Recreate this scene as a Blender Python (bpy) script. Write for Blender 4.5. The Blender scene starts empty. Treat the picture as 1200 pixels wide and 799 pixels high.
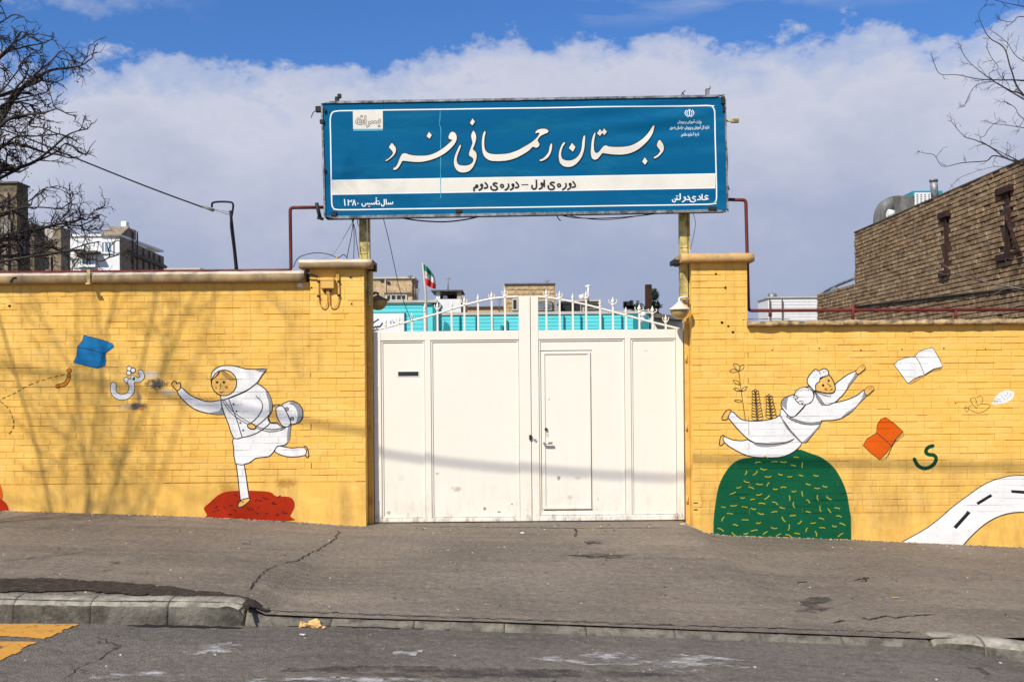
import bpy, math, random, unicodedata
from mathutils import Vector, Matrix, noise
from mathutils.geometry import tessellate_polygon
random.seed(7)
SC = bpy.context.scene
COL = SC.collection
TH = math.radians(0.5)          # slight tilt of the hand-held camera
F = 1200.0                      # focal length in photo pixels
E = 1.6                         # eye height
CX, CY = 600.0, 446.0
# ------------------------------------------------------------------ camera
cd = bpy.data.cameras.new("camera"); cam = bpy.data.objects.new("camera", cd); COL.objects.link(cam)
cd.sensor_width = 36.0; cd.lens = 36.0; cd.shift_y = (446.0 - 399.5) / 1200.0
cd.clip_end = 3000; cd.clip_start = 0.05
cam.matrix_world = Matrix.Translation((0, 0, E)) @ Matrix.Rotation(math.pi / 2, 4, 'X') @ Matrix.Rotation(-TH, 4, 'Z')
SC.camera = cam
# ------------------------------------------------------------------ light
SC.view_settings.view_transform = 'Standard'; SC.view_settings.look = 'None'
SC.view_settings.gamma = 1.0; SC.view_settings.exposure = 0.15
SUN = Vector((0.60, 1.0, -1.12)).normalized()
sl = bpy.data.lights.new("sun", 'SUN'); sl.energy = 4.6; sl.angle = math.radians(0.5); sl.color = (1.0, 0.95, 0.86)
so = bpy.data.objects.new("sun", sl); COL.objects.link(so); so.rotation_euler = SUN.to_track_quat('-Z', 'Y').to_euler()
so.location = (-20, -30, 40)
W = bpy.data.worlds.new("World"); SC.world = W; W.use_nodes = True
wn = W.node_tree.nodes; wl = W.node_tree.links
for n in list(wn): wn.remove(n)
def N(nt, t, **k):
    n = nt.nodes.new(t)
    for a, b in k.items(): setattr(n, a, b)
    return n
def mathn(nt, op, a, b=None, c=None, clamp=False):
    n = nt.nodes.new('ShaderNodeMath'); n.operation = op; n.use_clamp = clamp
    for i, v in enumerate((a, b, c)):
        if v is None: continue
        if isinstance(v, (int, float)): n.inputs[i].default_value = v
        else: nt.links.new(v, n.inputs[i])
    return n.outputs[0]
def mixc(nt, f, a, b, mode='MIX'):
    n = nt.nodes.new('ShaderNodeMix'); n.data_type = 'RGBA'; n.blend_type = mode; n.clamp_factor = True
    for s, v in ((n.inputs[0], f), (n.inputs[6], a), (n.inputs[7], b)):
        if isinstance(v, (int, float)): s.default_value = v
        elif isinstance(v, tuple): s.default_value = (*v[:3], 1)
        else: nt.links.new(v, s)
    return n.outputs[2]
def ramp(nt, f, stops, interp='LINEAR'):
    n = nt.nodes.new('ShaderNodeValToRGB'); r = n.color_ramp; r.interpolation = interp
    while len(r.elements) < len(stops): r.elements.new(0.5)
    for e, (p, c) in zip(r.elements, stops):
        e.position = p; e.color = (c, c, c, 1) if isinstance(c, (int, float)) else (*c, 1)
    if f is not None: nt.links.new(f, n.inputs[0])
    return n.outputs[0]
def noisen(nt, vec, scale, detail=4, rough=0.55, dim='3D', dist=0.0):
    n = nt.nodes.new('ShaderNodeTexNoise'); n.inputs['Scale'].default_value = scale; n.inputs['Detail'].default_value = detail
    n.inputs['Roughness'].default_value = rough; n.inputs['Distortion'].default_value = dist
    if vec is not None: nt.links.new(vec, n.inputs['Vector'])
    return n.outputs['Fac']
def mapping(nt, vec, scale=(1, 1, 1), loc=(0, 0, 0)):
    n = nt.nodes.new('ShaderNodeMapping'); n.inputs['Scale'].default_value = scale; n.inputs['Location'].default_value = loc
    nt.links.new(vec, n.inputs['Vector']); return n.outputs[0]
def build_sky():
    nt = W.node_tree
    out = N(nt, 'ShaderNodeOutputWorld'); bg = N(nt, 'ShaderNodeBackground'); bg.inputs[1].default_value = 0.1
    sky = N(nt, 'ShaderNodeTexSky'); sky.sky_type = 'NISHITA'; sky.sun_disc = False
    sky.sun_elevation = math.asin(-SUN.z); sky.sun_rotation = math.atan2(-SUN.x, -SUN.y) % (2 * math.pi)
    sky.air_density = 1.3; sky.dust_density = 0.6; sky.ozone_density = 2.2
    tc = N(nt, 'ShaderNodeTexCoord'); nrm = N(nt, 'ShaderNodeVectorMath', operation='NORMALIZE'); wl.new(tc.outputs['Generated'], nrm.inputs[0])
    sep = N(nt, 'ShaderNodeSeparateXYZ'); wl.new(nrm.outputs[0], sep.inputs[0])
    x, y, z = sep.outputs
    az = mathn(nt, 'ARCTAN2', x, y)                                   # 0 ahead, + right
    hor = mathn(nt, 'SQRT', mathn(nt, 'ADD', mathn(nt, 'MULTIPLY', x, x), mathn(nt, 'MULTIPLY', y, y)))
    el = mathn(nt, 'ARCTAN2', z, hor)
    # top edge of the cloud bank, as elevation over azimuth (all the way round)
    pts = [(0, 75), (60, 95), (110, 78), (200, 60), (245, 66), (300, 88), (400, 92), (470, 88), (520, 68), (600, 50), (650, 66), (700, 66), (790, 42), (850, 66),
           (920, 60), (970, 50), (1010, 36), (1050, 36), (1100, 66), (1140, 62), (1165, 40), (1200, 22)]
    stops = []
    for px, py in pts:
        a = math.atan((px - CX) / F); e = math.atan2(CY - py, math.hypot(F, px - CX))
        stops.append(((a + math.pi) / (2 * math.pi), e))
    # ramps hold 32 stops at most: in-frame ones plus a gently varying surround
    extra = [(0.0, .31), (.08, .25), (.16, .33), (.25, .27), (.33, .34), (.38, .29), (.62, .33), (.68, .27), (.77, .34), (.87, .28), (1.0, .31)]
    stops = sorted(stops + extra[1:10])
    azn = mathn(nt, 'DIVIDE', mathn(nt, 'ADD', az, math.pi), 2 * math.pi)
    edge = ramp(nt, azn, stops, 'B_SPLINE' if False else 'EASE')
    cloudv = mapping(nt, nrm.outputs[0], (1, 1, 1.6))
    n1 = noisen(nt, cloudv, 9.0, 6, 0.58); n2 = noisen(nt, cloudv, 30.0, 5, 0.6)
    wob = mathn(nt, 'ADD', mathn(nt, 'MULTIPLY', mathn(nt, 'SUBTRACT', n1, 0.5), 0.05), mathn(nt, 'MULTIPLY', mathn(nt, 'SUBTRACT', n2, 0.5), 0.075))
    d = mathn(nt, 'ADD', mathn(nt, 'SUBTRACT', edge, el), wob)        # >0 inside the bank
    m1 = ramp(nt, mathn(nt, 'ADD', mathn(nt, 'MULTIPLY', d, 10.0), 0.5, clamp=True), [(0.40, 0), (0.52, 0.72), (0.75, 0.97)])
    # ragged higher clouds
    hv = mapping(nt, nrm.outputs[0], (1.0, 1.0, 3.2), (0.35, 0.2, 0.1))
    n3 = noisen(nt, hv, 2.6, 8, 0.6, dist=0.3)
    m2 = ramp(nt, n3, [(0.50, 0), (0.60, 0.45), (0.74, 0.9)])
    gate = ramp(nt, el, [(0.325, 0.0), (0.345, 1.0)])
    left = ramp(nt, azn, [(0.425, 1.0), (0.456, 0.0)])
    ll = mathn(nt, 'MULTIPLY', mathn(nt, 'MULTIPLY', left, ramp(nt, mathn(nt, 'ADD', el, wob), [(0.325, 0), (0.345, .8)])), ramp(nt, azn, [(0.30, 0), (0.34, 1)]))
    m2 = mathn(nt, 'MAXIMUM', mathn(nt, 'MULTIPLY', m2, gate), ll)
    mask = mathn(nt, 'MAXIMUM', m1, m2, clamp=True)
    # cloud tone: bright upper rim, lavender grey body
    body = ramp(nt, mathn(nt, 'ADD', mathn(nt, 'MULTIPLY', d, 4.0), mathn(nt, 'MULTIPLY', mathn(nt, 'SUBTRACT', n1, 0.5), 0.6), clamp=True),
                [(0.0, (4.6, 5.1, 6.6)), (0.13, (5.5, 5.7, 6.7)), (0.36, (4.7, 5.0, 6.2)), (0.70, (3.7, 4.1, 5.5)), (1.0, (3.2, 3.7, 5.2))])
    blue = mixc(nt, 1.0, sky.outputs[0], (0.36, 0.64, 1.12), 'MULTIPLY')
    colr = mixc(nt, mask, blue, body)
    wl.new(colr, bg.inputs[0]); wl.new(bg.outputs[0], out.inputs[0])
build_sky()

# ------------------------------------------------------------------ helpers
def unroll(px, py):
    dx, dy = px - CX, CY - py
    return dx * math.cos(TH) + dy * math.sin(TH), -dx * math.sin(TH) + dy * math.cos(TH)
def P(px, py, Y):
    """the point at distance Y that the photo shows at (px, py)"""
    u, v = unroll(px, py); return Vector((u * Y / F, Y, E + v * Y / F))
def UV(u, v, Y): return Vector((u * Y / F, Y, E + v * Y / F))
def smooth(pts, k=4, closed=False):
    n = len(pts); out = []
    if n < 3: return list(pts)
    rng = range(n) if closed else range(n - 1)
    for i in rng:
        p0 = pts[(i - 1) % n] if closed or i > 0 else pts[i]
        p1, p2 = pts[i], pts[(i + 1) % n]
        p3 = pts[(i + 2) % n] if closed or i + 2 < n else p2
        for j in range(k):
            t = j / k
            out.append(tuple(0.5 * ((2 * b) + (-a + c) * t + (2 * a - 5 * b + 4 * c - d) * t * t + (-a + 3 * b - 3 * c + d) * t ** 3)
                             for a, b, c, d in zip(p0, p1, p2, p3)))
    if not closed: out.append(tuple(pts[-1]))
    return out
class MB:
    def __init__(s): s.v = []; s.f = []; s.m = []; s.sm = []
    def face(s, pts, m=0, sm=False):
        b = len(s.v); s.v += [tuple(p) for p in pts]; s.f.append(tuple(range(b, b + len(pts)))); s.m.append(m); s.sm.append(sm)
    def box(s, x0, x1, y0, y1, z0, z1, m=0, ch=0.0):
        if ch <= 0:
            b = len(s.v)
            s.v += [(x, y, z) for x in (x0, x1) for y in (y0, y1) for z in (z0, z1)]
            for q in ((0, 1, 3, 2), (4, 6, 7, 5), (0, 4, 5, 1), (2, 3, 7, 6), (0, 2, 6, 4), (1, 5, 7, 3)):
                s.f.append(tuple(b + i for i in q)); s.m.append(m); s.sm.append(False)
            return s
        # chamfered box
        xs, ys, zs = (x0, x1), (y0, y1), (z0, z1); c = ch; b = len(s.v); idx = {}
        for i in (0, 1):
            for j in (0, 1):
                for k in (0, 1):
                    sx, sy, sz = (1 - 2 * i) * c, (1 - 2 * j) * c, (1 - 2 * k) * c
                    for a in range(3):
                        p = [xs[i] + sx, ys[j] + sy, zs[k] + sz]; p[a] = (xs[i], ys[j], zs[k])[a]
                        idx[i, j, k, a] = len(s.v); s.v.append(tuple(p))
        F4 = []
        for a in range(3):
            o = [t for t in range(3) if t != a]
            for side in (0, 1):
                q = []
                for (p, r) in ((0, 0), (1, 0), (1, 1), (0, 1)):
                    t = [0, 0, 0]; t[a] = side; t[o[0]] = p; t[o[1]] = r; q.append(idx[t[0], t[1], t[2], a])
                F4.append(q)
        for a in range(3):                    # edges along axis a
            o = [t for t in range(3) if t != a]
            for p in (0, 1):
                for r in (0, 1):
                    q = []
                    for (e_, w) in ((0, o[0]), (1, o[0]), (1, o[1]), (0, o[1])):
                        t = [0, 0, 0]; t[a] = e_; t[o[0]] = p; t[o[1]] = r; q.append(idx[t[0], t[1], t[2], w])
                    F4.append(q)
        for i in (0, 1):
            for j in (0, 1):
                for k in (0, 1): F4.append([idx[i, j, k, a] for a in range(3)])
        ctr = Vector(((x0 + x1) / 2, (y0 + y1) / 2, (z0 + z1) / 2))
        for q in F4:
            p = [Vector(s.v[t]) for t in q]; nn = (p[1] - p[0]).cross(p[2] - p[0])
            if nn.dot(sum(p, Vector()) / len(p) - ctr) < 0: q = q[::-1]
            s.f.append(tuple(q)); s.m.append(m); s.sm.append(False)
        return s
    def tube(s, pts, r, n=8, m=0, caps=True, sm=True):
        pts = [Vector(p) for p in pts]
        rs = r if isinstance(r, (list, tuple)) else [r] * len(pts)
        t0 = (pts[1] - pts[0]).normalized(); up = Vector((0, 0, 1)) if abs(t0.z) < 0.9 else Vector((1, 0, 0))
        a = t0.cross(up).normalized(); base = len(s.v)
        for i, p in enumerate(pts):
            t = (pts[min(i + 1, len(pts) - 1)] - pts[max(i - 1, 0)])
            if t.length < 1e-9: t = t0
            t.normalize(); a = (a - t * a.dot(t)).normalized(); b = t.cross(a)
            for k in range(n):
                an = 2 * math.pi * k / n; s.v.append(tuple(p + (a * math.cos(an) + b * math.sin(an)) * rs[i]))
        for i in range(len(pts) - 1):
            for k in range(n):
                q = (base + i * n + k, base + i * n + (k + 1) % n, base + (i + 1) * n + (k + 1) % n, base + (i + 1) * n + k)
                s.f.append(q); s.m.append(m); s.sm.append(sm)
        if caps:
            s.f.append(tuple(base + k for k in range(n))[::-1]); s.m.append(m); s.sm.append(False)
            s.f.append(tuple(base + (len(pts) - 1) * n + k for k in range(n))); s.m.append(m); s.sm.append(False)
        return s
    def lathe(s, prof, c, n=20, m=0):
        base = len(s.v)
        for (r, z) in prof:
            for k in range(n):
                an = 2 * math.pi * k / n; s.v.append((c[0] + r * math.cos(an), c[1] + r * math.sin(an), c[2] + z))
        for i in range(len(prof) - 1):
            for k in range(n):
                s.f.append((base + i * n + k, base + i * n + (k + 1) % n, base + (i + 1) * n + (k + 1) % n, base + (i + 1) * n + k)); s.m.append(m); s.sm.append(True)
        return s
    def prism(s, poly, y0, y1, m=0):
        """poly: list of (x, z), extruded from y0 to y1"""
        n = len(poly); b = len(s.v)
        s.v += [(x, y0, z) for x, z in poly] + [(x, y1, z) for x, z in poly]
        for t in tessellate_polygon([[Vector((x, z, 0)) for x, z in poly]]):
            s.f.append(tuple(b + i for i in t)); s.f.append(tuple(b + n + i for i in t[::-1])); s.m += [m, m]; s.sm += [False, False]
        for i in range(n):
            j = (i + 1) % n; s.f.append((b + i, b + j, b + n + j, b + n + i)); s.m.append(m); s.sm.append(False)
        return s
    def build(s, name, mats, parent=None, origin=None, merge=False, **props):
        o0 = Vector(ROOT[parent]) if parent is not None else Vector(origin or (0, 0, 0))
        me = bpy.data.meshes.new(name)
        me.from_pydata([(x - o0.x, y - o0.y, z - o0.z) for x, y, z in s.v], [], s.f)
        if not isinstance(mats, (list, tuple)): mats = [mats]
        for mt in mats: me.materials.append(mt)
        me.polygons.foreach_set('material_index', s.m); me.polygons.foreach_set('use_smooth', s.sm); me.update()
        ob = bpy.data.objects.new(name, me); COL.objects.link(ob)
        if parent is not None: ob.parent = parent
        else: ob.location = o0
        ROOT[ob] = o0
        for k, v in props.items(): ob[k] = v
        return ob
ROOT = {}
def thing(name, loc, label, cat, group=None):
    o = bpy.data.objects.new(name, None); o.empty_display_size = 0.2; COL.objects.link(o); o.location = loc; ROOT[o] = Vector(loc)
    o['label'] = label; o['category'] = cat
    if group: o['group'] = group
    return o
def copy_tree(src, loc, label=None):
    c = src.copy(); COL.objects.link(c); c.location = loc; ROOT[c] = Vector(loc)
    if label: c['label'] = label
    for ch in list(src.children):
        d = ch.copy(); COL.objects.link(d); d.parent = c; ROOT[d] = Vector(loc)
        for g in list(ch.children):
            e = g.copy(); COL.objects.link(e); e.parent = d; ROOT[e] = Vector(loc)
    return c

# ------------------------------------------------------------------ materials
def new_mat(name):
    m = bpy.data.materials.new(name); m.use_nodes = True; return m, m.node_tree, m.node_tree.nodes['Principled BSDF']
def bump(nt, bs, h, strength=0.5, dist=0.01):
    b = N(nt, 'ShaderNodeBump'); b.inputs['Strength'].default_value = strength; b.inputs['Distance'].default_value = dist
    nt.links.new(h, b.inputs['Height']); nt.links.new(b.outputs[0], bs.inputs['Normal'])
def geo_pos(nt): return N(nt, 'ShaderNodeNewGeometry').outputs['Position']
def mat(name, c, rough=0.7, var=0.12, scale=3.0, bs_=0.3, bscale=60.0, metal=0.0, dirt=None, dirtamt=0.0, dscale=2.0, spec=0.3, streak=False, bd=0.004):
    m, nt, bs = new_mat(name); pos = geo_pos(nt)
    v = noisen(nt, pos, scale, 6, 0.6)
    lo = tuple(max(0, x * (1 - var)) for x in c); hi = tuple(min(1, x * (1 + var)) for x in c)
    col = mixc(nt, ramp(nt, v, [(0.3, 0), (0.7, 1)]), lo, hi)
    if dirt:
        sv = mapping(nt, pos, (1, 1, 0.15)) if streak else pos
        d = ramp(nt, noisen(nt, sv, dscale, 8, 0.7), [(0.52 - 0.1 * dirtamt, 0), (0.72 - 0.1 * dirtamt, dirtamt)])
        col = mixc(nt, d, col, dirt)
    nt.links.new(col, bs.inputs['Base Color']); bs.inputs['Roughness'].default_value = rough; bs.inputs['Metallic'].default_value = metal
    bs.inputs['Specular IOR Level'].default_value = spec
    if bs_: bump(nt, bs, noisen(nt, pos, bscale, 4, 0.6), bs_, bd)
    return m
M = {}
def yellow_paint(name, grime_shade=0.5):
    m, nt, bs = new_mat(name); pos = geo_pos(nt); sep = N(nt, 'ShaderNodeSeparateXYZ'); nt.links.new(pos, sep.inputs[0])
    x, y, z = sep.outputs
    cell = mapping(nt, pos, (5.0, 1.0, 13.9)); wn_ = N(nt, 'ShaderNodeTexVoronoi'); wn_.inputs['Scale'].default_value = 1.0; nt.links.new(cell, wn_.inputs['Vector'])
    sc = N(nt, 'ShaderNodeSeparateColor'); nt.links.new(wn_.outputs['Color'], sc.inputs[0])
    col = mixc(nt, sc.outputs[0], (0.845, 0.492, 0.105), (0.90, 0.56, 0.142))
    big = ramp(nt, noisen(nt, pos, 1.1, 5, 0.6), [(0.35, 0), (0.7, 1)])
    col = mixc(nt, mathn(nt, 'MULTIPLY', big, 0.35), col, (0.78, 0.41, 0.062))
    # grime: plus painted-in tree shadow tone, heavier near the ground, running in streaks
    st = noisen(nt, mapping(nt, pos, (2.2, 1, 0.55)), 1.6, 8, 0.68)
    low = ramp(nt, z, [(0.0, 1.0), (0.42, 0.75), (0.75, 0.28), (1.0, 0.06)])
    g = mathn(nt, 'MULTIPLY', ramp(nt, st, [(0.42, 0), (0.68, 1)]), mathn(nt, 'MULTIPLY', low, grime_shade * 1.6), clamp=True)
    col = mixc(nt, g, col, (0.36, 0.21, 0.07))
    drip = ramp(nt, noisen(nt, mapping(nt, pos, (7.0, 1, 0.30)), 1.0, 6, 0.62), [(0.54, 0), (0.70, 1)])
    hi_ = mathn(nt, 'MULTIPLY', mathn(nt, 'SUBTRACT', z, 1.2), 0.45, clamp=True)
    col = mixc(nt, mathn(nt, 'MULTIPLY', drip, mathn(nt, 'MULTIPLY', hi_, 0.8)), col, (0.50, 0.29, 0.075))
    fade = ramp(nt, noisen(nt, mapping(nt, pos, (1, 1, 1), (5, 0, 3)), 2.3, 7, 0.7), [(0.56, 0), (0.74, 0.3)]); col = mixc(nt, fade, col, (0.90, 0.66, 0.30))
    spk = ramp(nt, noisen(nt, pos, 42.0, 3, 0.7), [(0.66, 0), (0.72, 1)])
    col = mixc(nt, mathn(nt, 'MULTIPLY', spk, 0.35), col, (0.42, 0.27, 0.11))
    chip = ramp(nt, noisen(nt, mapping(nt, pos, (1, 1, 1), (3, 1, 7)), 14.0, 6, 0.75), [(0.70, 0), (0.73, 1)])
    col = mixc(nt, mathn(nt, 'MULTIPLY', chip, 0.55), col, (0.48, 0.33, 0.17))
    # sprayed-over scribbles: grey smudges left on the paint
    for (px, py, rx, rz, amt, c) in ((184, 450, .17, .085, 1.0, (0.10, 0.085, 0.07)), (176, 439, .15, .06, .7, (0.62, 0.54, 0.48)), (161, 476, .16, .06, 1.0, (0.10, 0.085, 0.07)), (163, 467, .04, .10, .8, (0.14, 0.12, 0.10)),
                                     (196, 460, .12, .05, .75, (0.54, 0.46, 0.40)), (166, 479, .05, .03, .9, (0.6, 0.15, 0.03)), (145, 477, .12, .03, .5, (0.45, 0.42, 0.42)),
                                     (268, 572, .13, .09, .55, (0.42, 0.2, 0.03)), (335, 566, .16, .07, .65, (0.36, 0.17, 0.03))):
        c0 = P(px, py, 11.3)
        dx = mathn(nt, 'DIVIDE', mathn(nt, 'SUBTRACT', x, c0.x), rx); dz = mathn(nt, 'DIVIDE', mathn(nt, 'SUBTRACT', z, c0.z), rz)
        r2 = mathn(nt, 'ADD', mathn(nt, 'MULTIPLY', dx, dx), mathn(nt, 'MULTIPLY', dz, dz))
        nn = noisen(nt, pos, 26.0, 5, 0.7)
        k = ramp(nt, mathn(nt, 'SUBTRACT', mathn(nt, 'MULTIPLY', nn, 1.9), mathn(nt, 'MULTIPLY', r2, 0.9)), [(0.30, 0), (0.85, amt)])
        col = mixc(nt, k, col, c)
    nt.links.new(col, bs.inputs['Base Color']); bs.inputs['Roughness'].default_value = 0.7; bs.inputs['Specular IOR Level'].default_value = 0.12
    h = mathn(nt, 'ADD', noisen(nt, pos, 45.0, 4, 0.65), mathn(nt, 'MULTIPLY', noisen(nt, pos, 10.0, 3, 0.6), 1.4))
    bump(nt, bs, h, 0.5, 0.005)
    return m
M['yellow'] = yellow_paint('yellow_masonry_paint')
def mural_mat(name, c, wear=0.3, wc=(0.55, 0.46, 0.33), rough=0.6):
    m, nt, bs = new_mat(name); pos = geo_pos(nt)
    col = mixc(nt, ramp(nt, noisen(nt, pos, 5.0, 5, 0.65), [(0.35, 0), (0.7, 1)]), c, tuple(x * 0.82 for x in c))
    w = ramp(nt, noisen(nt, pos, 24.0, 7, 0.75), [(0.58, 0), (0.70, wear)])
    col = mixc(nt, w, col, wc)
    nt.links.new(col, bs.inputs['Base Color']); bs.inputs['Roughness'].default_value = rough; bs.inputs['Specular IOR Level'].default_value = 0.08
    bump(nt, bs, noisen(nt, pos, 45.0, 4, 0.65), 0.45, 0.005)
    return m
M['m_white'] = mural_mat('mural_white', (0.87, 0.845, 0.80), 0.38)
M['m_grey'] = mural_mat('mural_grey_shading', (0.30, 0.30, 0.31), 0.3, (0.6, 0.58, 0.55))
M['m_black'] = mural_mat('mural_black_line', (0.022, 0.020, 0.022), 0.12, (0.3, 0.2, 0.1))
M['m_skin'] = mural_mat('mural_ochre', (0.85, 0.50, 0.13), 0.15)
M['m_red'] = mural_mat('mural_red', (0.40, 0.026, 0.006), 0.12, (0.5, 0.2, 0.1))
M['m_cheek'] = mural_mat('mural_cheek', (0.66, 0.14, 0.02), 0.1)
M['m_green'] = mural_mat('mural_green', (0.006, 0.098, 0.040), 0.10, (0.2, 0.28, 0.2))
M['m_dkgreen'] = mural_mat('mural_dark_green', (0.006, 0.066, 0.030), 0.08, (0.2, 0.28, 0.2))
M['m_lime'] = mural_mat('mural_lime_stroke', (0.42, 0.40, 0.04), 0.1)
M['m_blue'] = mural_mat('mural_blue', (0.018, 0.215, 0.47), 0.14, (0.3, 0.5, 0.6))
M['m_orange'] = mural_mat('mural_orange', (0.72, 0.11, 0.006), 0.12, (0.6, 0.25, 0.1))
M['m_amber'] = mural_mat('mural_amber', (0.62, 0.22, 0.02), 0.12)
def asphalt(name, base=(0.262, 0.214, 0.160), seed=0.0):
    m, nt, bs = new_mat(name); pos0 = geo_pos(nt); pos = mapping(nt, pos0, (1, 1, 1), (seed, seed * 2, 0))
    a = noisen(nt, pos, 0.55, 7, 0.62, dist=0.4)
    col = mixc(nt, ramp(nt, a, [(0.32, 0), (0.68, 1)]), tuple(x * 0.72 for x in base), tuple(x * 1.22 for x in base))
    # long streaks worn along the street
    st = noisen(nt, mapping(nt, pos, (0.25, 2.4, 1)), 1.5, 8, 0.7)
    col = mixc(nt, ramp(nt, st, [(0.5, 0), (0.68, 0.62)]), col, tuple(x * 0.50 for x in base))
    st2 = noisen(nt, mapping(nt, pos, (0.35, 1.6, 1), (9, 4, 0)), 1.2, 7, 0.7)
    col = mixc(nt, ramp(nt, st2, [(0.52, 0), (0.72, 0.5)]), col, (base[0] * 1.65, base[1] * 1.55, base[2] * 1.42))
    vor = N(nt, 'ShaderNodeTexVoronoi'); vor.inputs['Scale'].default_value = 95.0; nt.links.new(pos, vor.inputs['Vector'])
    s = N(nt, 'ShaderNodeSeparateColor'); nt.links.new(vor.outputs['Color'], s.inputs[0])
    col = mixc(nt, ramp(nt, s.outputs[0], [(0.0, 0.55), (0.2, 0.18), (0.4, 0.0)]), col, tuple(x * 0.40 for x in base))
    col = mixc(nt, ramp(nt, s.outputs[1], [(0.88, 0), (0.98, 0.45)]), col, (0.36, 0.31, 0.26))
    mot = noisen(nt, mapping(nt, pos, (1, 1, 1), (7, 1, 0)), 17.0, 6, 0.75)
    col = mixc(nt, ramp(nt, mot, [(0.30, 0.75), (0.48, 0.0)]), col, tuple(x * 0.42 for x in base)); col = mixc(nt, ramp(nt, mot, [(0.54, 0), (0.70, 0.7)]), col, tuple(x * 1.6 for x in base))
    blot = ramp(nt, noisen(nt, mapping(nt, pos, (1, 1, 1), (2, 6, 0)), 5.0, 7, 0.72), [(0.64, 0), (0.70, 0.7)])
    col = mixc(nt, blot, col, (0.045, 0.035, 0.028))
    nt.links.new(col, bs.inputs['Base Color']); bs.inputs['Roughness'].default_value = 0.85; bs.inputs['Specular IOR Level'].default_value = 0.25
    h = mathn(nt, 'ADD', mathn(nt, 'MULTIPLY', vor.outputs['Distance'], 1.0), mathn(nt, 'MULTIPLY', noisen(nt, pos, 9.0, 8, 0.75), 4.5))
    bump(nt, bs, h, 1.0, 0.009)
    return m
M['asphalt'] = asphalt('worn_asphalt'); M['asphalt2'] = asphalt('road_asphalt', (0.198, 0.170, 0.136), 5.3)
M['ground'] = mat('dry_ground', (0.20, 0.16, 0.12), 0.95, 0.3, 0.8)
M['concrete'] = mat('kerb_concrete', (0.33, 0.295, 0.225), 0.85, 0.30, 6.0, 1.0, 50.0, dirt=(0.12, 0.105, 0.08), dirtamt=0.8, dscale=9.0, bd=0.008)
M['kerbface'] = mat('kerb_front_dark', (0.15, 0.135, 0.104), 0.9, 0.4, 9.0, 1.0, 40.0, dirt=(0.040, 0.034, 0.024), dirtamt=0.95, dscale=4.0, bd=0.015)  # darker, mottled concrete for the front faces of the kerb stones
M['kerblow'] = mat('gutter_concrete', (0.185, 0.162, 0.122), 0.88, 0.3, 5.0, 0.8, 60.0, dirt=(0.05, 0.045, 0.035), dirtamt=0.8, dscale=9.0, bd=0.01)
M['coping'] = mat('coping_stone', (0.37, 0.255, 0.125), 0.85, 0.2, 3.0, 0.5, 50.0, dirt=(0.20, 0.13, 0.07), dirtamt=0.7, dscale=5.0, streak=True)
M['coping_top'] = mat('coping_top_sunlit', (0.62, 0.52, 0.38), 0.85, 0.15, 5.0, 0.4, 50.0)  # paler tone painted on the coping top to imitate its sunlit strip
M['coping_r'] = mat('coping_crumbling', (0.50, 0.34, 0.16), 0.85, 0.25, 5.0, 0.8, 40.0, dirt=(0.09, 0.07, 0.045), dirtamt=0.95, dscale=9.0, bd=0.01)
M['coping_y'] = mat('coping_painted', (0.62, 0.37, 0.13), 0.75, 0.14, 3.0, 0.5, 50.0, dirt=(0.26, 0.19, 0.12), dirtamt=0.7, dscale=6.0)
M['cream'] = mat('cream_gate_enamel', (0.80, 0.735, 0.61), 0.42, 0.03, 1.3, 0.12, 18.0, dirt=(0.34, 0.27, 0.19), dirtamt=0.0, spec=0.5)
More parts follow.
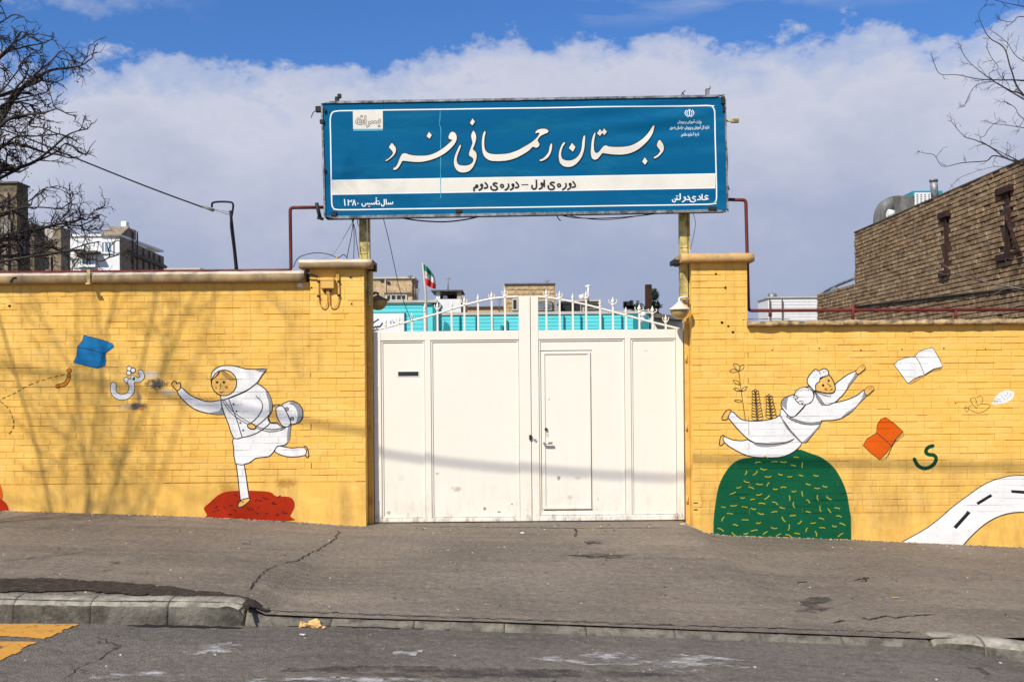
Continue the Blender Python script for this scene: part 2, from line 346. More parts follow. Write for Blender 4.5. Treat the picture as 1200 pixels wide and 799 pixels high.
def cream_paint():
    m, nt, bs = new_mat('cream_enamel_scuffed'); pos = geo_pos(nt); sep = N(nt, 'ShaderNodeSeparateXYZ'); nt.links.new(pos, sep.inputs[0]); z = sep.outputs[2]
    col = mixc(nt, noisen(nt, pos, 1.5, 4, 0.6), (0.845, 0.785, 0.665), (0.80, 0.73, 0.60))
    low = ramp(nt, z, [(0.0, 1.0), (0.075, 0.9), (0.11, 0.30), (0.3, 0.13), (0.6, 0.05), (1.0, 0.02)])
    d1 = ramp(nt, noisen(nt, mapping(nt, pos, (1, 1, 0.35)), 11.0, 8, 0.78), [(0.48, 0), (0.66, 1)])
    col = mixc(nt, mathn(nt, 'MULTIPLY', d1, low), col, (0.24, 0.19, 0.13))
    sc_ = ramp(nt, noisen(nt, mapping(nt, pos, (1.4, 1, 1), (4, 0, 2)), 4.6, 9, 0.8), [(0.635, 0), (0.68, 0.6)])
    col = mixc(nt, mathn(nt, 'MULTIPLY', sc_, ramp(nt, z, [(0.2, 1), (0.9, .45), (1.0, 0.2)])), col, (0.30, 0.23, 0.15))
    rust = ramp(nt, noisen(nt, mapping(nt, pos, (1, 1, 1), (1, 9, 5)), 9.0, 7, 0.8), [(0.74, 0), (0.76, 0.8)])
    col = mixc(nt, rust, col, (0.20, 0.12, 0.06))
    x = sep.outputs[0]
    for (px, py, rx, rz, amt, c) in ((535, 573, .10, .05, .6, (0.36, 0.28, 0.2)), (568, 596, .035, .03, .9, (0.18, 0.1, 0.05)), (585, 600, .03, .02, .9, (0.16, 0.1, 0.05)), (600, 591, .02, .02, .8, (0.2, 0.12, 0.06)), (512, 555, .04, .02, .7, (0.4, 0.32, 0.24)),
                                     (655, 560, .03, .04, .8, (0.22, 0.18, 0.13)), (677, 560, .05, .03, .45, (0.4, 0.33, 0.25)), (668, 583, .05, .04, .45, (0.4, 0.33, 0.25)), (701, 585, .025, .03, .6, (0.4, 0.33, 0.25)), (643, 468, .03, .015, .6, (0.3, 0.25, 0.2)),
                                     (470, 560, .06, .08, .25, (0.5, 0.42, 0.3)), (642, 510, .035, .05, .6, (0.35, 0.28, 0.2)), (757, 411, .04, .006, .9, (0.25, 0.2, 0.15)), (455, 601, .04, .03, .7, (0.3, 0.22, 0.14)), (640, 597, .06, .02, .7, (0.34, 0.24, 0.12))):
        c0 = P(px, py, 11.5); dx = mathn(nt, 'DIVIDE', mathn(nt, 'SUBTRACT', x, c0.x), rx); dz = mathn(nt, 'DIVIDE', mathn(nt, 'SUBTRACT', z, c0.z), rz)
        r2 = mathn(nt, 'ADD', mathn(nt, 'MULTIPLY', dx, dx), mathn(nt, 'MULTIPLY', dz, dz))
        col = mixc(nt, ramp(nt, mathn(nt, 'SUBTRACT', mathn(nt, 'MULTIPLY', noisen(nt, pos, 30.0, 5, 0.75), 1.8), mathn(nt, 'MULTIPLY', r2, 0.9)), [(0.45, 0), (0.85, amt)]), col, c)
    nt.links.new(col, bs.inputs['Base Color']); bs.inputs['Roughness'].default_value = 0.45; bs.inputs['Specular IOR Level'].default_value = 0.4
    bump(nt, bs, noisen(nt, mapping(nt, pos, (1, 1, 0.6)), 2.2, 3, 0.5), 0.25, 0.02)
    return m
M['cream'] = cream_paint()
M['ypost'] = mat('post_yellow_worn', (0.62, 0.50, 0.17), 0.6, 0.3, 6.0, 0.3, 40.0, dirt=(0.09, 0.075, 0.03), dirtamt=0.9, dscale=9.0)
M['ysmooth'] = mat('yellow_smooth_steel', (0.74, 0.44, 0.10), 0.6, 0.10, 3.0, 0.25, 30.0, dirt=(0.25, 0.14, 0.05), dirtamt=0.5, dscale=6.0)
M['rust'] = mat('oxide_red_pipe', (0.16, 0.025, 0.018), 0.55, 0.25, 8.0, 0.2, 60.0, dirt=(0.07, 0.03, 0.02), dirtamt=0.6, dscale=9.0)
M['rustbeam'] = mat('rusty_beam', (0.042, 0.016, 0.010), 0.8, 0.4, 8.0, 0.6, 50.0)
M['blackmetal'] = mat('black_metal', (0.02, 0.019, 0.018), 0.6, 0.2)
M['cable'] = mat('black_cable', (0.015, 0.015, 0.016), 0.5, 0.1, bs_=0)
M['cable_l'] = mat('grey_cable', (0.25, 0.24, 0.22), 0.6, 0.1, bs_=0)
M['galv'] = mat('galvanised_weathered', (0.30, 0.31, 0.31), 0.5, 0.35, 9.0, 0.3, 30.0, metal=0.4, dirt=(0.06, 0.06, 0.055), dirtamt=0.9, dscale=12.0)
M['darkbrick'] = None
def brick_mat(name, c1, c2, c3):
    m, nt, bs = new_mat(name); pos = geo_pos(nt)
    v = N(nt, 'ShaderNodeTexVoronoi'); v.inputs['Scale'].default_value = 1.0; nt.links.new(mapping(nt, pos, (5.0, 4.6, 13.0)), v.inputs['Vector'])
    s = N(nt, 'ShaderNodeSeparateColor'); nt.links.new(v.outputs['Color'], s.inputs[0])
    col = mixc(nt, s.outputs[0], c1, c2); col = mixc(nt, ramp(nt, s.outputs[1], [(0.6, 0), (1.0, 0.8)]), col, c3)
    d = ramp(nt, noisen(nt, pos, 7.0, 8, 0.72), [(0.45, 0), (0.68, 0.8)]); col = mixc(nt, d, col, tuple(x * 0.35 for x in c1))
    nt.links.new(col, bs.inputs['Base Color']); bs.inputs['Roughness'].default_value = 0.92; bs.inputs['Specular IOR Level'].default_value = 0.15
    bump(nt, bs, noisen(nt, pos, 38.0, 5, 0.7), 0.9, 0.01); return m
M['darkbrick'] = brick_mat('old_brown_brick', (0.24, 0.15, 0.08), (0.37, 0.245, 0.135), (0.47, 0.34, 0.20))
M['darkmortar'] = mat('sooty_mortar', (0.052, 0.040, 0.030), 0.95, 0.4, 12.0, 0.8, 50.0)
M['dirt'] = mat('dark_soil', (0.030, 0.020, 0.014), 0.95, 0.5, 18.0, 1.0, 50.0, dirt=(0.13, 0.10, 0.07), dirtamt=0.55, dscale=22.0, bd=0.012)
M['crack'] = mat('crack_dark', (0.020, 0.016, 0.013), 0.95, 0.3, 20, 0)
M['leaf'] = mat('dark_needles', (0.030, 0.045, 0.020), 0.7, 0.4, 9.0, 0)
M['bark'] = mat('bare_bark', (0.045, 0.034, 0.028), 0.85, 0.35, 10.0, 0.6, 60.0)
M['bark_l'] = mat('grey_bark', (0.16, 0.13, 0.105), 0.85, 0.35, 10.0, 0.6, 60.0)
M['white'] = mat('white_paint', (0.78, 0.77, 0.74), 0.6, 0.05, 2.0, 0.1)
M['turq'] = mat('turquoise_painted_brick', (0.13, 0.66, 0.66), 0.6, 0.07, 2.0, 0.2)
M['turq_d'] = mat('turquoise_trim', (0.02, 0.24, 0.25), 0.6, 0.1)
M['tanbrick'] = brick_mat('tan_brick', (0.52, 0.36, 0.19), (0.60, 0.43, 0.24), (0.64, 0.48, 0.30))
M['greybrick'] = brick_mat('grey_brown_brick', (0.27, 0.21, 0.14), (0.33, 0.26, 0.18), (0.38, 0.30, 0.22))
M['darkhouse'] = brick_mat('dark_brown_brick', (0.135, 0.105, 0.066), (0.19, 0.15, 0.096), (0.24, 0.195, 0.13))  # brown brick of the far-left blocks
M['whitebrick'] = mat('whitewashed_brick', (0.74, 0.72, 0.68), 0.8, 0.08, 5.0, 0.5, 30.0)
M['palecon'] = mat('pale_concrete', (0.50, 0.46, 0.38), 0.85, 0.12, 3.0, 0.4, 40.0)
M['roofdark'] = mat('roof_felt', (0.13, 0.11, 0.09), 0.9, 0.3, 5.0)
M['glass'] = mat('window_glass', (0.22, 0.34, 0.42), 0.12, 0.2, 2.0, 0, spec=0.6)
M['glassdark'] = mat('dark_opening', (0.03, 0.032, 0.035), 0.4, 0.2, 2.0, 0)

# ------------------------------------------------------------------ ground
def interp(x, tab):
    if x <= tab[0][0]: return tab[0][1]
    for (a, b), (c, d) in zip(tab, tab[1:]):
        if x <= c: t = (x - a) / (c - a); return b + (d - b) * t
    return tab[-1][1]
YW, YG, YK = 11.3, 11.5, 6.95
def gz(px, py, Y): p = P(px, py, Y); return p.x, p.z
WALLZ = [(-9.0, E - 1.24)] + [gz(*a, YW) for a in ((0, 598), (240, 605.5), (345, 611), (415, 616), (437, 616), (803, 613), (825, 623), (850, 627), (1000, 632), (1200, 641))] + [(9.0, E - 2.03)]
KBACKZ = [(-9.0, E - 1.30), (-3.5, E - 1.452), (-1.92, E - 1.498), (-1.80, E - 1.53), (-1.72, E - 1.580), (-1.18, E - 1.603), (1.75, E - 1.735), (2.80, E - 1.786), (2.98, E - 1.785), (3.5, E - 1.79), (9.0, E - 1.93)]
ROADZ = [(-9.0, E - 1.47), (-3.5, E - 1.612), (-1.85, E - 1.648), (-1.18, E - 1.655), (1.75, E - 1.785), (2.9, E - 1.842), (3.5, E - 1.90), (9.0, E - 2.08)]
def side_z(x, y):
    t = min(1, max(0, (y - 7.05) / (YW - 7.05))); t = t * t * (3 - 2 * t) * 0.5 + t * 0.5
    return interp(x, KBACKZ) * (1 - t) + interp(x, WALLZ) * t + 0.012 * noise.noise(Vector((x * 0.8, y * 0.8, 0))) * (1 if t < .97 else 0.4)
def road_z(x, y): return interp(x, ROADZ) + 0.02 * noise.noise(Vector((x * 0.7, y * 0.7, 3))) * min(1, max(0, (YK - y) / 0.5)) - 0.004 * max(0, YK - y)
def axis(lo, hi, flo, fhi, fine, coarse):
    out = []; x = lo
    while x < hi - 1e-6:
        out.append(x); x += fine if flo <= x < fhi - 1e-9 else coarse
        if out[-1] < flo < x: x = flo
    out.append(hi); return out
def sheet(name, xs, ys, zf, m, **props):
    b = MB(); nx = len(xs)
    for y in ys:
        for x in xs: b.v.append((x, y, zf(x, y)))
    for j in range(len(ys) - 1):
        for i in range(nx - 1):
            k = j * nx + i; b.f.append((k, k + 1, k + nx + 1, k + nx)); b.m.append(0); b.sm.append(True)
    return b.build(name, m, **props)
XS = axis(-60, 60, -6, 6, 0.1, 3.0)
sheet('pavement', XS, [7.0 + i * 0.1 for i in range(44)] + [YW + 0.05, 11.6, 11.9, 12.4], side_z, M['asphalt'], kind='structure')
sheet('road', XS, [-3.0, -1, 1, 3] + [3.5 + i * 0.1 for i in range(36)] + [7.06], road_z, M['asphalt2'], kind='structure')
sheet('opposite_pavement', XS, [-8.0, -3.0], lambda x, y: interp(x, ROADZ) + 0.12, M['asphalt'], kind='structure')
sheet('schoolyard', [-60, 0, 60], [12.4, 20, 60], lambda x, y: E - 1.75 - 0.01 * (y - 12.4), M['asphalt2'], kind='structure')
sheet('ground', [-900, 0, 900], [-900, 0, 1400], lambda x, y: E - 2.9, M['ground'], kind='structure')

# kerb of separate stones
kerb = bpy.data.objects.new('kerb', None); COL.objects.link(kerb); kerb.location = (0, YK, E - 1.65); ROOT[kerb] = Vector(kerb.location); kerb['kind'] = 'structure'
def kerb_front(x): return YK - (0.28 * max(0, min(1, (x - 2.95) / 0.5)) ** 1.3 if x > 2.95 else 0)
def kerb_stone(x0, x1, low, m, seed, tip0=0, tip1=0):
    rnd = random.Random(seed); b = MB(); n = max(5, int((x1 - x0) / 0.022)); prof = []
    for i in range(n + 1):
        x = x0 + (x1 - x0) * i / n; zr = road_z(x, YK) - 0.06; yf = kerb_front(x)
        zb = side_z(x, 7.1); w = 0.19
        if low: zt = zb + 0.004; zf = road_z(x, YK) + 0.012
        else:
            zt = zb + 0.012; zf = zt - 0.03
        e = min(1, (i + .35) / 1.2 if tip0 else 1, (n - i + .35) / 1.2 if tip1 else 1)
        j = lambda a: (noise.noise(Vector((x * 9, a * 7.3, seed))) * 0.010 + noise.noise(Vector((x * 33, a * 3.3, seed))) * 0.006)
        zt2 = zr + (zt - zr) * (0.82 + 0.18 * e); zf2 = zr + (zf - zr) * (0.75 + 0.25 * e)
        if low: row = [(x, yf + j(1), zr), (x, yf + j(2), zf2 + j(3) * .5), (x, yf + 0.05 + j(4), zf2 + (zt2 - zf2) * 0.55 + j(5) * .4), (x, yf + w - .03, zt2 + j(6) * .4), (x, yf + w, zt2 - 0.01), (x, yf + w, zr)]
        else: row = [(x, yf + j(1), zr), (x, yf + 0.012 + j(1), zr + (zf2 - zr) * 0.5 + j(8)), (x, yf + 0.02 + j(2), zf2 - 0.012 + j(3)), (x, yf + 0.036 + j(2), zf2 + 0.004 + j(3)), (x, yf + 0.075 + j(4), zf2 + 0.022 + j(5) * .6), (x, yf + w - .02 + j(6) * .3, zt2 + j(6) * .5), (x, yf + w, zt2 - 0.012), (x, yf + w, zr)]
        prof.append(row)
    k = len(prof[0])
    for r in prof: b.v += r
    for i in range(n):
        for a in range(k - 1):
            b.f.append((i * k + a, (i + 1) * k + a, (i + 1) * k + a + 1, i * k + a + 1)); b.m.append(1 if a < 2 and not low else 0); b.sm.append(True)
    b.f.append(tuple(range(k))); b.f.append(tuple(n * k + a for a in range(k))[::-1]); b.m += [0, 0]; b.sm += [False, False]
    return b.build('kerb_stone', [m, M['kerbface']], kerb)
def KX(px): return P(px, 735, YK).x
ed = [-24.0 + .53 * i for i in range(39)]; ed = [x for x in ed if x < KX(15) - .3] + [KX(15), KX(105), KX(196), KX(286)]
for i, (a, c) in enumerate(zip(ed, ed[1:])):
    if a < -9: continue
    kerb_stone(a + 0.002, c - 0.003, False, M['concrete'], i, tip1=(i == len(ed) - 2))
x = KX(287); i = 0
while x < KX(1080):
    w_ = 0.55 + 0.1 * random.random(); x2 = min(x + w_, KX(1092)); kerb_stone(x + .001, x2 - .002, True, M['kerblow'], 100 + i); x = x2; i += 1
x = KX(1094)
for i in range(12): kerb_stone(x + .005, x + .56 - (.25 if i == 0 else 0), False, M['concrete'], 200 + i, tip0=(i == 0)); x += .565 - (.25 if i == 0 else 0)

def on_ground(px, py, zf, lo=3.0, hi=12.0):
    """ground point seen at (px, py)"""
    for _ in range(40):
        mid = (lo + hi) / 2; p = P(px, py, mid)
        if p.z > zf(p.x, p.y): lo = mid
        else: hi = mid
    p = P(px, py, (lo + hi) / 2); return p.x, p.y
def ground_poly(name, pxs, zf, m, lift=0.004, parent=None, sub=4, ragged=0.0, rx=1.0, **props):
    pts = [on_ground(a, c, zf) for a, c in pxs]
    if sub: pts = smooth(pts, sub, True)
    if ragged:
        out = []
        for i, p in enumerate(pts):
            q = pts[(i + 1) % len(pts)]; L = math.hypot(q[0] - p[0], q[1] - p[1]); k = max(1, int(L / 0.04))
            for j in range(k):
                t = j / k; xx = p[0] + (q[0] - p[0]) * t; yy = p[1] + (q[1] - p[1]) * t
                nx = noise.noise(Vector((xx * 6, yy * 6, 1))); ny = noise.noise(Vector((xx * 6, yy * 6, 9))) + .6 * noise.noise(Vector((xx * 19, yy * 19, 9)))
                out.append((xx + nx * ragged * rx, yy + ny * ragged))
        pts = out
    b = MB(); tri = tessellate_polygon([[Vector((x, y, 0)) for x, y in pts]])
    b.v = [(x, y, zf(x, y) + lift) for x, y in pts]
    # interior follows the ground closely enough for small patches
    for t in tri: b.f.append(tuple(t)); b.m.append(0); b.sm.append(True)
    return b.build(name, m, parent, **props)
def ground_grid_patch(name, pxs, zf, m, lift, step=0.05, ragged=0.05, parent=None, **props):
    """patch cut from a fine grid with an irregular edge, so it follows the ground"""
    pts = [on_ground(a, c, zf) for a, c in pxs]; xs = [p[0] for p in pts]; ys = [p[1] for p in pts]
    def inside(x, y):
        x += ragged * noise.noise(Vector((x * 7, y * 7, 4))) * 2; y += ragged * (noise.noise(Vector((x * 9, y * 9, 2))) + .5 * noise.noise(Vector((x * 23, y * 23, 2))))
        c = False
        for i in range(len(pts)):
            (x1, y1), (x2, y2) = pts[i], pts[i - 1]
            if (y1 > y) != (y2 > y) and x < (x2 - x1) * (y - y1) / (y2 - y1) + x1: c = not c
        return c
    b = MB(); x = min(xs) - .1; sy = step * .5
    nx = int((max(xs) - min(xs) + .2) / step); ny = int((max(ys) - min(ys) + .2) / sy)
    g = {}
    def vid(i, j):
        if (i, j) not in g:
            X = min(xs) - .1 + i * step; Y = min(ys) - .1 + j * sy
            g[i, j] = len(b.v); b.v.append((X, Y, zf(X, Y) + lift + 0.002 * noise.noise(Vector((X * 20, Y * 20, 0)))))
        return g[i, j]
    for i in range(nx):
        for j in range(ny):
            if inside(min(xs) - .1 + (i + .5) * step, min(ys) - .1 + (j + .5) * sy):
                b.f.append((vid(i, j), vid(i + 1, j), vid(i + 1, j + 1), vid(i, j + 1))); b.m.append(0); b.sm.append(True)
    return b.build(name, m, parent, **props)
# soil washed up behind the left kerb
ground_grid_patch('soil', [(-60, 678), (0, 679), (60, 678), (120, 682), (180, 686), (240, 694), (290, 702), (312, 712), (300, 718), (288, 716), (284, 703), (200, 700), (100, 694), (-60, 694)],
                  side_z, M['dirt'], 0.010, 0.025, 0.05, kind='stuff')
ground_grid_patch('soil', [(285, 712), (300, 710), (318, 714), (300, 719), (286, 719)], side_z, M['dirt'], 0.016, 0.02, 0.03, kind='stuff')
def worn_paint(name, c, lo=0.45, hi=0.55, scale=14.0, sx=1.0, amt=1.0):
    m, nt, bs = new_mat(name); pos = geo_pos(nt)
    n_ = noisen(nt, mapping(nt, pos, (sx, 1, 1)), scale, 8, 0.75)
    k = ramp(nt, n_, [(lo, amt), (hi, 0)])
    tr = N(nt, 'ShaderNodeBsdfTransparent'); mx = N(nt, 'ShaderNodeMixShader'); out = nt.nodes['Material Output']
    cc = mixc(nt, noisen(nt, pos, 30, 5, .6), c, tuple(x * .75 for x in c)); nt.links.new(cc, bs.inputs['Base Color'])
    bs.inputs['Roughness'].default_value = .8
    nt.links.new(k, mx.inputs[0]); nt.links.new(tr.outputs[0], mx.inputs[1]); nt.links.new(bs.outputs[0], mx.inputs[2]); nt.links.new(mx.outputs[0], out.inputs[0])
    return m
M['roadyellow'] = worn_paint('worn_yellow_marking', (0.66, 0.31, 0.04), 0.54, 0.66, 9.0)
M['roadwhite'] = worn_paint('worn_white_marking', (0.52, 0.49, 0.45), 0.36, 0.52, 8.0, 0.5)
ground_grid_patch('road_marking', [(-60, 731), (93, 731.5), (52, 749), (-60, 741)], road_z, M['roadyellow'], 0.005, 0.02, 0.012, kind='structure')
ground_grid_patch('road_marking', [(-60, 751), (43, 752), (-4, 776), (-60, 790)], road_z, M['roadyellow'], 0.005, 0.02, 0.012, kind='structure')
for pg in ([(210, 760), (240, 756), (262, 752), (290, 760), (260, 766), (225, 766)], [(110, 792), (160, 790), (215, 784), (230, 794), (180, 799), (110, 799)],
           [(610, 772), (700, 766), (760, 768), (830, 768), (880, 774), (878, 786), (800, 789), (760, 782), (680, 778)], [(460, 762), (500, 764), (482, 770), (455, 768)], [(280, 796), (420, 794), (560, 799), (300, 805)]):
    ground_grid_patch('road_marking', pg, road_z, M['roadwhite'], 0.005, 0.03, 0.06, kind='structure')
# cracks and dark patches in the asphalt
def crack(pxs, zf, w, name='crack'):
    pts = [on_ground(a, c, zf) for a, c in pxs]; out = []
    for p, q in zip(pts, pts[1:]):
        L = math.hypot(q[0] - p[0], q[1] - p[1]); k = max(1, int(L / .035))
        for j in range(k): t = j / k; out.append((p[0] + (q[0] - p[0]) * t, p[1] + (q[1] - p[1]) * t))
    out.append(pts[-1]); b = MB(); L_ = []; R_ = []
    for i, (x, y) in enumerate(out):
        a = out[max(0, i - 1)]; c = out[min(len(out) - 1, i + 1)]; d = Vector((c[0] - a[0], c[1] - a[1])); d.normalize(); nn = Vector((-d.y, d.x))
        x += random.uniform(-.014, .014); y += random.uniform(-.02, .02)
        ww = w * (0.35 + random.random()) * min(1, (i + .3) / 3, (len(out) - 1 - i + .3) / 3)
        L_.append((x + nn.x * ww, y + nn.y * ww)); R_.append((x - nn.x * ww, y - nn.y * ww))
    for i in range(len(out) - 1):
        q = [L_[i], L_[i + 1], R_[i + 1], R_[i]]; b.face([(x, y, zf(x, y) + .0045) for x, y in q])
    return b.build(name, M['crack'], kind='structure')
crack([(398, 622), (392, 632), (376, 642), (358, 652), (346, 658), (330, 660)], side_z, .007)
crack([(326, 662), (312, 668), (300, 680), (292, 692)], side_z, .006)
crack([(672, 618), (676, 624), (674, 630)], side_z, .009); crack([(655, 650), (700, 652), (734, 651)], side_z, .010)
crack([(1005, 722), (1018, 726), (1040, 721), (1050, 724), (1094, 720)], side_z, .012); crack([(976, 729), (990, 727), (1000, 729)], side_z, .018)
crack([(930, 684), (948, 681)], side_z, .012); crack([(1000, 680), (1018, 677), (1010, 682)], side_z, .012); crack([(700, 635), (690, 638), (686, 634)], side_z, .012)
crack([(320, 716.5), (408, 718.5), (520, 723.5), (640, 727.5), (760, 732), (900, 736), (1000, 739), (1080, 741)], side_z, .007)
crack([(330, 733), (427, 735), (560, 738), (700, 743), (820, 747), (900, 751), (1000, 754), (1100, 757)], road_z, .012)
crack([(150, 733), (210, 734), (285, 736)], road_z, .028); crack([(110, 745), (140, 757), (120, 770), (88, 786), (70, 799)], road_z, .003)
crack([(0, 658), (60, 652), (110, 645)], side_z, .006); crack([(480, 616), (600, 618), (700, 619), (790, 618)], side_z, .008)
def oil_mat():
    return worn_paint('dark_stain', (0.045, 0.036, 0.028), 0.36, 0.62, 9.0, 0.6, 0.75)
M['stain'] = oil_mat()
for pg, z_ in (([(935, 706), (950, 700), (966, 699), (968, 704), (950, 712)], side_z), ([(930, 716), (955, 710), (980, 712), (960, 719)], side_z), ([(1136, 782), (1150, 783), (1164, 790), (1150, 791)], road_z), ([(686, 634), (706, 633), (704, 637), (688, 637)], side_z),
              ([(664, 651), (700, 648), (740, 651), (716, 655)], side_z), ([(120, 752), (148, 757), (130, 761)], road_z), ([(90, 784), (110, 786), (96, 789)], road_z), ([(208, 751), (218, 752), (210, 754)], road_z), ([(155, 671), (176, 670), (170, 673)], side_z), ([(126, 659), (142, 658), (138, 661)], side_z),
              ([(300, 786), (420, 780), (700, 785), (820, 792), (500, 794)], road_z)):
    ground_grid_patch('stain', pg, z_, M['stain'], 0.003, 0.03, 0.04, kind='stuff')
# loose grit, litter crumbs
M['grit'] = mat('pale_grit', (0.42, 0.38, 0.32), 0.9, 0.35, 40, 0); M['grit_d'] = mat('dark_grit', (0.05, 0.042, 0.035), 0.9, 0.35, 40, 0); M['crumb'] = mat('ochre_rubble', (0.62, 0.38, 0.14), 0.9, 0.3, 30, 0.5)
def pebble(b, x, y, z, r, rnd, m=0, flat=.6):
    n = 5; base = len(b.v); a0 = rnd.random() * 6
    for k in range(n): a = a0 + 2 * math.pi * k / n; rr = r * rnd.uniform(.7, 1.2); b.v.append((x + rr * math.cos(a), y + rr * math.sin(a), z))
    for k in range(n): a = a0 + 2 * math.pi * k / n; rr = r * rnd.uniform(.4, .8); b.v.append((x + rr * math.cos(a), y + rr * math.sin(a), z + r * flat * rnd.uniform(.7, 1.2)))
    for k in range(n): b.f.append((base + k, base + (k + 1) % n, base + n + (k + 1) % n, base + n + k)); b.m.append(m); b.sm.append(False)
    b.f.append(tuple(base + n + k for k in range(n))); b.m.append(m); b.sm.append(False)
rnd = random.Random(5); g = MB()
for _ in range(900):
    x = rnd.uniform(-6, 6); y = rnd.choice([rnd.uniform(4.5, 6.9), rnd.uniform(7.2, 11.2), rnd.gauss(11.15, .1), rnd.gauss(7.35, .12) if x < -1.7 else rnd.uniform(7.2, 11)])
    if 6.85 < y < 7.2 or y > 11.25: continue
    z = (side_z if y > 7 else road_z)(x, y); pebble(g, x, y, z - .001, rnd.choice([.004, .006, .008, .012, .007]), rnd, 1 if rnd.random() < .45 else 0)
g.build('grit', [M['grit'], M['grit_d']], kind='stuff')
# flaked paint and sand gathered along the foot of the walls
g = MB()
for _ in range(1500):
    px = rnd.choice([rnd.uniform(0, 430), rnd.uniform(804, 1200), rnd.uniform(796, 830)]); x = P(px, 615, YW).x; y = YW - abs(rnd.gauss(0, .035)) - .004
    pebble(g, x, y, side_z(x, y) - .002, rnd.uniform(.004, .013), rnd, rnd.choice([0, 1, 2, 2]))
g.build('wall_foot_debris', [M['grit'], M['grit_d'], M['crumb']], kind='stuff')
rub = thing('rubble', (*on_ground(366, 733, road_z), E - 1.66), 'small heap of broken ochre brick rubble lying in the gutter by the low kerb', 'rubble')
for (px, py, r) in ((357, 731, .034), (361, 730, .03), (369, 733, .048), (373, 730, .04), (368, 728, .03), (380, 736, .018), (376, 732, .022)):
    x, y = on_ground(px, py, road_z); b = MB(); y = min(y, 6.93); z = road_z(x, y) - .004
    nb = MB(); 
    vs = [Vector((rnd.gauss(0, 1), rnd.gauss(0, 1), rnd.gauss(0, 1))).normalized() * r * rnd.uniform(.8, 1.1) for _ in range(14)]
    import bmesh
    bm = bmesh.new()
    for v in vs: bm.verts.new((x + v.x, y + v.y, z + max(-.003, v.z * .8 + r * .5)))
    bmesh.ops.convex_hull(bm, input=bm.verts)
    bm.verts.ensure_lookup_table()
    used = [v for v in bm.verts if v.link_faces]; ix = {v: i for i, v in enumerate(used)}
    nb.v = [tuple(v.co) for v in used]
    for f in bm.faces: nb.f.append(tuple(ix[v] for v in f.verts)); nb.m.append(0); nb.sm.append(False)
    bm.free(); nb.build('brick_fragment', M['crumb'], rub)
def litter(px, py, zf, w, m, label, name='litter'):
    x, y = on_ground(px, py, zf); z = zf(x, y); b = MB(); a = random.uniform(0, 3)
    pts = [(x + w * math.cos(a + k * 1.57 + random.uniform(-.3, .3)), y + w * .8 * math.sin(a + k * 1.57), z + .004 + random.uniform(0, .012)) for k in range(4)]
    b.face(pts); b.face([(p[0], p[1], p[2] - .003) for p in pts][::-1])
    for k in range(4): q = (k + 1) % 4; b.face([pts[k], pts[q], (pts[q][0], pts[q][1], pts[q][2] - .003), (pts[k][0], pts[k][1], pts[k][2] - .003)])
    o = b.build(name, m, origin=(x, y, z)); o['label'] = label; o['category'] = 'litter'
litter(1048, 700.5, side_z, .035, M['crumb'], 'pale yellow paper scrap on the asphalt left of the right-hand kerb')
litter(612, 625, side_z, .022, M['white'], 'small white scrap on the drive just before the gate seam')
litter(355, 744, road_z, .022, M['white'], 'small white scrap on the road below the ochre rubble')

# ------------------------------------------------------------------ brick walls
class Face:
    """brick face in the plane Y = y0, with a cover of rectangles (x0, x1, z0, z1, y) that painting can be draped over"""
    def __init__(s, y0): s.y0 = y0; s.rows = []
    def add(s, z0, z1, rects): s.rows.append((z0, z1, rects))
def clip(poly, x0, x1, z0, z1):
    for ax, lim, sg in ((0, x0, 1), (0, x1, -1), (1, z0, 1), (1, z1, -1)):
        out = []; n = len(poly)
        for i in range(n):
            a, b = poly[i], poly[(i + 1) % n]; da, db = (a[ax] - lim) * sg, (b[ax] - lim) * sg
            if da >= 0: out.append(a)
            if (da > 0 and db < 0) or (da < 0 and db > 0):
                t = da / (da - db); out.append((a[0] + (b[0] - a[0]) * t, a[1] + (b[1] - a[1]) * t))
        poly = out
        if len(poly) < 3: return None
    return poly
CH = 0.0712
BM = {}
def brick_mesh(L, m):
    key = (round(L, 3), m.name)
    if key in BM: return BM[key]
    b = MB(); h = CH - .0075; c = .003; x0, x1, z0, z1 = -L / 2, L / 2, -h / 2, h / 2
    f = [(x0 + c, 0, z0 + c), (x1 - c, 0, z0 + c), (x1 - c, 0, z1 - c), (x0 + c, 0, z1 - c)]
    g_ = [(x0, c, z0), (x1, c, z0), (x1, c, z1), (x0, c, z1)]; k = [(x, .03, z) for x, _, z in g_]
    b.face(f)
    for i in range(4): j = (i + 1) % 4; b.face([g_[i], g_[j], f[j], f[i]]); b.face([k[i], k[j], g_[j], g_[i]])
    me = bpy.data.meshes.new('brick'); me.from_pydata(b.v, [], b.f); me.materials.append(m); me.update(); BM[key] = me; return me
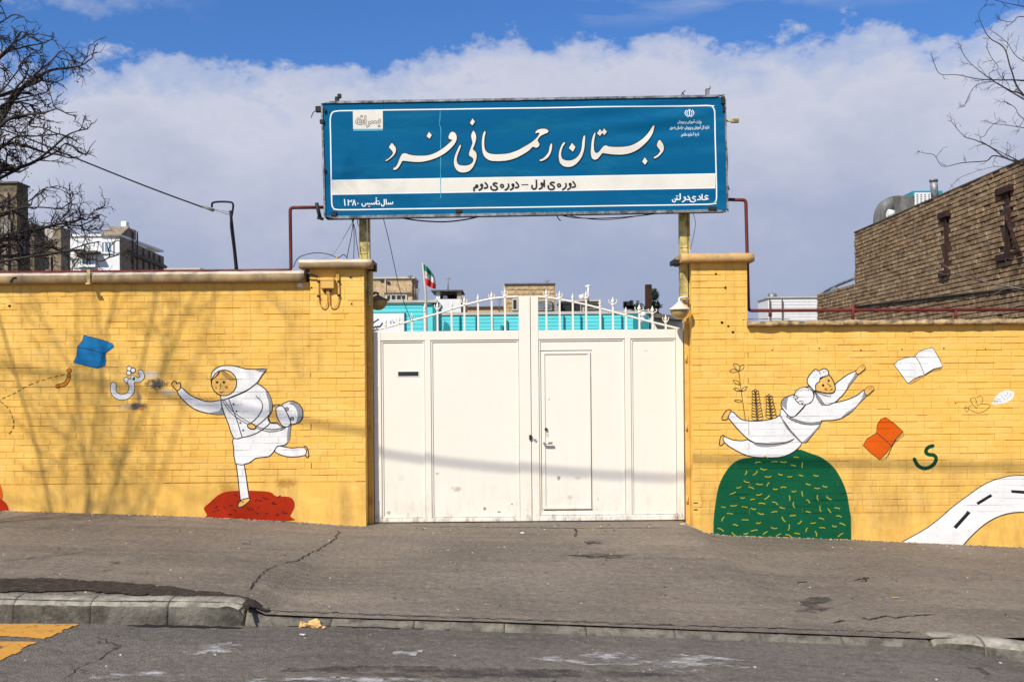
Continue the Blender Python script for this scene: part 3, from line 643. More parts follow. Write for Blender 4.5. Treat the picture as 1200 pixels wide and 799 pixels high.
def brick_wall(root, face, x0, x1, z0, z1, m, seed, budget=300, near=0.0):
    """courses from z1 down to z0; the bricks nearest x=near become single objects, the rest one joined mesh"""
    rnd = random.Random(seed); n = round((z1 - z0) / CH); specs = []; mort = MB(); Y0 = face.y0
    for c in range(n):
        zt = z1 - c * CH; zb = zt - CH; zj = zb + .0075           # joint below the brick
        xs = []; x = x0 - (0.1 if c % 2 else 0.0) + rnd.uniform(-.01, .01); rects = []
        while x < x1:
            L = .194 if rnd.random() > .14 else .0965
            a, bb = max(x, x0), min(x + L - .006, x1)
            if x1 - bb < .03: bb = x1
            if bb - a > .025:
                pr = rnd.gauss(0, .0009); specs.append((a, bb, zj, zt, pr)); rects.append((a, bb, zj, zt, Y0 + pr))
                jd = rnd.choice([.0006, .0008, .0012, .0018]); 
                if bb < x1: rects.append((bb, min(bb + .006, x1), zj, zt, Y0 + jd))
            elif bb > a: rects.append((a, bb, zj, zt, Y0 + .002))
            x += L
            if bb >= x1: break
        face.add(zj, zt, rects)
        x = x0; jr = []
        while x < x1:
            w_ = rnd.uniform(.08, .45); d = rnd.choice([.001, .002, .003, .003, .004, .005, .007, .010]); jr.append((x, min(x + w_, x1), zb, zj, Y0 + d)); x += w_
        face.add(zb, zj, jr)
        for r in rects:
            if r[4] - Y0 > .0005 and r[1] - r[0] < .027: mort.face([(r[0], r[4], r[2]), (r[1], r[4], r[2]), (r[1], r[4], r[3]), (r[0], r[4], r[3])])
        for r in jr: mort.face([(r[0], r[4], r[2]), (r[1], r[4], r[2]), (r[1], r[4], r[3]), (r[0], r[4], r[3])])
    mort.build('mortar', m, root, kind='stuff')
    specs.sort(key=lambda q: abs((q[0] + q[1]) / 2 - near) * 1.0 + abs((q[2] + q[3]) / 2 - 1.3) * .6)
    rest = MB()
    for i, (a, bb, zj, zt, pr) in enumerate(specs):
        if i < budget:
            o = bpy.data.objects.new('brick', brick_mesh(bb - a, m)); COL.objects.link(o); o.parent = root
            o.location = Vector(((a + bb) / 2, Y0 + pr, (zj + zt) / 2)) - ROOT[root]
        else:
            c = .003; y = Y0 + pr
            f = [(a + c, y, zj + c), (bb - c, y, zj + c), (bb - c, y, zt - c), (a + c, y, zt - c)]; g_ = [(a, y + c, zj), (bb, y + c, zj), (bb, y + c, zt), (a, y + c, zt)]; k = [(p[0], y + .03, p[2]) for p in g_]
            rest.face(f)
            for q in range(4): j = (q + 1) % 4; rest.face([g_[q], g_[j], f[j], f[q]]); rest.face([k[q], k[j], g_[j], g_[q]])
    if rest.f: rest.build('brickwork', m, root, kind='stuff')
    return z1 - n * CH

def XW(px, py=480): return P(px, py, YW).x
def ZW(px, py): return P(px, py, YW).z
LW = Face(YW); RW = Face(YW)
z_l = ZW(180, 566.5); z_r = ZW(1000, 601)
xlp = XW(364); xle = XW(428); xrp = XW(811.5); xre = XW(877)
left_top = ZW(180, 331); right_top = ZW(1040, 384); lcap = ZW(393, 318); rcap = ZW(840, 306)
# snap courses to one grid so wall and pillar line up
def top_on_grid(zb, zt): return zb + round((zt - zb) / CH) * CH
def yellow_part(name, label, x0, x1, zb, zt, face, seed, near, cat='wall'):
    root = thing(name, ((x0 + x1) / 2, YW + .15, min(interp(x0, WALLZ), interp(x1, WALLZ)) - .02), label, cat)
    t = top_on_grid(zb, zt); brick_wall(root, face, x0, x1, zb, t, M['yellow'], seed, 300, near)
    b = MB(); d = .40 if cat == 'pillar' else .30
    b.box(x0, x1, YW + .02, YW + d, E - 2.3, t); b.build('wall_core', M['yellow'], root)
    # rendered plinth
    n = max(2, int((x1 - x0) / .2)); pl = MB(); 
    for i in range(n):
        a = x0 + (x1 - x0) * i / n; c = x0 + (x1 - x0) * (i + 1) / n
        ya, yc = [YW - .004 - .003 * noise.noise(Vector((q * 2, 0, seed))) for q in (a, c)]
        pl.face([(a, ya, E - 2.3), (c, yc, E - 2.3), (c, yc, zb - .006), (a, ya, zb - .006)], sm=True); pl.face([(a, ya, zb - .006), (c, yc, zb - .006), (c, YW + .02, zb), (a, YW + .02, zb)])
    pl.build('plinth', M['yellow'], root)
    face.add(E - 2.3, zb, [(x0, x1, E - 2.3, zb, YW - .0085)])
    return root, t
lw_root, lt = yellow_part('brick_wall', 'long yellow painted brick wall left of the gate, painted with a girl in white', -8.5, xlp, z_l, left_top, LW, 11, XW(330))
lp_root, lpt = yellow_part('gate_pillar', 'yellow brick pillar at the left of the gate, with a junction box', xlp, xle, z_l, lcap, LW, 12, XW(400), 'pillar')
rp_root, rpt = yellow_part('gate_pillar', 'yellow brick pillar at the right of the gate, under a lit stone cap', xrp, xre, z_r, rcap, RW, 13, XW(840), 'pillar')
rw_root, rt = yellow_part('brick_wall', 'yellow painted brick wall right of the gate, painted with a flying boy and a road', xre, 8.5, z_r, right_top, RW, 14, XW(900))
def slab(root, name, x0, x1, y0, y1, z0, z1, m, seed, ch=.012, rough=.006, top_ch=.03, top='coping_top'):
    b = MB(); n = max(3, int((x1 - x0) / .07)); rows = []
    for i in range(n + 1):
        x = x0 + (x1 - x0) * i / n; j = lambda a: noise.noise(Vector((x * 8, a * 5.1, seed))) * rough + noise.noise(Vector((x * 31, a * 5.1, seed))) * rough * .5
        rows.append([(x, y0 + .02, z0 + j(9) * .5), (x, y0 + j(1), z0 + .008 + j(2)), (x, y0 + j(3), z1 - top_ch + j(4)), (x, y0 + top_ch + j(5), z1 + j(6) * .6), (x, y1, z1), (x, y1, z0)])
    k = 6
    for r in rows: b.v += r
    for i in range(n):
        for a in range(k):
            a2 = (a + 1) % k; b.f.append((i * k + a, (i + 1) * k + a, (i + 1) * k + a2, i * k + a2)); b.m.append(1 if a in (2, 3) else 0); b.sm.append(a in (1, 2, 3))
    b.f.append(tuple(range(k))); b.f.append(tuple(n * k + a for a in range(k))[::-1]); b.m += [0, 0]; b.sm += [False, False]
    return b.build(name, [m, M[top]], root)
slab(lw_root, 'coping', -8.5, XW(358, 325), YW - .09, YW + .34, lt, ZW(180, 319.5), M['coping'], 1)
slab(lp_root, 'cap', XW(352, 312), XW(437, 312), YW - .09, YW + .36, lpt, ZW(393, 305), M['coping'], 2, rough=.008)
slab(rp_root, 'cap', XW(797, 300), XW(882, 300), YW - .09, YW + .42, rpt, ZW(840, 297.5), M['coping_y'], 3, top='coping_y')
slab(rw_root, 'coping', XW(875, 380), 8.5, YW - .07, YW + .34, rt, ZW(1040, 375), M['coping_r'], 4, rough=.016, top='coping_r')
# small worn patches where the render fell off, and anchor holes
def holes(root, pts, r=.012):
    b = MB()
    for px, py in pts:
        c = P(px, py, YW - .003); n = 7; b.face([(c.x + r * random.uniform(.6, 1.2) * math.cos(k * .9), c.y, c.z + r * random.uniform(.6, 1.2) * math.sin(k * .9)) for k in range(n)])
    b.build('anchor_hole', M['crack'], root)
holes(lw_root, [(11, 358.5)], .018); holes(lp_root, [(411, 325), (412, 356), (365, 337)]); holes(rp_root, [(850, 337), (853.5, 382), (859, 389), (839, 321), (855, 299), (846, 378)], .016)
holes(rw_root, [(1009, 410), (1057, 409), (1106, 408), (1155, 409), (1120, 472), (905, 410), (960, 408)], .009)
# bricks missing their painted edge at the right pillar foot
b = MB()
for py in (589, 597, 604): c = P(815, py, YW - .004); b.face([(c.x - .02, c.y, c.z - .006), (c.x + .03, c.y, c.z - .004), (c.x + .02, c.y, c.z + .008), (c.x - .02, c.y, c.z + .005)])
b.build('open_joint', M['crack'], rp_root)

# ------------------------------------------------------------------ murals
def Z(ox, oy, s, pts): return [(ox + x / s, oy + y / s) for x, y in pts]
class Mural:
    def __init__(s, face, root): s.face = face; s.root = root; s.b = MB(); s.mats = []; s.k = 0
    def mi(s, key):
        m = M[key]
        if m not in s.mats: s.mats.append(m)
        return s.mats.index(m)
    def tris(s, pts):                   # pts: px polygon -> (x, z) triangles
        q = [P(x, y, YW) for x, y in pts]; q = [(p.x, p.z) for p in q]
        return [[q[i] for i in t] for t in tessellate_polygon([[Vector((x, z, 0)) for x, z in q]])]
    def drape(s, tri, mi, off):
        lo = min(p[1] for p in tri); hi = max(p[1] for p in tri); xl = min(p[0] for p in tri); xh = max(p[0] for p in tri)
        for z0, z1, rects in s.face.rows:
            if z1 <= lo or z0 >= hi: continue
            for r in rects:
                if r[1] <= xl or r[0] >= xh: continue
                dep = r[4] - s.face.y0
                if z1 - z0 < .011 and dep > .0015:      # paint runs over the lip of the brick below the joint
                    f = .0045; c = clip(tri, r[0], r[1], r[2] + f, r[3])
                    if c: s.b.face([(x, r[4] - off, z) for x, z in c], mi)
                    c = clip(tri, r[0], r[1], r[2], r[2] + f)
                    if c: s.b.face([(x, s.face.y0 - .0005 + dep * (z - r[2]) / f - off, z) for x, z in c], mi)
                    continue
                c = clip(tri, r[0], r[1], r[2], r[3])
                if c: s.b.face([(x, r[4] - off, z) for x, z in c], mi)
    def poly(s, pts, key, sm=3, line=None):
        if sm: pts = smooth(pts, sm, True)
        s.k += 1; off = .0008 + .00012 * s.k
        for t in s.tris(pts): s.drape(t, s.mi(key), off)
        if line: s.stroke(list(pts) + [pts[0]], line, 'm_black', 0)
    def stroke(s, pts, w, key='m_black', sm=3, caps=True):
        if sm: pts = smooth(pts, sm)
        pts = [p for i, p in enumerate(pts) if i == 0 or math.hypot(p[0] - pts[i - 1][0], p[1] - pts[i - 1][1]) > .05]
        if len(pts) < 2: return
        s.k += 1; off = .0008 + .00012 * s.k; L = []; R = []; mi = s.mi(key)
        for i, p in enumerate(pts):
            a = pts[max(0, i - 1)]; c = pts[min(len(pts) - 1, i + 1)]; d = Vector((c[0] - a[0], c[1] - a[1]))
            if d.length < 1e-6: d = Vector((1, 0))
            d.normalize(); L.append((p[0] - d.y * w / 2, p[1] + d.x * w / 2)); R.append((p[0] + d.y * w / 2, p[1] - d.x * w / 2))
        f = lambda p: (P(p[0], p[1], YW).x, P(p[0], p[1], YW).z)
        for i in range(len(pts) - 1):
            q = [f(L[i]), f(L[i + 1]), f(R[i + 1]), f(R[i])]; s.drape([q[0], q[1], q[2]], mi, off); s.drape([q[0], q[2], q[3]], mi, off)
        if caps and w > 2:
            for c in (pts[0], pts[-1]):
                s.disc(c[0], c[1], w / 2, key, off=off + .0002)
    def disc(s, x, y, r, key, ry=None, line=None, off=None, n=12):
        if off is None: s.k += 1; off = .0008 + .00012 * s.k
        pts = [(x + r * math.cos(2 * math.pi * k / n), y + (ry or r) * math.sin(2 * math.pi * k / n)) for k in range(n)]
        for t in s.tris(pts): s.drape(t, s.mi(key), off)
        if line: s.stroke(pts + [pts[0]], line, 'm_black', 0)
    def done(s, name, label): return s.b.build(name, s.mats, s.root, label=label)
LN = 1.2
# --- left wall: girl running
G3 = lambda pts: Z(240, 420, 7.99, pts)
G1 = lambda pts: Z(190, 420, 7.99, pts)
G2 = lambda pts: Z(260, 480, 6.146, pts)
m = Mural(LW, lw_root)
m.poly(Z(180, 410, 3.805, [(225, 705), (250, 680), (290, 645), (330, 630), (400, 626), (480, 628), (525, 634), (548, 651), (600, 653), (624, 668), (627, 700), (608, 738), (605, 760), (240, 760), (240, 735)]), 'm_red', 3)
rr = random.Random(3)
for i in range(26):
    x = 250 + rr.random() * 88; y = 579 + rr.random() * 24
    if x < 262 and y < 584: continue
    a = rr.uniform(-.9, .9); m.stroke([(x - 2 * math.cos(a), y - 2 * math.sin(a)), (x + 2 * math.cos(a), y + 2 * math.sin(a))], 1.0, 'm_black', 0, False)
m.done('mural_mound', 'painted dark red mound with black dashes under the girl')
m = Mural(LW, lw_root)
m.poly(G2([(595, 265), (610, 268), (625, 310), (622, 345), (605, 335), (595, 300)]), 'm_skin', 3, LN)
m.poly(G2([(400, 265), (430, 262), (500, 275), (597, 272), (602, 325), (510, 340), (440, 330), (380, 300)]), 'm_white', 2, LN)
m.poly(G2([(103, 380), (158, 380), (175, 480), (198, 632), (135, 650), (120, 520)]), 'm_white', 1, LN)
m.poly(G2([(135, 652), (198, 635), (200, 655), (150, 695), (118, 697)]), 'm_skin', 3, LN)
m.poly(G2([(85, 200), (85, 270), (100, 390), (190, 385), (240, 350), (290, 342), (340, 335), (375, 300), (400, 262), (450, 255), (485, 220), (493, 150), (497, 95), (440, 128), (395, 92), (350, 92), (330, 60), (280, 100), (200, 150)]), 'm_white', 2, LN)
m.poly(G2([(470, 235), (487, 220), (493, 150), (496, 112), (478, 118), (472, 170)]), 'm_grey', 2)
m.poly(G1([(180, 272), (140, 310), (190, 380), (260, 445), (330, 485), (430, 512), (575, 522), (560, 455), (550, 392), (480, 402), (410, 400), (340, 378), (270, 345), (220, 305)]), 'm_white', 2, LN)
m.poly(G1([(430, 510), (575, 522), (558, 440), (540, 488), (480, 500)]), 'm_grey', 2)
m.poly(G1([(145, 302), (115, 275), (92, 252), (90, 235), (105, 217), (125, 212), (143, 237), (158, 226), (172, 235), (172, 275)]), 'm_skin', 3, LN)
for a in (((110, 222), (125, 248)), ((98, 235), (118, 258)), ((125, 215), (135, 245))): m.stroke(G1(list(a)), .5, 'm_black', 0)
m.poly(G3([(150, 385), (185, 520), (225, 620), (270, 745), (350, 738), (430, 720), (500, 690), (560, 650), (612, 600), (595, 550), (630, 480), (630, 420), (610, 350), (570, 290), (520, 250), (485, 235), (440, 270), (380, 310), (300, 345), (220, 375)]), 'm_white', 2, LN)
m.poly(G3([(575, 305), (610, 350), (630, 420), (628, 490), (605, 530), (600, 420), (580, 350)]), 'm_grey', 2)
m.poly(G3([(720, 440), (760, 410), (820, 398), (880, 425), (915, 480), (915, 550), (890, 590), (850, 608), (805, 610), (760, 520)]), 'm_white', 3, LN)
m.poly(G3([(790, 420), (820, 402), (880, 428), (912, 482), (912, 550), (885, 588), (855, 600), (870, 540), (860, 480), (830, 440)]), 'm_grey', 2)
m.poly(G3([(670, 460), (700, 443), (735, 450), (775, 520), (800, 580), (800, 620), (755, 640), (715, 615), (680, 550), (668, 500)]), 'm_white', 3, LN)
for c in ((770, 472), (818, 562)): c = G3([c])[0]; m.disc(c[0], c[1], 2.1, 'm_grey', line=.6)
m.poly(G3([(60, 185), (65, 140), (90, 105), (140, 75), (200, 66), (280, 70), (350, 88), (400, 100), (480, 101), (578, 98), (540, 150), (500, 215), (480, 235), (430, 275), (350, 318), (260, 355), (200, 380), (155, 385), (146, 345), (100, 310), (65, 240)]), 'm_white', 2, LN)
m.poly(G3([(460, 104), (578, 99), (552, 128), (510, 125)]), 'm_grey', 1)
c = G3([(182, 228)])[0]; m.disc(c[0], c[1], 118 / 7.99, 'm_skin', 120 / 7.99, LN, n=26)
for k in range(5): m.stroke(G3([(145 - k * 3, 118 + k * 2), (130 - k * 6, 150 + k * 4), (100 - k * 7, 178 + k * 3), (72, 190 + k * 4)]), .5)
for k in range(5): m.stroke(G3([(150 + k * 7, 115), (175 + k * 10, 155 - k * 3), (215 + k * 10, 190 - k * 4), (245 + k * 12, 210 - k * 2)]), .5)
for c in ((117, 222), (180, 222)): c = G3([c])[0]; m.disc(c[0], c[1], 1.5, 'm_black')
for c in ((105, 275, 1.2), (205, 270, 1.7)): q = G3([c[:2]])[0]; m.disc(q[0], q[1], c[2], 'm_cheek')
m.stroke(G3([(148, 235), (150, 285), (135, 290)]), .6, 'm_black', 0); m.stroke(G3([(138, 308), (155, 320), (174, 306)]), 1.0)
m.stroke(G3([(165, 390), (230, 490), (300, 553), (400, 612), (500, 655), (600, 682), (700, 672), (755, 645)]), .7); m.stroke(G3([(185, 388), (250, 480), (330, 545), (430, 605), (520, 645), (620, 662), (700, 655), (745, 638)]), .7)
m.stroke(G3([(630, 440), (680, 430), (730, 445)]), .7); m.stroke(G3([(630, 452), (665, 446)]), .5)
m.stroke(G3([(480, 350), (530, 400), (540, 460), (500, 540), (430, 605)]), .8); m.stroke(G3([(625, 500), (560, 570), (480, 635)]), .8)
m.poly(G3([(400, 630), (430, 603), (478, 635), (465, 658), (425, 655)]), 'm_skin', 3, LN)
for c in ((270, 425), (297, 493), (333, 600), (360, 670)): q = G3([c])[0]; m.disc(q[0], q[1], 1.0, 'm_black')
m.stroke(G3([(225, 378), (260, 470), (300, 570), (350, 738)]), .8)
m.stroke(G3([(590, 555), (612, 600), (690, 602)]), .7)
m.done('mural_girl', 'painted girl in a white hooded dress running with a shoulder bag')
A6 = lambda pts: Z(0, 370, 6.0, pts)
m = Mural(LW, lw_root)
m.poly(A6([(590, 137), (720, 170), (790, 195), (802, 220), (740, 265), (745, 310), (740, 350), (685, 370), (600, 350), (515, 328), (540, 280), (545, 218), (580, 175)]), 'm_blue', 0, .6)
m.stroke(A6([(545, 218), (640, 240), (735, 266)]), .6); m.stroke(A6([(735, 266), (770, 230), (800, 207)]), .6); m.stroke(A6([(728, 268), (715, 320), (685, 368)]), .6); m.stroke(A6([(736, 268), (730, 320), (706, 362)]), .5)
m.done('mural_book', 'painted blue closed book in flight')
m = Mural(LW, lw_root); pz = A6([(485, 418), (478, 450), (455, 480), (405, 495)])
m.stroke(pz, 5.0, 'm_black'); m.stroke(pz, 3.6, 'm_amber'); q = A6([(487, 385)])[0]; m.disc(q[0], q[1], 2.8, 'm_amber', line=.7)
m.done('mural_letter', 'painted amber letter ze')
m = Mural(LW, lw_root); pz = A6([(988, 395), (1000, 425), (985, 447), (955, 450), (938, 428), (932, 460), (905, 462), (886, 448)]); pz2 = A6([(915, 462), (928, 500), (915, 545), (870, 572), (820, 562), (797, 525), (798, 486)])
m.stroke(pz, 6.2, 'm_black'); m.stroke(pz2, 7.4, 'm_black'); m.stroke(pz, 4.7, 'm_white'); m.stroke(pz2, 5.9, 'm_white')
for c in ((908, 370), (936, 383), (905, 402)): q = A6([c])[0]; m.disc(q[0], q[1], 2.8, 'm_white', line=.9)
m.done('mural_letter', 'painted white letter shin')
m = Mural(LW, lw_root)
def dashes(m, pts, w=.8, on=3.4, off=2.0):
    pts = smooth(pts, 8); acc = 0; cur = [pts[0]]; draw = True
    for a, c in zip(pts, pts[1:]):
        acc += math.hypot(c[0] - a[0], c[1] - a[1]); cur.append(c)
        if acc > (on if draw else off):
            if draw: m.stroke(cur, w, 'm_black', 0, False)
            cur = [c]; acc = 0; draw = not draw
dashes(m, A6([(455, 415), (350, 437), (200, 490), (100, 545), (0, 590), (-120, 660)])); dashes(m, A6([(0, 600), (50, 640), (85, 700), (96, 750), (88, 800), (40, 850)]))
m.done('mural_dashed_line', 'painted black dashed flight line')
m = Mural(LW, lw_root)
m.poly([(-25, 562), (-8, 560), (0, 567), (3, 578), (1, 586), (-10, 590), (-25, 585)], 'm_orange', 3); m.poly([(-35, 600), (-12, 585), (0, 584), (8, 590), (10, 600), (4, 606), (-30, 606)], 'm_red', 3)
m.done('mural_mound', 'painted red mound at the left edge')
# --- right wall: boy flying over a hill
B1 = lambda pts: Z(930, 420, 7.99, pts)
B2 = lambda pts: Z(835, 420, 6.655, pts)
B0 = lambda pts: Z(820, 400, 3.327, pts)
m = Mural(RW, rw_root)
hill = B0([(52, 800), (53, 700), (60, 640), (75, 560), (110, 495), (150, 462), (200, 452), (270, 452), (330, 440), (380, 420), (430, 435), (480, 455), (530, 500), (570, 580), (588, 680), (590, 800)])
m.poly(smooth(hill[1:-1], 4) + [hill[-1], hill[0]], 'm_green', 0); rr = random.Random(8)
placed = []
for _ in range(900):
    x = rr.uniform(838, 996); y = rr.uniform(533, 628); t = (y - 528) / 100.0
    if abs(x - 916) > 78 * math.sqrt(min(1, max(0, t) * 1.25 + .05)) - 4: continue
    if any(math.hypot(x - a, (y - c)) < 9.4 for a, c in placed): continue
    placed.append((x, y)); a = rr.choice([rr.uniform(-.3, .3), rr.uniform(-1.6, 1.6)]); l = rr.uniform(2.5, 4.0); k = rr.uniform(-1.3, 1.3)
    m.stroke([(x - l * math.cos(a), y - l * math.sin(a)), (x - k * math.sin(a), y + k * math.cos(a)), (x + l * math.cos(a), y + l * math.sin(a))], 1.15, 'm_lime', 2, False)
m.done('mural_hill', 'painted dark green hill with lime strokes')
m = Mural(RW, rw_root)
m.stroke(B2([(257, 475), (235, 340), (220, 230), (205, 105)]), .75)
for e in (((135, 95), (160, 82), (195, 95), (200, 104), (160, 110), (138, 106)), ((168, 38), (200, 48), (215, 70), (205, 95), (178, 78), (165, 55)), ((208, 98), (215, 65), (240, 48), (245, 70), (225, 92)), ((160, 170), (190, 172), (218, 205), (190, 200), (170, 188)), ((162, 235), (190, 230), (218, 255), (190, 252)), ((225, 258), (235, 232), (270, 218), (255, 245)), ((168, 328), (200, 322), (228, 332), (205, 342))):
    q = B2(list(e)); m.stroke(q + [q[0]], .7)
m.done('mural_flower', 'painted black outline flower on a tall stem')
m = Mural(RW, rw_root)
for (x0, y0, x1, y1, n, w) in ((350, 480, 332, 262, 10, 34), (458, 465, 438, 300, 7, 32)):
    m.stroke(B2([(x0, y0), ((x0 + x1) / 2, (y0 + y1) / 2), (x1, y1)]), .8)
    for k in range(n):
        t = k / (n - .3); cx = x0 + (x1 - x0) * t; cy = y0 + (y1 - y0) * t; ww = w * (1 - .45 * t)
        for sd in (-1, 1): q = B2([(cx, cy), (cx + sd * ww * .6, cy - 25), (cx + sd * ww * 1.35, cy - 22), (cx + sd * ww * 1.0, cy - 2)]); m.stroke(q + [q[0]], .7, 'm_black', 2, False)
    q = B2([(x1, y1), (x1 - 8, y1 - 12), (x1, y1 - 24), (x1 + 9, y1 - 12)]); m.stroke(q + [q[0]], .6)
m.done('mural_fern', 'two painted black outline fern fronds')
m = Mural(RW, rw_root)
m.poly(B2([(120, 470), (75, 478), (80, 445), (110, 405), (145, 405)]), 'm_skin', 3, LN); m.poly(B2([(92, 650), (70, 678), (55, 670), (60, 620), (80, 598), (95, 610)]), 'm_skin', 3, LN)
m.poly(B2([(92, 655), (88, 608), (160, 635), (240, 640), (275, 632), (330, 660), (450, 668), (560, 660), (640, 628), (695, 658), (660, 705), (600, 745), (520, 770), (400, 772), (280, 760), (180, 715)]), 'm_white', 2, LN)
m.poly(B2([(120, 460), (150, 412), (210, 465), (260, 483), (340, 488), (430, 478), (490, 462), (525, 440), (560, 510), (640, 605), (690, 655), (600, 660), (450, 665), (350, 665), (280, 630), (200, 555)]), 'm_white', 2)
m.stroke(B2([(120, 460), (200, 555), (280, 630), (350, 665)]), LN); m.stroke(B2([(120, 460), (150, 412), (210, 465), (260, 483), (340, 488), (430, 478), (490, 462), (525, 440)]), LN)
m.poly(B2([(315, 655), (400, 658), (500, 660), (590, 648), (640, 628), (580, 665), (480, 685), (400, 690), (340, 680)]), 'm_grey', 2); m.stroke(B2([(330, 660), (450, 664), (560, 656), (638, 627)]), LN)
m.poly([(914, 487), (915, 479), (930, 484), (945, 492), (963, 494), (954, 507), (945, 518), (939, 518), (926, 504)], 'm_white', 1, LN)
m.stroke([(915, 487), (922, 501), (938, 518)], 1.5, 'm_grey')
m.poly(B1([(390, 240), (430, 205), (500, 155), (580, 118), (603, 148), (530, 240), (470, 330), (430, 370), (380, 415), (290, 435), (200, 340), (200, 310), (240, 310), (320, 325), (370, 318)]), 'm_white', 2, LN)
m.poly(B1([(583, 118), (603, 148), (530, 240), (500, 275), (510, 240), (560, 170)]), 'm_grey', 2)
m.poly(B1([(290, 435), (380, 412), (450, 400), (530, 375), (600, 340), (660, 295), (685, 345), (620, 410), (550, 490), (480, 540), (430, 565), (360, 578), (260, 582), (245, 608), (100, 605), (-30, 560), (-60, 520), (110, 330), (190, 300)]), 'm_white', 2, LN)
m.poly(B1([(660, 300), (685, 345), (620, 410), (550, 490), (440, 560), (500, 500), (580, 450), (640, 370)]), 'm_grey', 2)
m.poly([(915, 474), (919, 466), (931, 462), (936, 457), (944, 453.5), (951, 454), (954, 462), (950, 472), (944, 474), (931, 488), (924, 487), (918, 480)], 'm_white', 2, LN)
m.poly([(915, 474), (919, 466), (924, 465), (922, 472), (922, 481)], 'm_grey', 1)
m.stroke(B1([(0, 340), (60, 395), (115, 430), (20, 535)]), LN); m.stroke(B1([(190, 300), (190, 350), (170, 400), (115, 430)]), LN)
q = B1([(98, 350)])[0]; m.disc(q[0], q[1], 11.3, 'm_white', 10.2, 1.0, n=22)
for k in range(9): a_ = 3.5 + k * .22; m.disc(q[0] + 9.6 * math.cos(a_), q[1] + 8.4 * math.sin(a_), .45, 'm_black', n=5); m.disc(q[0] + 8.0 * math.cos(a_ + .1), q[1] + 6.9 * math.sin(a_ + .1), .4, 'm_grey', n=5)
for c in ((20, 362), (66, 412)): q = B1([c])[0]; m.disc(q[0], q[1], 2.7, 'm_white', 2.0, .7); m.disc(q[0] + 1.5, q[1] - .6, 1.4, 'm_white', 1.2, .5)
m.poly(B1([(-40, 550), (0, 562), (80, 590), (160, 600), (250, 590), (245, 610), (150, 618), (60, 605), (0, 582), (-40, 565)]), 'm_grey', 2, .5)
m.poly(B1([(200, 325), (240, 360), (290, 435), (262, 435), (215, 370)]), 'm_grey', 1, .5)
m.poly(B1([(250, 612), (250, 625), (110, 790), (78, 785), (150, 720)]), 'm_grey', 1)
m.poly(B1([(205, 250), (215, 225), (245, 195), (320, 155), (355, 185), (380, 235), (388, 285), (370, 318), (310, 325), (240, 310), (205, 300)]), 'm_skin', 3, LN)
m.poly(B1([(165, 275), (130, 235), (128, 190), (160, 140), (200, 100), (235, 115), (280, 95), (318, 110), (325, 150), (300, 168), (250, 180), (240, 215), (205, 245), (205, 300), (185, 300)]), 'm_white', 3, LN)
rr = random.Random(4)
for _ in range(22): q = B1([(rr.uniform(165, 310), rr.uniform(115, 175))])[0]; m.disc(q[0], q[1], .45, 'm_black', n=6)
m.stroke(B1([(205, 312), (270, 335), (335, 355), (342, 340)]), .6)
for c, r in (((325, 207), 1.2), ((273, 250), 1.5)): q = B1([c])[0]; m.disc(q[0], q[1], r, 'm_black')
q = B1([(298, 285)])[0]; m.disc(q[0], q[1], 1.6, 'm_cheek'); m.stroke(B1([(308, 232), (350, 260), (330, 264)]), .5, 'm_black', 0); m.stroke(B1([(340, 295), (362, 280)]), .6, 'm_black', 0)
m.poly(B1([(580, 118), (625, 65), (655, 60), (668, 80), (660, 100), (603, 145)]), 'm_skin', 2, .6); m.poly(B1([(660, 295), (700, 262), (735, 258), (750, 290), (730, 305), (680, 345)]), 'm_skin', 2, .6)
for a in (((630, 72), (645, 92)), ((642, 66), (658, 84)), ((700, 272), (712, 290)), ((718, 264), (732, 286))): m.stroke(B1(list(a)), .5, 'm_black', 0)
m.done('mural_boy', 'painted boy in white with a backpack flying above the hill')
C5 = lambda pts: Z(1000, 400, 4.99, pts)
m = Mural(RW, rw_root)
m.poly(C5([(290, 528), (296, 550), (255, 580), (228, 612), (205, 665), (165, 698), (158, 690), (222, 612)]), 'm_skin', 0, .5)
m.poly(C5([(58, 608), (80, 568), (135, 535), (140, 485), (160, 455), (187, 443), (240, 480), (290, 525), (252, 565), (222, 612), (195, 650), (155, 693), (100, 650)]), 'm_orange', 0, .7)
m.stroke(C5([(135, 535), (180, 570), (222, 612)]), .7); m.stroke(C5([(294, 540), (250, 575), (226, 612), (190, 690)]), .5)
m.done('mural_book', 'painted orange open book')
m = Mural(RW, rw_root)
m.poly(C5([(415, 195), (470, 165), (518, 152), (505, 168), (450, 180), (418, 200), (380, 225), (335, 248), (320, 246)]), 'm_skin', 0, .5)
m.poly(C5([(237, 135), (260, 112), (300, 96), (360, 88), (380, 62), (420, 44), (465, 38), (500, 95), (523, 147), (470, 160), (415, 195), (360, 215), (318, 245)]), 'm_white', 0, .7)
m.stroke(C5([(360, 88), (385, 120), (415, 195)]), .7); m.stroke(C5([(516, 158), (460, 172), (418, 198)]), .5)
m.done('mural_book', 'painted white open book')
m = Mural(RW, rw_root); m.stroke(C5([(464, 610), (436, 620), (424, 645), (440, 660), (472, 665), (484, 688), (466, 722), (420, 742), (378, 725), (357, 688)]), 4.4, 'm_dkgreen'); m.done('mural_letter', 'painted dark green letter ye')
D13 = lambda pts: Z(1110, 440, 13.31, pts)
m = Mural(RW, rw_root)
for q in ([(320, 495), (390, 460)], [(335, 520), (385, 545), (430, 570), (490, 580), (560, 565), (630, 520), (672, 475), (640, 448), (540, 445), (480, 455)], [(355, 370), (430, 340), (470, 480), (445, 500), (400, 450), (355, 370)], [(460, 350), (475, 328), (545, 325), (540, 440)], [(270, 475), (300, 500), (270, 520)], [(280, 530), (295, 565), (325, 550), (330, 515), (300, 510)]): m.stroke(D13(q), .55, 'm_black', 2, False)
m.done('mural_bird', 'small painted outline bird')
m = Mural(RW, rw_root)
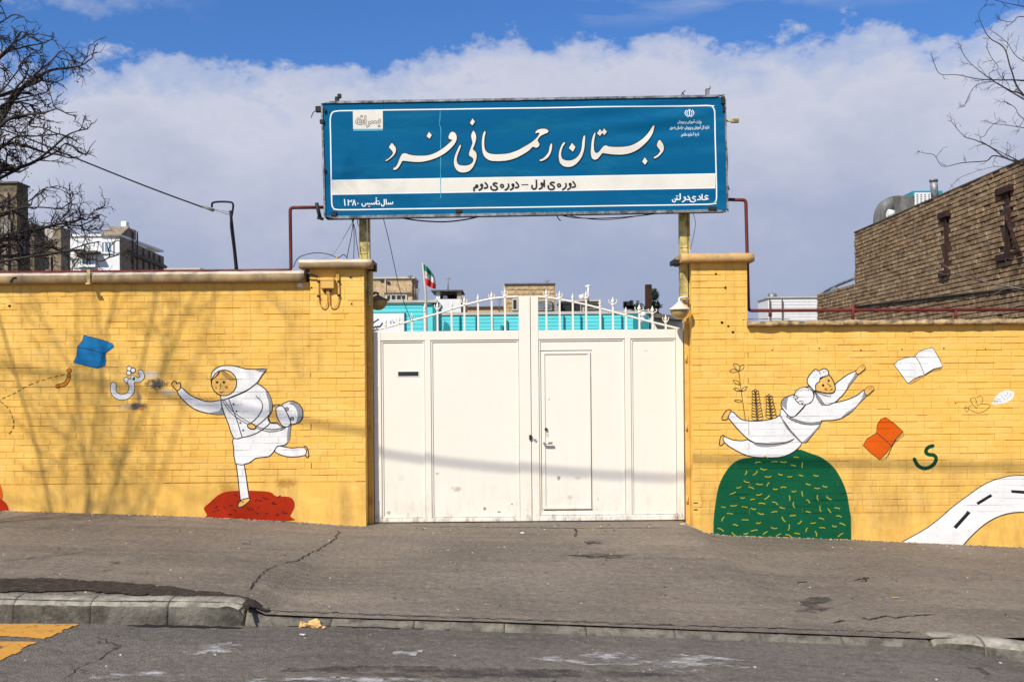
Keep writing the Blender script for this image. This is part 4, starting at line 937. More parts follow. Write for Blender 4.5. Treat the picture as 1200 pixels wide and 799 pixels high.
m.poly(D13([(705, 445), (720, 390), (780, 300), (850, 250), (940, 230), (1030, 250), (1045, 305), (1000, 370), (920, 420), (820, 437), (740, 452)]), 'm_white', 3)
for _ in range(48):
    t = rr.random(); c = (740 + 270 * t + rr.uniform(-30, 20), 410 - 140 * t + rr.uniform(-55, 55) * (1.0 if t > .3 else .5)); q = D13([c])[0]; m.disc(q[0], q[1], .35, 'm_black', n=5)
m.done('mural_cloud', 'painted white speckled cloud by the bird')
R3 = lambda pts: Z(990, 380, 2.957, pts)
m = Mural(RW, rw_root)
top = [(190, 757), (290, 700), (370, 635), (430, 590), (490, 550), (560, 527), (625, 523), (720, 535), (800, 575), (860, 640)]; bot = [(840, 760), (780, 700), (700, 662), (625, 650), (560, 655), (500, 680), (450, 720), (405, 768), (385, 800)]
m.poly(smooth(R3(top), 3) + smooth(R3(bot), 3) + R3([(180, 800)]), 'm_white', 0); m.stroke(R3(top), 1.0); m.stroke(R3(bot), 1.0)
for q in ([(375, 700), (385, 708), (435, 652), (425, 645)], [(455, 617), (462, 625), (512, 595), (505, 587)], [(575, 573), (578, 583), (640, 588), (640, 577)]): m.poly(R3(q), 'm_black', 0)
m.done('mural_road', 'painted winding white road with black dashes')

# ------------------------------------------------------------------ the gate
SG = F / YG
def gx(u): return u / SG
def gzv(v): return E + v / SG
gate = thing('school_gate', (gx(20), YG, E - 1.62), 'wide cream steel double gate with spiked arched top and small wicket door', 'gate')
def gbox(b, u0, u1, v0, v1, y0, y1, ch=.004): b.box(gx(u0), gx(u1), y0, y1, gzv(v0), gzv(v1), 0, ch)
def leaf_frame(u0, u1, bars, rails):
    b = MB()
    for a, c in bars: gbox(b, a, c, rails[0][0], rails[-1][1], YG, YG + .05)
    return b
def gpart(name, rects, y0, y1, ch=.004, parent=gate, **k):
    b = MB()
    for (a, c, d, e) in rects: gbox(b, a, c, d, e, y0, y1, ch)
    return b.build(name, M['cream'], parent, **k)
TOPV, BOTV = 58.6, -164.6
# left leaf
b = MB(); gbox(b, 20, 24.5, BOTV + 1, 97, YG + .051, YG + .058, 0); b.build('seam_dark_strip', M['crack'], gate)  # dark strip added behind the seam, coloured for the shade in the gap
gpart('stile', [(-162, -153.5, BOTV, TOPV)], YG, YG + .05); gpart('stile', [(8.5, 22.0, BOTV, 99)], YG, YG + .05); gpart('stile', [(-102.0, -95.0, -160, 48)], YG + .001, YG + .05)
gpart('rail', [(-153.4, 8.4, 48, TOPV)], YG + .001, YG + .05); gpart('rail', [(-153.4, 8.4, BOTV, -160)], YG + .001, YG + .05)
lpan = gpart('gate_panel', [(-153.4, -102.1, -160, 48)], YG + .024, YG + .03, .0); gpart('gate_panel', [(-94.9, 8.4, -160, 48)], YG + .024, YG + .03, .0)
# right leaf
gpart('stile', [(22.6, 31.5, BOTV, 99)], YG, YG + .05); gpart('stile', [(192.5, 201, BOTV, TOPV)], YG, YG + .05); gpart('stile', [(132.5, 139.5, -158.5, 48)], YG + .001, YG + .05)
gpart('rail', [(31.6, 192.4, 48, TOPV)], YG + .001, YG + .05); gpart('rail', [(31.6, 192.4, BOTV, -158.5)], YG + .001, YG + .05)
gpart('gate_panel', [(31.6, 132.4, -158.5, 48)], YG + .024, YG + .03, .0); gpart('gate_panel', [(139.6, 192.4, -158.5, 48)], YG + .024, YG + .03, .0)
# panel beading: thin angle strips round each panel
def bead(u0, u1, v0, v1, y=YG + .012, w=1.6):
    gpart('beading', [(u0, u1, v1 - w, v1), (u0, u1, v0, v0 + w), (u0, u0 + w, v0 + w, v1 - w), (u1 - w, u1, v0 + w, v1 - w)], y, YG + .0235, .002)
bead(-153, -102.4, -159.6, 47.6); bead(-94.6, 8.0, -159.6, 47.6); bead(32, 132.0, -158, 47.6); bead(140, 192, -158, 47.6)
# wicket door
b = MB(); wz0, wz1 = -151, 33.5
for (a, c, d, e) in ((35.6, 38.6, wz0, wz1), (89.0, 92.0, wz0, wz1), (38.6, 89.0, wz1 - 3, wz1), (38.6, 89.0, wz0, wz0 + 3)): gbox(b, a, c, d, e, YG + .004, YG + .0225, .003)
wk = b.build('wicket_door', M['cream'], gate)
gpart('door_panel', [(38.7, 88.9, wz0 + 3.1, wz1 - 3.1)], YG + .015, YG + .022, 0, wk)
b = MB()
for (a, c, d, e) in ((33.4, 34.2, wz0, wz1 + 1.6), (33.4, 94, wz1 + .9, wz1 + 1.7), (36, 94, wz0 - 1.2, wz0 - .6), (92.5, 92.9, wz0, wz1 * .1)): gbox(b, a, c, d, e, YG + .0215, YG + .0236, 0)
b.build('door_gap', M['crack'], wk)
M['chrome'] = mat('dull_chrome', (0.55, 0.54, 0.50), 0.35, 0.1, 5, 0, metal=0.9)
b = MB(); hp = P(637.5, 519, YG - .03); hq = P(647.5, 519, YG - .03)
b.tube([hp, hq], .013, 8); b.tube([hp + Vector((0, 0, 0)), hp + Vector((0, .045, 0))], .012, 8); b.build('handle', M['chrome'], wk)
b = MB(); c = P(640, 502.5, YG + .005); b.lathe([(0, .012), (.012, .012), (.018, 0), (.018, -.012), (0, -.012)], (c.x, c.y, c.z), 10)
b.build('door_lock', M['blackmetal'], wk)
b = MB(); c = P(621.5, 512, YG - .012); b.box(c.x - .014, c.x + .016, c.y - .012, c.y + .011, c.z - .03, c.z + .025, 0, .004); c = P(625, 514, YG - .02); b.tube([c, c + Vector((.02, 0, -.02)), c + Vector((.03, 0, 0))], .006, 6)
b.build('padlock', M['blackmetal'], gate)
# letter slot
b = MB(); a = P(466.5, 435.5, YG + .02); c = P(490.5, 440.5, YG + .02)
b.box(a.x - .01, c.x + .01, YG + .0195, YG + .0238, c.z - .01, a.z + .01, 0, .002); fr = b.build('letter_slot', M['cream'], gate)
b = MB(); b.box(a.x, c.x, YG + .0185, YG + .0193, c.z, a.z); b.build('slot_opening', M['glassdark'], fr)
# threshold shadow strip
# arched top bars with spikes
def arc(pts): return smooth([tuple(P(x, y, YG + .025)) for x, y in pts], 6)
b = MB(); b.tube(arc([(437, 387.5), (482, 376), (513, 367.5), (543, 358), (577, 350), (608, 347.5)]), .013, 6); b.build('arched_bar', M['cream'], gate)
b = MB(); b.tube(arc([(630, 347.5), (654, 350.5), (686, 357), (720, 366), (750, 374), (797, 385.5)]), .013, 6); b.build('arched_bar', M['cream'], gate)
bars = [(451.7, 372, 0), (467.5, 369, 1), (482.5, 366, 0), (497.5, 355, 0), (512.5, 353, 1), (529, 352, 0), (544, 347, 1), (560, 344, 0), (576, 341, 1), (591.5, 337.5, 1), (640, 338, 1), (655.6, 340, 1), (671, 343, 0), (686.6, 340, 1), (703, 350, 0), (718, 347.5, 2), (733.4, 359, 0), (749, 356, 2), (764.4, 358, 2), (780, 368, 1)]
for i, (px, top, big) in enumerate(bars):
    t = P(px, top, YG + .025); z0 = gzv(TOPV) - .002; b = MB(); b.box(t.x - .010, t.x + .010, YG + .016, YG + .034, z0, t.z - .09, 0, 0)
    o = b.build('picket', M['cream'], gate)
    b = MB(); z = t.z; s_ = 1.0 if big < 2 else 1.45
    b.lathe([(0, 0), (.007 * s_, -.03), (.018 * s_, -.052), (.008, -.075), (.008, -.082), (.019, -.088), (.019, -.098), (.009, -.104), (.009, -.12), (0, -.12)], (t.x, YG + .025, z), 8)
    if big:
        for sd in (-1, 1):
            q = [(t.x + sd * .006, YG + .025, z - .085), (t.x + sd * .026 * s_, YG + .025, z - .072), (t.x + sd * .034 * s_, YG + .025, z - .05), (t.x + sd * .026 * s_, YG + .025, z - .038)]
            b.tube(smooth(q, 3), [.006] * 4 + [.005] * 3 + [.007, .006, .003], 5)
    b.build('finial', M['cream'], o)
# steel gate posts in the reveals
def ibeam(b, x0, x1, y0, y1, z0, z1, t=.008):
    b.box(x0, x1, y0, y0 + t, z0, z1); b.box(x0, x1, y1 - t, y1, z0, z1); xc = (x0 + x1) / 2; b.box(xc - t / 2, xc + t / 2, y0 + t, y1 - t, z0, z1)
for (x0, x1, root_label) in ((xle + .002, gx(-163), 'left'), (gx(202.2), xrp - .002, 'right')):
    r = thing('gate_post', ((x0 + x1) / 2, YG, E - 1.62), 'yellow steel hinge post between the %s brick pillar and the gate' % root_label, 'post')
    b = MB(); b.box(x0, x1, YG - .04, YG + .10, E - 1.9, (lpt if root_label == 'left' else rpt) - .004, 0, .004); b.build('post', M['ysmooth'], r)
    for pyy in (420, 500, 585):
        c = P(803 if root_label == 'right' else 437.5, pyy, YG); b = MB(); b.tube([(x1 - .012 if root_label == 'left' else x0 + .012, YG - .048, c.z - .04), (x1 - .012 if root_label == 'left' else x0 + .012, YG - .048, c.z + .04)], .011, 8); b.build('hinge', M['ysmooth'], r)

# ------------------------------------------------------------------ the sign
YS = 11.22
sign = thing('school_sign', P(615, 251, YS + .1), 'long blue school name board on two posts above the gate', 'sign')
TL, TR, BR, BL = P(377.5, 121.5, YS), P(848.5, 114, YS), P(851.5, 246.5, YS), P(380.5, 255, YS)
def quad_strip(b, pts4, y0, y1, m=0):
    """prism of any quadrilateral in the sign plane"""
    b.prism([(p.x, p.z) for p in pts4], y0, y1, m)
def lerp(a, b, t): return a + (b - a) * t
b = MB(); quad_strip(b, [TL, TR, BR, BL], YS + .045, YS + .19); b.build('box', M['blackmetal'], sign)
def banner_mat():
    m, nt, bs = new_mat('blue_vinyl_banner'); pos = geo_pos(nt); sep = N(nt, 'ShaderNodeSeparateXYZ'); nt.links.new(pos, sep.inputs[0])
    c = mixc(nt, noisen(nt, mapping(nt, pos, (.35, 1, 1.4)), 1.3, 5, .6), (0.001, 0.086, 0.205), (0.002, 0.116, 0.24))
    f = ramp(nt, noisen(nt, mapping(nt, pos, (.5, 1, 2.2), (3, 0, 1)), 2.2, 7, .72), [(.52, 0), (.72, .5)]); c = mixc(nt, f, c, (0.015, 0.17, 0.26))
    s = ramp(nt, noisen(nt, mapping(nt, pos, (1, 1, .5)), 30.0, 5, .7), [(.68, 0), (.74, .5)]); c = mixc(nt, s, c, (0.08, 0.25, 0.36))
    nt.links.new(c, bs.inputs['Base Color']); bs.inputs['Roughness'].default_value = .7; bs.inputs['Specular IOR Level'].default_value = .06
    return m
M['banner'] = banner_mat(); M['bwhite'] = mat('banner_cream', (0.72, 0.68, 0.58), .6, .06, 4, 0); M['bline'] = mat('banner_white', (0.78, 0.82, 0.82), .6, .04, 4, 0); M['bcyan'] = mat('banner_cyan', (0.06, 0.36, 0.50), .6, .06, 4, 0); M['bblack'] = mat('banner_black', (0.012, 0.012, 0.014), .6, .1, 4, 0)
# banner cloth: a fine grid with slight sags and pull folds at the top right
def cloth_y(s, t):       # s along, t down, 0..1
    y = .0022 * math.sin(s * 9 + t * 2) + .0015 * math.sin(s * 23 + 1)
    k = max(0, 1 - t * 1.6) * max(0, min(1, (s - .45) * 2.2)) * max(0, min(1, (1.02 - s) * 9))
    y += .018 * k * math.sin((t * 1.25 + (s - .5) * .55) * 26) + .006 * math.exp(-((t - .22 - .1 * s) / .05) ** 2) * (1 if s > .1 else s * 10)
    y += .004 * noise.noise(Vector((s * 14, t * 5, 1))); return YS + y * .8 * min(1, t * 12, (1 - t) * 12, s * 40, (1 - s) * 40)
b = MB(); nx, ny = 150, 44
for j in range(ny + 1):
    for i in range(nx + 1):
        s, t = i / nx, j / ny; p = lerp(lerp(TL, TR, s), lerp(BL, BR, s), t); b.v.append((p.x, cloth_y(s, t), p.z))
for j in range(ny):
    for i in range(nx): k = j * (nx + 1) + i; b.f.append((k, k + nx + 1, k + nx + 2, k + 1)); b.m.append(0); b.sm.append(True)
bann = b.build('banner', M['banner'], sign)
def st_of(x, z):
    s = (x - TL.x) / (TR.x - TL.x); s = max(0, min(1, s)); zt = lerp(TL.z, TR.z, s); zb = lerp(BL.z, BR.z, s); return s, max(0, min(1, (zt - z) / (zt - zb)))
class Print:
    """flat print following the banner surface"""
    def __init__(s, ysurf, Y): s.b = MB(); s.mats = []; s.k = 7; s.ys = ysurf; s.Y = Y
    def mi(s, m):
        if m not in s.mats: s.mats.append(m)
        return s.mats.index(m)
    def put(s, q, off, mi, cut=12.0):
        pts = []
        for (x, y) in q: p = P(x, y, s.Y); pts.append((p.x, s.ys(p.x, p.z) - off, p.z))
        s.b.face(pts, mi, True)
    def poly(s, pts, key, sm=3, off=None):
        if sm: pts = smooth(pts, sm, True)
        s.k += 1; off = off or (.0030 + .00015 * s.k)
        V = [Vector((x, y, 0)) for x, y in pts]
        for t in tessellate_polygon([V]): s.tri([pts[i] for i in t], off, s.mi(M[key]))
    def tri(s, q, off, mi, d=0):
        L = [math.hypot(q[i][0] - q[(i + 1) % 3][0], q[i][1] - q[(i + 1) % 3][1]) for i in range(3)]; k = L.index(max(L))
        if L[k] < 7 or d > 7: s.put(q, off, mi); return
        a, c, e = q[k], q[(k + 1) % 3], q[(k + 2) % 3]; m_ = ((a[0] + c[0]) / 2, (a[1] + c[1]) / 2); s.tri([a, m_, e], off, mi, d + 1); s.tri([m_, c, e], off, mi, d + 1)
    def stroke(s, pts, w, key, sm=3, step=2.0):
        if sm: pts = smooth(pts, sm)
        if step:
            out = []
            for a, c in zip(pts, pts[1:]):
                k = max(1, int(math.hypot(c[0] - a[0], c[1] - a[1]) / step)); out += [(a[0] + (c[0] - a[0]) * j / k, a[1] + (c[1] - a[1]) * j / k) for j in range(k)]
            pts = out + [pts[-1]]
        s.k += 1; off = .0030 + .00015 * s.k; L = []; R = []; mi = s.mi(M[key])
        n = len(pts); ww = (lambda i: w) if not callable(w) else (lambda i: w(i / (n - 1)))
        for i, p in enumerate(pts):
            a = pts[max(0, i - 1)]; c = pts[min(n - 1, i + 1)]; d = Vector((c[0] - a[0], c[1] - a[1]))
            if d.length < 1e-6: d = Vector((1, 0))
            d.normalize(); h = ww(i) / 2
            if i == 0: p = (p[0] - d.x * h * .5, p[1] - d.y * h * .5)
            if i == n - 1: p = (p[0] + d.x * h * .5, p[1] + d.y * h * .5)
            L.append((p[0] - d.y * h, p[1] + d.x * h)); R.append((p[0] + d.y * h, p[1] - d.x * h))
        for i in range(n - 1): s.put([L[i], L[i + 1], R[i + 1], R[i]], off, mi)
    def disc(s, x, y, r, key, n=10): s.poly([(x + r * math.cos(2 * math.pi * k / n), y + r * math.sin(2 * math.pi * k / n)) for k in range(n)], key, 0)
    def text(s, body, cx, cy, height, key, width=None, bold=0.0):
        """Arabic-script text from the built-in font, joined with presentation forms"""
        cu = bpy.data.curves.new('tmp', 'FONT'); cu.body = shape_arabic(body); cu.offset = bold; ob = bpy.data.objects.new('tmp', cu); COL.objects.link(ob)
        me = bpy.data.meshes.new_from_object(ob.evaluated_get(bpy.context.evaluated_depsgraph_get())); bpy.data.objects.remove(ob)
        if not me.vertices: return
        xs = [v.co.x for v in me.vertices]; zs = [v.co.y for v in me.vertices]; w0 = max(xs) - min(xs); h0 = max(zs) - min(zs)
        sx = (width / w0) if width else height / h0; sy = height / h0; mx, my = (max(xs) + min(xs)) / 2, (max(zs) + min(zs)) / 2
        s.k += 1; off = .0030 + .00015 * s.k
        for f in me.polygons: s.put([(cx + (me.vertices[i].co.x - mx) * sx, cy - (me.vertices[i].co.y - my) * sy) for i in f.vertices], off, s.mi(M[key]))
    def done(s, name, parent, **k): return s.b.build(name, s.mats, parent, **k)
FORMS = {}
for cp in list(range(0xFB50, 0xFDFF)) + list(range(0xFE70, 0xFEFF)):
    d_ = unicodedata.decomposition(chr(cp)).split()
    if len(d_) == 2 and d_[0] in ('<isolated>', '<final>', '<initial>', '<medial>'): FORMS.setdefault(chr(int(d_[1], 16)), {})[d_[0][1:-1]] = chr(cp)
def shape_arabic(t):
    out = []
    for i, c in enumerate(t):
        f = FORMS.get(c)
        if not f: out.append(c); continue
        prev = i > 0 and t[i - 1] in FORMS and 'initial' in FORMS[t[i - 1]]; nxt = i + 1 < len(t) and t[i + 1] in FORMS and 'final' in FORMS[t[i + 1]]
        k = 'medial' if prev and nxt and 'medial' in f else 'final' if prev and 'final' in f else 'initial' if nxt and 'initial' in f else 'isolated'
        out.append(f.get(k, c))
    return ''.join(reversed(out))
ysurf = lambda x, z: cloth_y(*st_of(x, z))
pr = Print(ysurf, YS)
border = [(398, 130.2), (500, 128.6), (620, 127), (730, 125.3), (828, 124), (834, 126), (837.3, 131), (838, 160), (839, 200), (839.6, 232), (837, 237), (831, 239.6), (740, 241), (600, 243.2), (450, 245.3), (397, 246), (391, 243.5), (388.8, 238), (388, 200), (387.4, 160), (387, 140), (389, 133), (392, 131), (398, 130.2)]
pr.stroke(border, 1.5, 'bline', 2, 4); pr.done('border_line', bann)
pr = Print(ysurf, YS)
for i in range(60):
    a, c = i / 60, (i + 1) / 60; xa, xc = 389 + 449.3 * a, 389 + 449.3 * c; ya, yc = 211 - 7.6 * a, 211 - 7.6 * c
    for (o0, o1, key) in ((0, 1.2, 'bline'), (1.2, 16.4, 'bwhite'), (16.4, 17.6, 'bline')):
        pr.put([(xa, ya + o0), (xc, yc + o0), (xc, yc + o1), (xa, ya + o1)], .0018, pr.mi(M[key]))
pr.done('white_band', bann)
# large calligraphy
ZA = lambda pts: Z(440, 120, 6.667, pts)
ZB = lambda pts: Z(620, 120, 6.667, pts)
big = [
 ZA([(128, 322), (145, 338), (160, 362), (158, 390), (148, 410), (130, 430), (105, 450), (85, 462), (80, 456), (105, 440), (125, 420), (137, 402), (133, 385), (118, 368), (107, 354), (115, 338)]),
 ZA([(602, 232), (625, 245), (635, 275), (628, 310), (600, 350), (550, 395), (490, 430), (420, 455), (350, 468), (280, 466), (215, 460), (200, 480), (185, 505), (165, 525), (145, 530), (140, 518), (160, 505), (175, 480), (195, 430), (212, 405), (235, 401), (260, 410), (300, 418), (350, 420), (400, 418), (450, 405), (500, 380), (550, 345), (588, 310), (603, 297), (587, 293), (572, 282), (574, 262), (586, 240)]),
 ZA([(765, 225), (780, 245), (787, 275), (782, 310), (770, 345), (762, 370), (785, 395), (790, 430), (780, 470), (760, 510), (730, 540), (690, 550), (655, 545), (630, 525), (615, 490), (615, 450), (625, 410), (640, 375), (658, 338), (668, 343), (655, 380), (640, 420), (635, 455), (642, 480), (662, 494), (700, 497), (735, 490), (760, 470), (765, 445), (750, 430), (735, 420), (732, 400), (745, 360), (758, 320), (752, 290), (748, 262), (755, 240)]),
 ZA([(855, 228), (860, 240), (852, 280), (850, 330), (856, 372), (880, 398), (920, 408), (980, 408), (1040, 402), (1110, 378), (1170, 345), (1215, 318), (1255, 285), (1273, 262), (1281, 243), (1265, 239), (1249, 246), (1258, 224), (1285, 211), (1325, 209), (1350, 222), (1345, 238), (1318, 250), (1292, 264), (1272, 287), (1268, 306), (1281, 328), (1274, 348), (1254, 357), (1228, 350), (1200, 378), (1150, 410), (1090, 440), (1020, 458), (940, 462), (890, 455), (855, 430), (838, 395), (832, 350), (832, 300), (840, 255), (848, 235)]),
 ZB([(172, 325), (180, 332), (176, 370), (165, 405), (145, 435), (120, 452), (90, 462), (82, 453), (110, 440), (135, 415), (152, 390), (158, 365), (163, 340)]),
 ZB([(275, 315), (281, 322), (263, 350), (251, 390), (251, 425), (266, 448), (300, 457), (340, 452), (375, 430), (400, 395), (412, 350), (415, 310), (424, 270), (432, 262), (438, 272), (434, 330), (428, 375), (412, 425), (385, 465), (350, 495), (310, 507), (270, 500), (242, 475), (232, 435), (235, 390), (250, 345), (266, 318)]),
 ZB([(512, 240), (518, 248), (508, 300), (505, 350), (510, 385), (524, 398), (542, 392), (562, 368), (582, 346), (602, 340), (625, 349), (680, 352), (740, 350), (800, 338), (855, 310), (900, 275), (935, 235), (960, 195), (972, 182), (978, 192), (968, 235), (940, 285), (900, 330), (850, 370), (790, 398), (720, 410), (650, 408), (600, 402), (572, 400), (555, 420), (535, 442), (510, 450), (490, 435), (482, 400), (485, 350), (490, 300), (501, 260)]),
 ZB([(1018, 297), (1040, 320), (1052, 350), (1048, 380), (1030, 405), (1005, 428), (980, 440), (974, 432), (1000, 415), (1018, 395), (1025, 380), (1012, 362), (998, 340), (1003, 318)])]
dots = [ZA([(418, 232), (440, 258), (424, 286), (400, 268)]), ZA([(758, 130), (778, 155), (757, 184), (738, 165)]), ZB([(335, 320), (362, 352), (342, 388), (310, 360)]), ZB([(552, 212), (575, 238), (553, 265), (530, 245)]),
        ZB([(585, 207), (608, 232), (588, 258), (567, 235)]), ZB([(903, 432), (925, 462), (905, 490), (883, 465)])]
pr = Print(ysurf, YS)
for q in big: s_ = smooth(q, 4, True); pr.stroke(s_ + s_[:1], 2.0, 'bblack', 0)
for q in dots: pr.stroke(q + q[:2], 1.7, 'bblack', 0)
pr.k = 40
for q in big: pr.poly(q, 'bwhite', 4, off=.010)
for q in dots: pr.poly(q, 'bwhite', 0, off=.0102)
pr.done('title_lettering', bann)
# middle line: two runs of letters drawn as pen strokes
ZM = lambda pts: Z(540, 200, 7.5, pts)
pr = Print(ysurf, YS)
def ring(cx, cy, r, n=10): return [(cx + r * math.cos(2 * math.pi * k / n), cy + r * math.sin(2 * math.pi * k / n)) for k in range(n + 1)]
W2 = 1.95
for q in ([(985, 97), (1003, 122), (1004, 142), (978, 147)], [(955, 130)] + ring(962, 120, 9)[:1] + [(965, 128), (962, 152), (938, 168)], [(922, 113), (925, 138), (908, 160), (892, 168)], [(822, 107), (800, 104), (786, 117), (806, 130), (822, 146), (812, 164), (785, 166), (768, 150), (770, 132)],
          [(733, 85), (733, 142)], [(716, 122), (712, 150), (688, 163)], [(663, 84), (665, 135), (658, 157), (640, 163), (625, 150), (627, 130)], [(533, 125), (592, 124)],
          [(485, 102), (505, 126), (504, 146), (478, 151)], [(462, 128), (458, 155), (435, 170)], [(417, 118), (420, 143), (403, 165), (388, 171)], [(318, 114), (298, 110), (284, 123), (302, 135), (320, 151), (312, 169), (285, 172), (265, 158), (267, 140)],
          [(213, 107), (233, 130), (230, 150), (205, 155)], [(188, 130), (184, 157), (160, 173)], [(140, 148), (122, 150), (115, 160), (117, 180)]):
    pr.stroke(ZM(q), W2 if q[0] != (533, 125) else .9, 'bblack', 3 if len(q) > 2 else 0)
for (x, y, r) in ((961, 121, 8), (863, 130, 13), (712, 118, 8), (458, 127, 8), (362, 136, 13), (183, 129, 8), (140, 137, 9)): pr.stroke(ZM(ring(x, y, r)), 1.7, 'bblack', 0)
pr.done('middle_lettering', bann)
Z1 = lambda pts: Z(360, 90, 4.615, pts)
Z2 = lambda pts: Z(610, 90, 4.286, pts)
pr = Print(ysurf, YS)
for q in ([(463, 678), (461, 689), (453, 689), (452, 681), (450, 690), (442, 689), (441, 681), (438, 690), (428, 690), (427, 664)], [(417, 664), (418, 690), (413, 700), (404, 699), (401, 690)],
          [(392, 681), (391, 690), (375, 690), (374, 666)], [(368, 681), (366, 690), (359, 690), (358, 683), (356, 690), (350, 690), (348, 683), (346, 690), (338, 690), (337, 683), (335, 690), (329, 690), (327, 683), (325, 690), (318, 690), (317, 682), (315, 698), (305, 702), (297, 696), (297, 687)],
          [(262, 696), (254, 667)], [(254, 667), (246, 696)], [(222, 667), (223, 696)], [(222, 670), (228, 678), (233, 670), (238, 678), (242, 668)], [(202, 664), (205, 697)], [(372, 657), (377, 657)], [(275, 684), (275, 688)]):
    pr.stroke(Z1(q), 1.35, 'bline', 0)
for c in ((388, 674), (383, 673), (338, 702), (333, 702)): q = Z1([c])[0]; pr.disc(q[0], q[1], .6, 'bline')
pr.done('founding_year_lettering', bann)
pr = Print(ysurf, YS)
for q in ([(941, 600), (931, 597), (925, 605), (934, 611), (944, 615), (925, 618), (911, 618), (911, 592)], [(897, 600), (905, 611), (902, 618), (888, 618)], [(879, 605), (868, 602), (862, 610), (872, 615), (880, 622), (870, 630), (855, 628), (850, 618)],
          [(840, 600), (849, 611), (846, 618), (833, 618)], [(829, 610), (825, 622), (812, 630)], [(801, 588), (802, 615), (795, 618), (786, 618), (785, 609)], [(785, 618), (775, 617), (770, 613), (779, 621), (775, 630), (765, 628), (762, 619)]):
    pr.stroke(Z2(q), 1.4, 'bline', 0)
pr.stroke(Z2(ring(824, 608, 4)), .9, 'bline', 0)
for c in ((790, 600), (783, 600)): q = Z2([c])[0]; pr.disc(q[0], q[1], .65, 'bline')
pr.done('school_type_lettering', bann)
# white label at the top left
pr = Print(ysurf, YS)
pr.poly([(413.5, 130), (448.6, 129.6), (448.7, 151), (413.8, 151.3)], 'bwhite', 0); pr.poly([(413.8, 151.3), (448.7, 151), (448.8, 153.4), (413.9, 153.8)], 'bcyan', 0)
Z8 = lambda pts: Z(410, 125, 22.8, pts)
qs = ([(415, 258), (414, 478)], [(790, 345), (803, 390), (790, 430), (755, 432), (745, 395), (725, 432), (690, 432), (668, 392), (650, 432), (610, 432), (590, 392), (570, 432), (530, 432), (505, 395), (525, 460), (500, 515), (450, 545)], [(345, 365), (345, 430), (315, 470), (265, 462), (185, 450), (180, 400), (235, 315), (285, 385), (265, 455)])
for q in qs: pr.stroke(Z8(q), 2.3, 'bblack', 2)
for c in ((315, 268), (780, 525)): q = Z8([c])[0]; pr.disc(q[0], q[1], 1.5, 'bblack')
for q in qs: pr.stroke(Z8(q), 1.0, 'bwhite', 2)
for c in ((315, 268), (780, 525)): q = Z8([c])[0]; pr.disc(q[0], q[1], .7, 'bwhite')
pr.done('corner_label', bann)
# state emblem and ministry lines at the top right
pr = Print(ysurf, YS); ex, ey = 807.8, 133.0
pr.stroke([(ex, ey - 4.2), (ex, ey + 3.6)], 1.1, 'bline', 0)
for sd in (-1, 1):
    pr.stroke([(ex + sd * 1.5, ey - 3.2), (ex + sd * 2.9, ey - .8), (ex + sd * 2.4, ey + 2), (ex + sd * .8, ey + 3.8)], .75, 'bline', 3); pr.stroke([(ex + sd * 3.4, ey - 3.6), (ex + sd * 5.1, ey - .8), (ex + sd * 4.4, ey + 2.2), (ex + sd * 1.4, ey + 4.6)], .8, 'bline', 3)
pr.stroke([(ex - 1.1, ey - 4.6), (ex, ey - 4.2), (ex + 1.1, ey - 4.6)], .5, 'bline', 0); pr.done('emblem', bann)
pr = Print(ysurf, YS)
pr.text('وزارت آموزش و پرورش', 808, 143.0, 5.6, 'bline', 28, .014); pr.text('اداره کل آموزش و پرورش خراسان رضوی', 808, 149.6, 6.0, 'bline', 46, .014); pr.text('ناحیه ۴ مشهد مقدس', 808.5, 158, 5.6, 'bline', 21, .014)
pr.done('ministry_lettering', bann)
pr = Print(ysurf, YS)
pr.stroke([(516, 129), (515.6, 140), (515, 146), (516.6, 152), (516.4, 170), (516.5, 190), (516.2, 210), (516.5, 232)], lambda t: .45 + .45 * abs(math.sin(t * 17)), 'bcyan', 3, 3); pr.done('seam', bann)
# metal lips round the banner
def lip(a, c, wz, wx, name='frame_bar', m=None, y0=YS - .014, y1=YS + .03):
    b = MB(); q = [(a[0], a[1]), (c[0], c[1]), (c[0] + wx, c[1] + wz), (a[0] + wx, a[1] + wz)]
    n = 40; top = []; 
    pts = []
    for (p0, p1) in ((q[0], q[1]), (q[2], q[3])):
        for i in range(n):
            t = i / n; x = p0[0] + (p1[0] - p0[0]) * t; y = p0[1] + (p1[1] - p0[1]) * t; j = .35 * noise.noise(Vector((x * .3, y * .3, 2)))
            pp = P(x + (j if wx else 0), y + (j if wz else 0), YS); pts.append((pp.x, pp.z))
    b.prism(pts, y0, y1); b.build(name, m or M['galv'], sign)
lip((376.5, 121.8), (849.5, 114.0), -2.6, 0); lip((380.8, 253.6), (851.5, 245.3), 3.0, 0); lip((376.2, 122), (379.8, 256.5), 0, 2.0); lip((848.6, 114), (851.6, 248), 0, 2.0)
for (px, py, w, h) in ((377.5, 143, .022, .022), (391.5, 251, .03, .025), (381, 130, .012, .02), (834.5, 244.8, .045, .02), (847, 118, .02, .04), (848.2, 128, .012, .03), (381, 200, .01, .02)):
    c = P(px, py, YS); b = MB(); b.box(c.x - w, c.x + w, YS - .026, YS + .02, c.z - h, c.z + h, 0, .003); b.build('clamp', M['blackmetal'], sign)
b = MB(); c = P(538, 247.5, YS - .01); b.box(c.x - .035, c.x + .03, c.y - .008, c.y + .006, c.z - .02, c.z + .015, 0, .003); b.build('rust_patch', M['rustbeam'], sign)
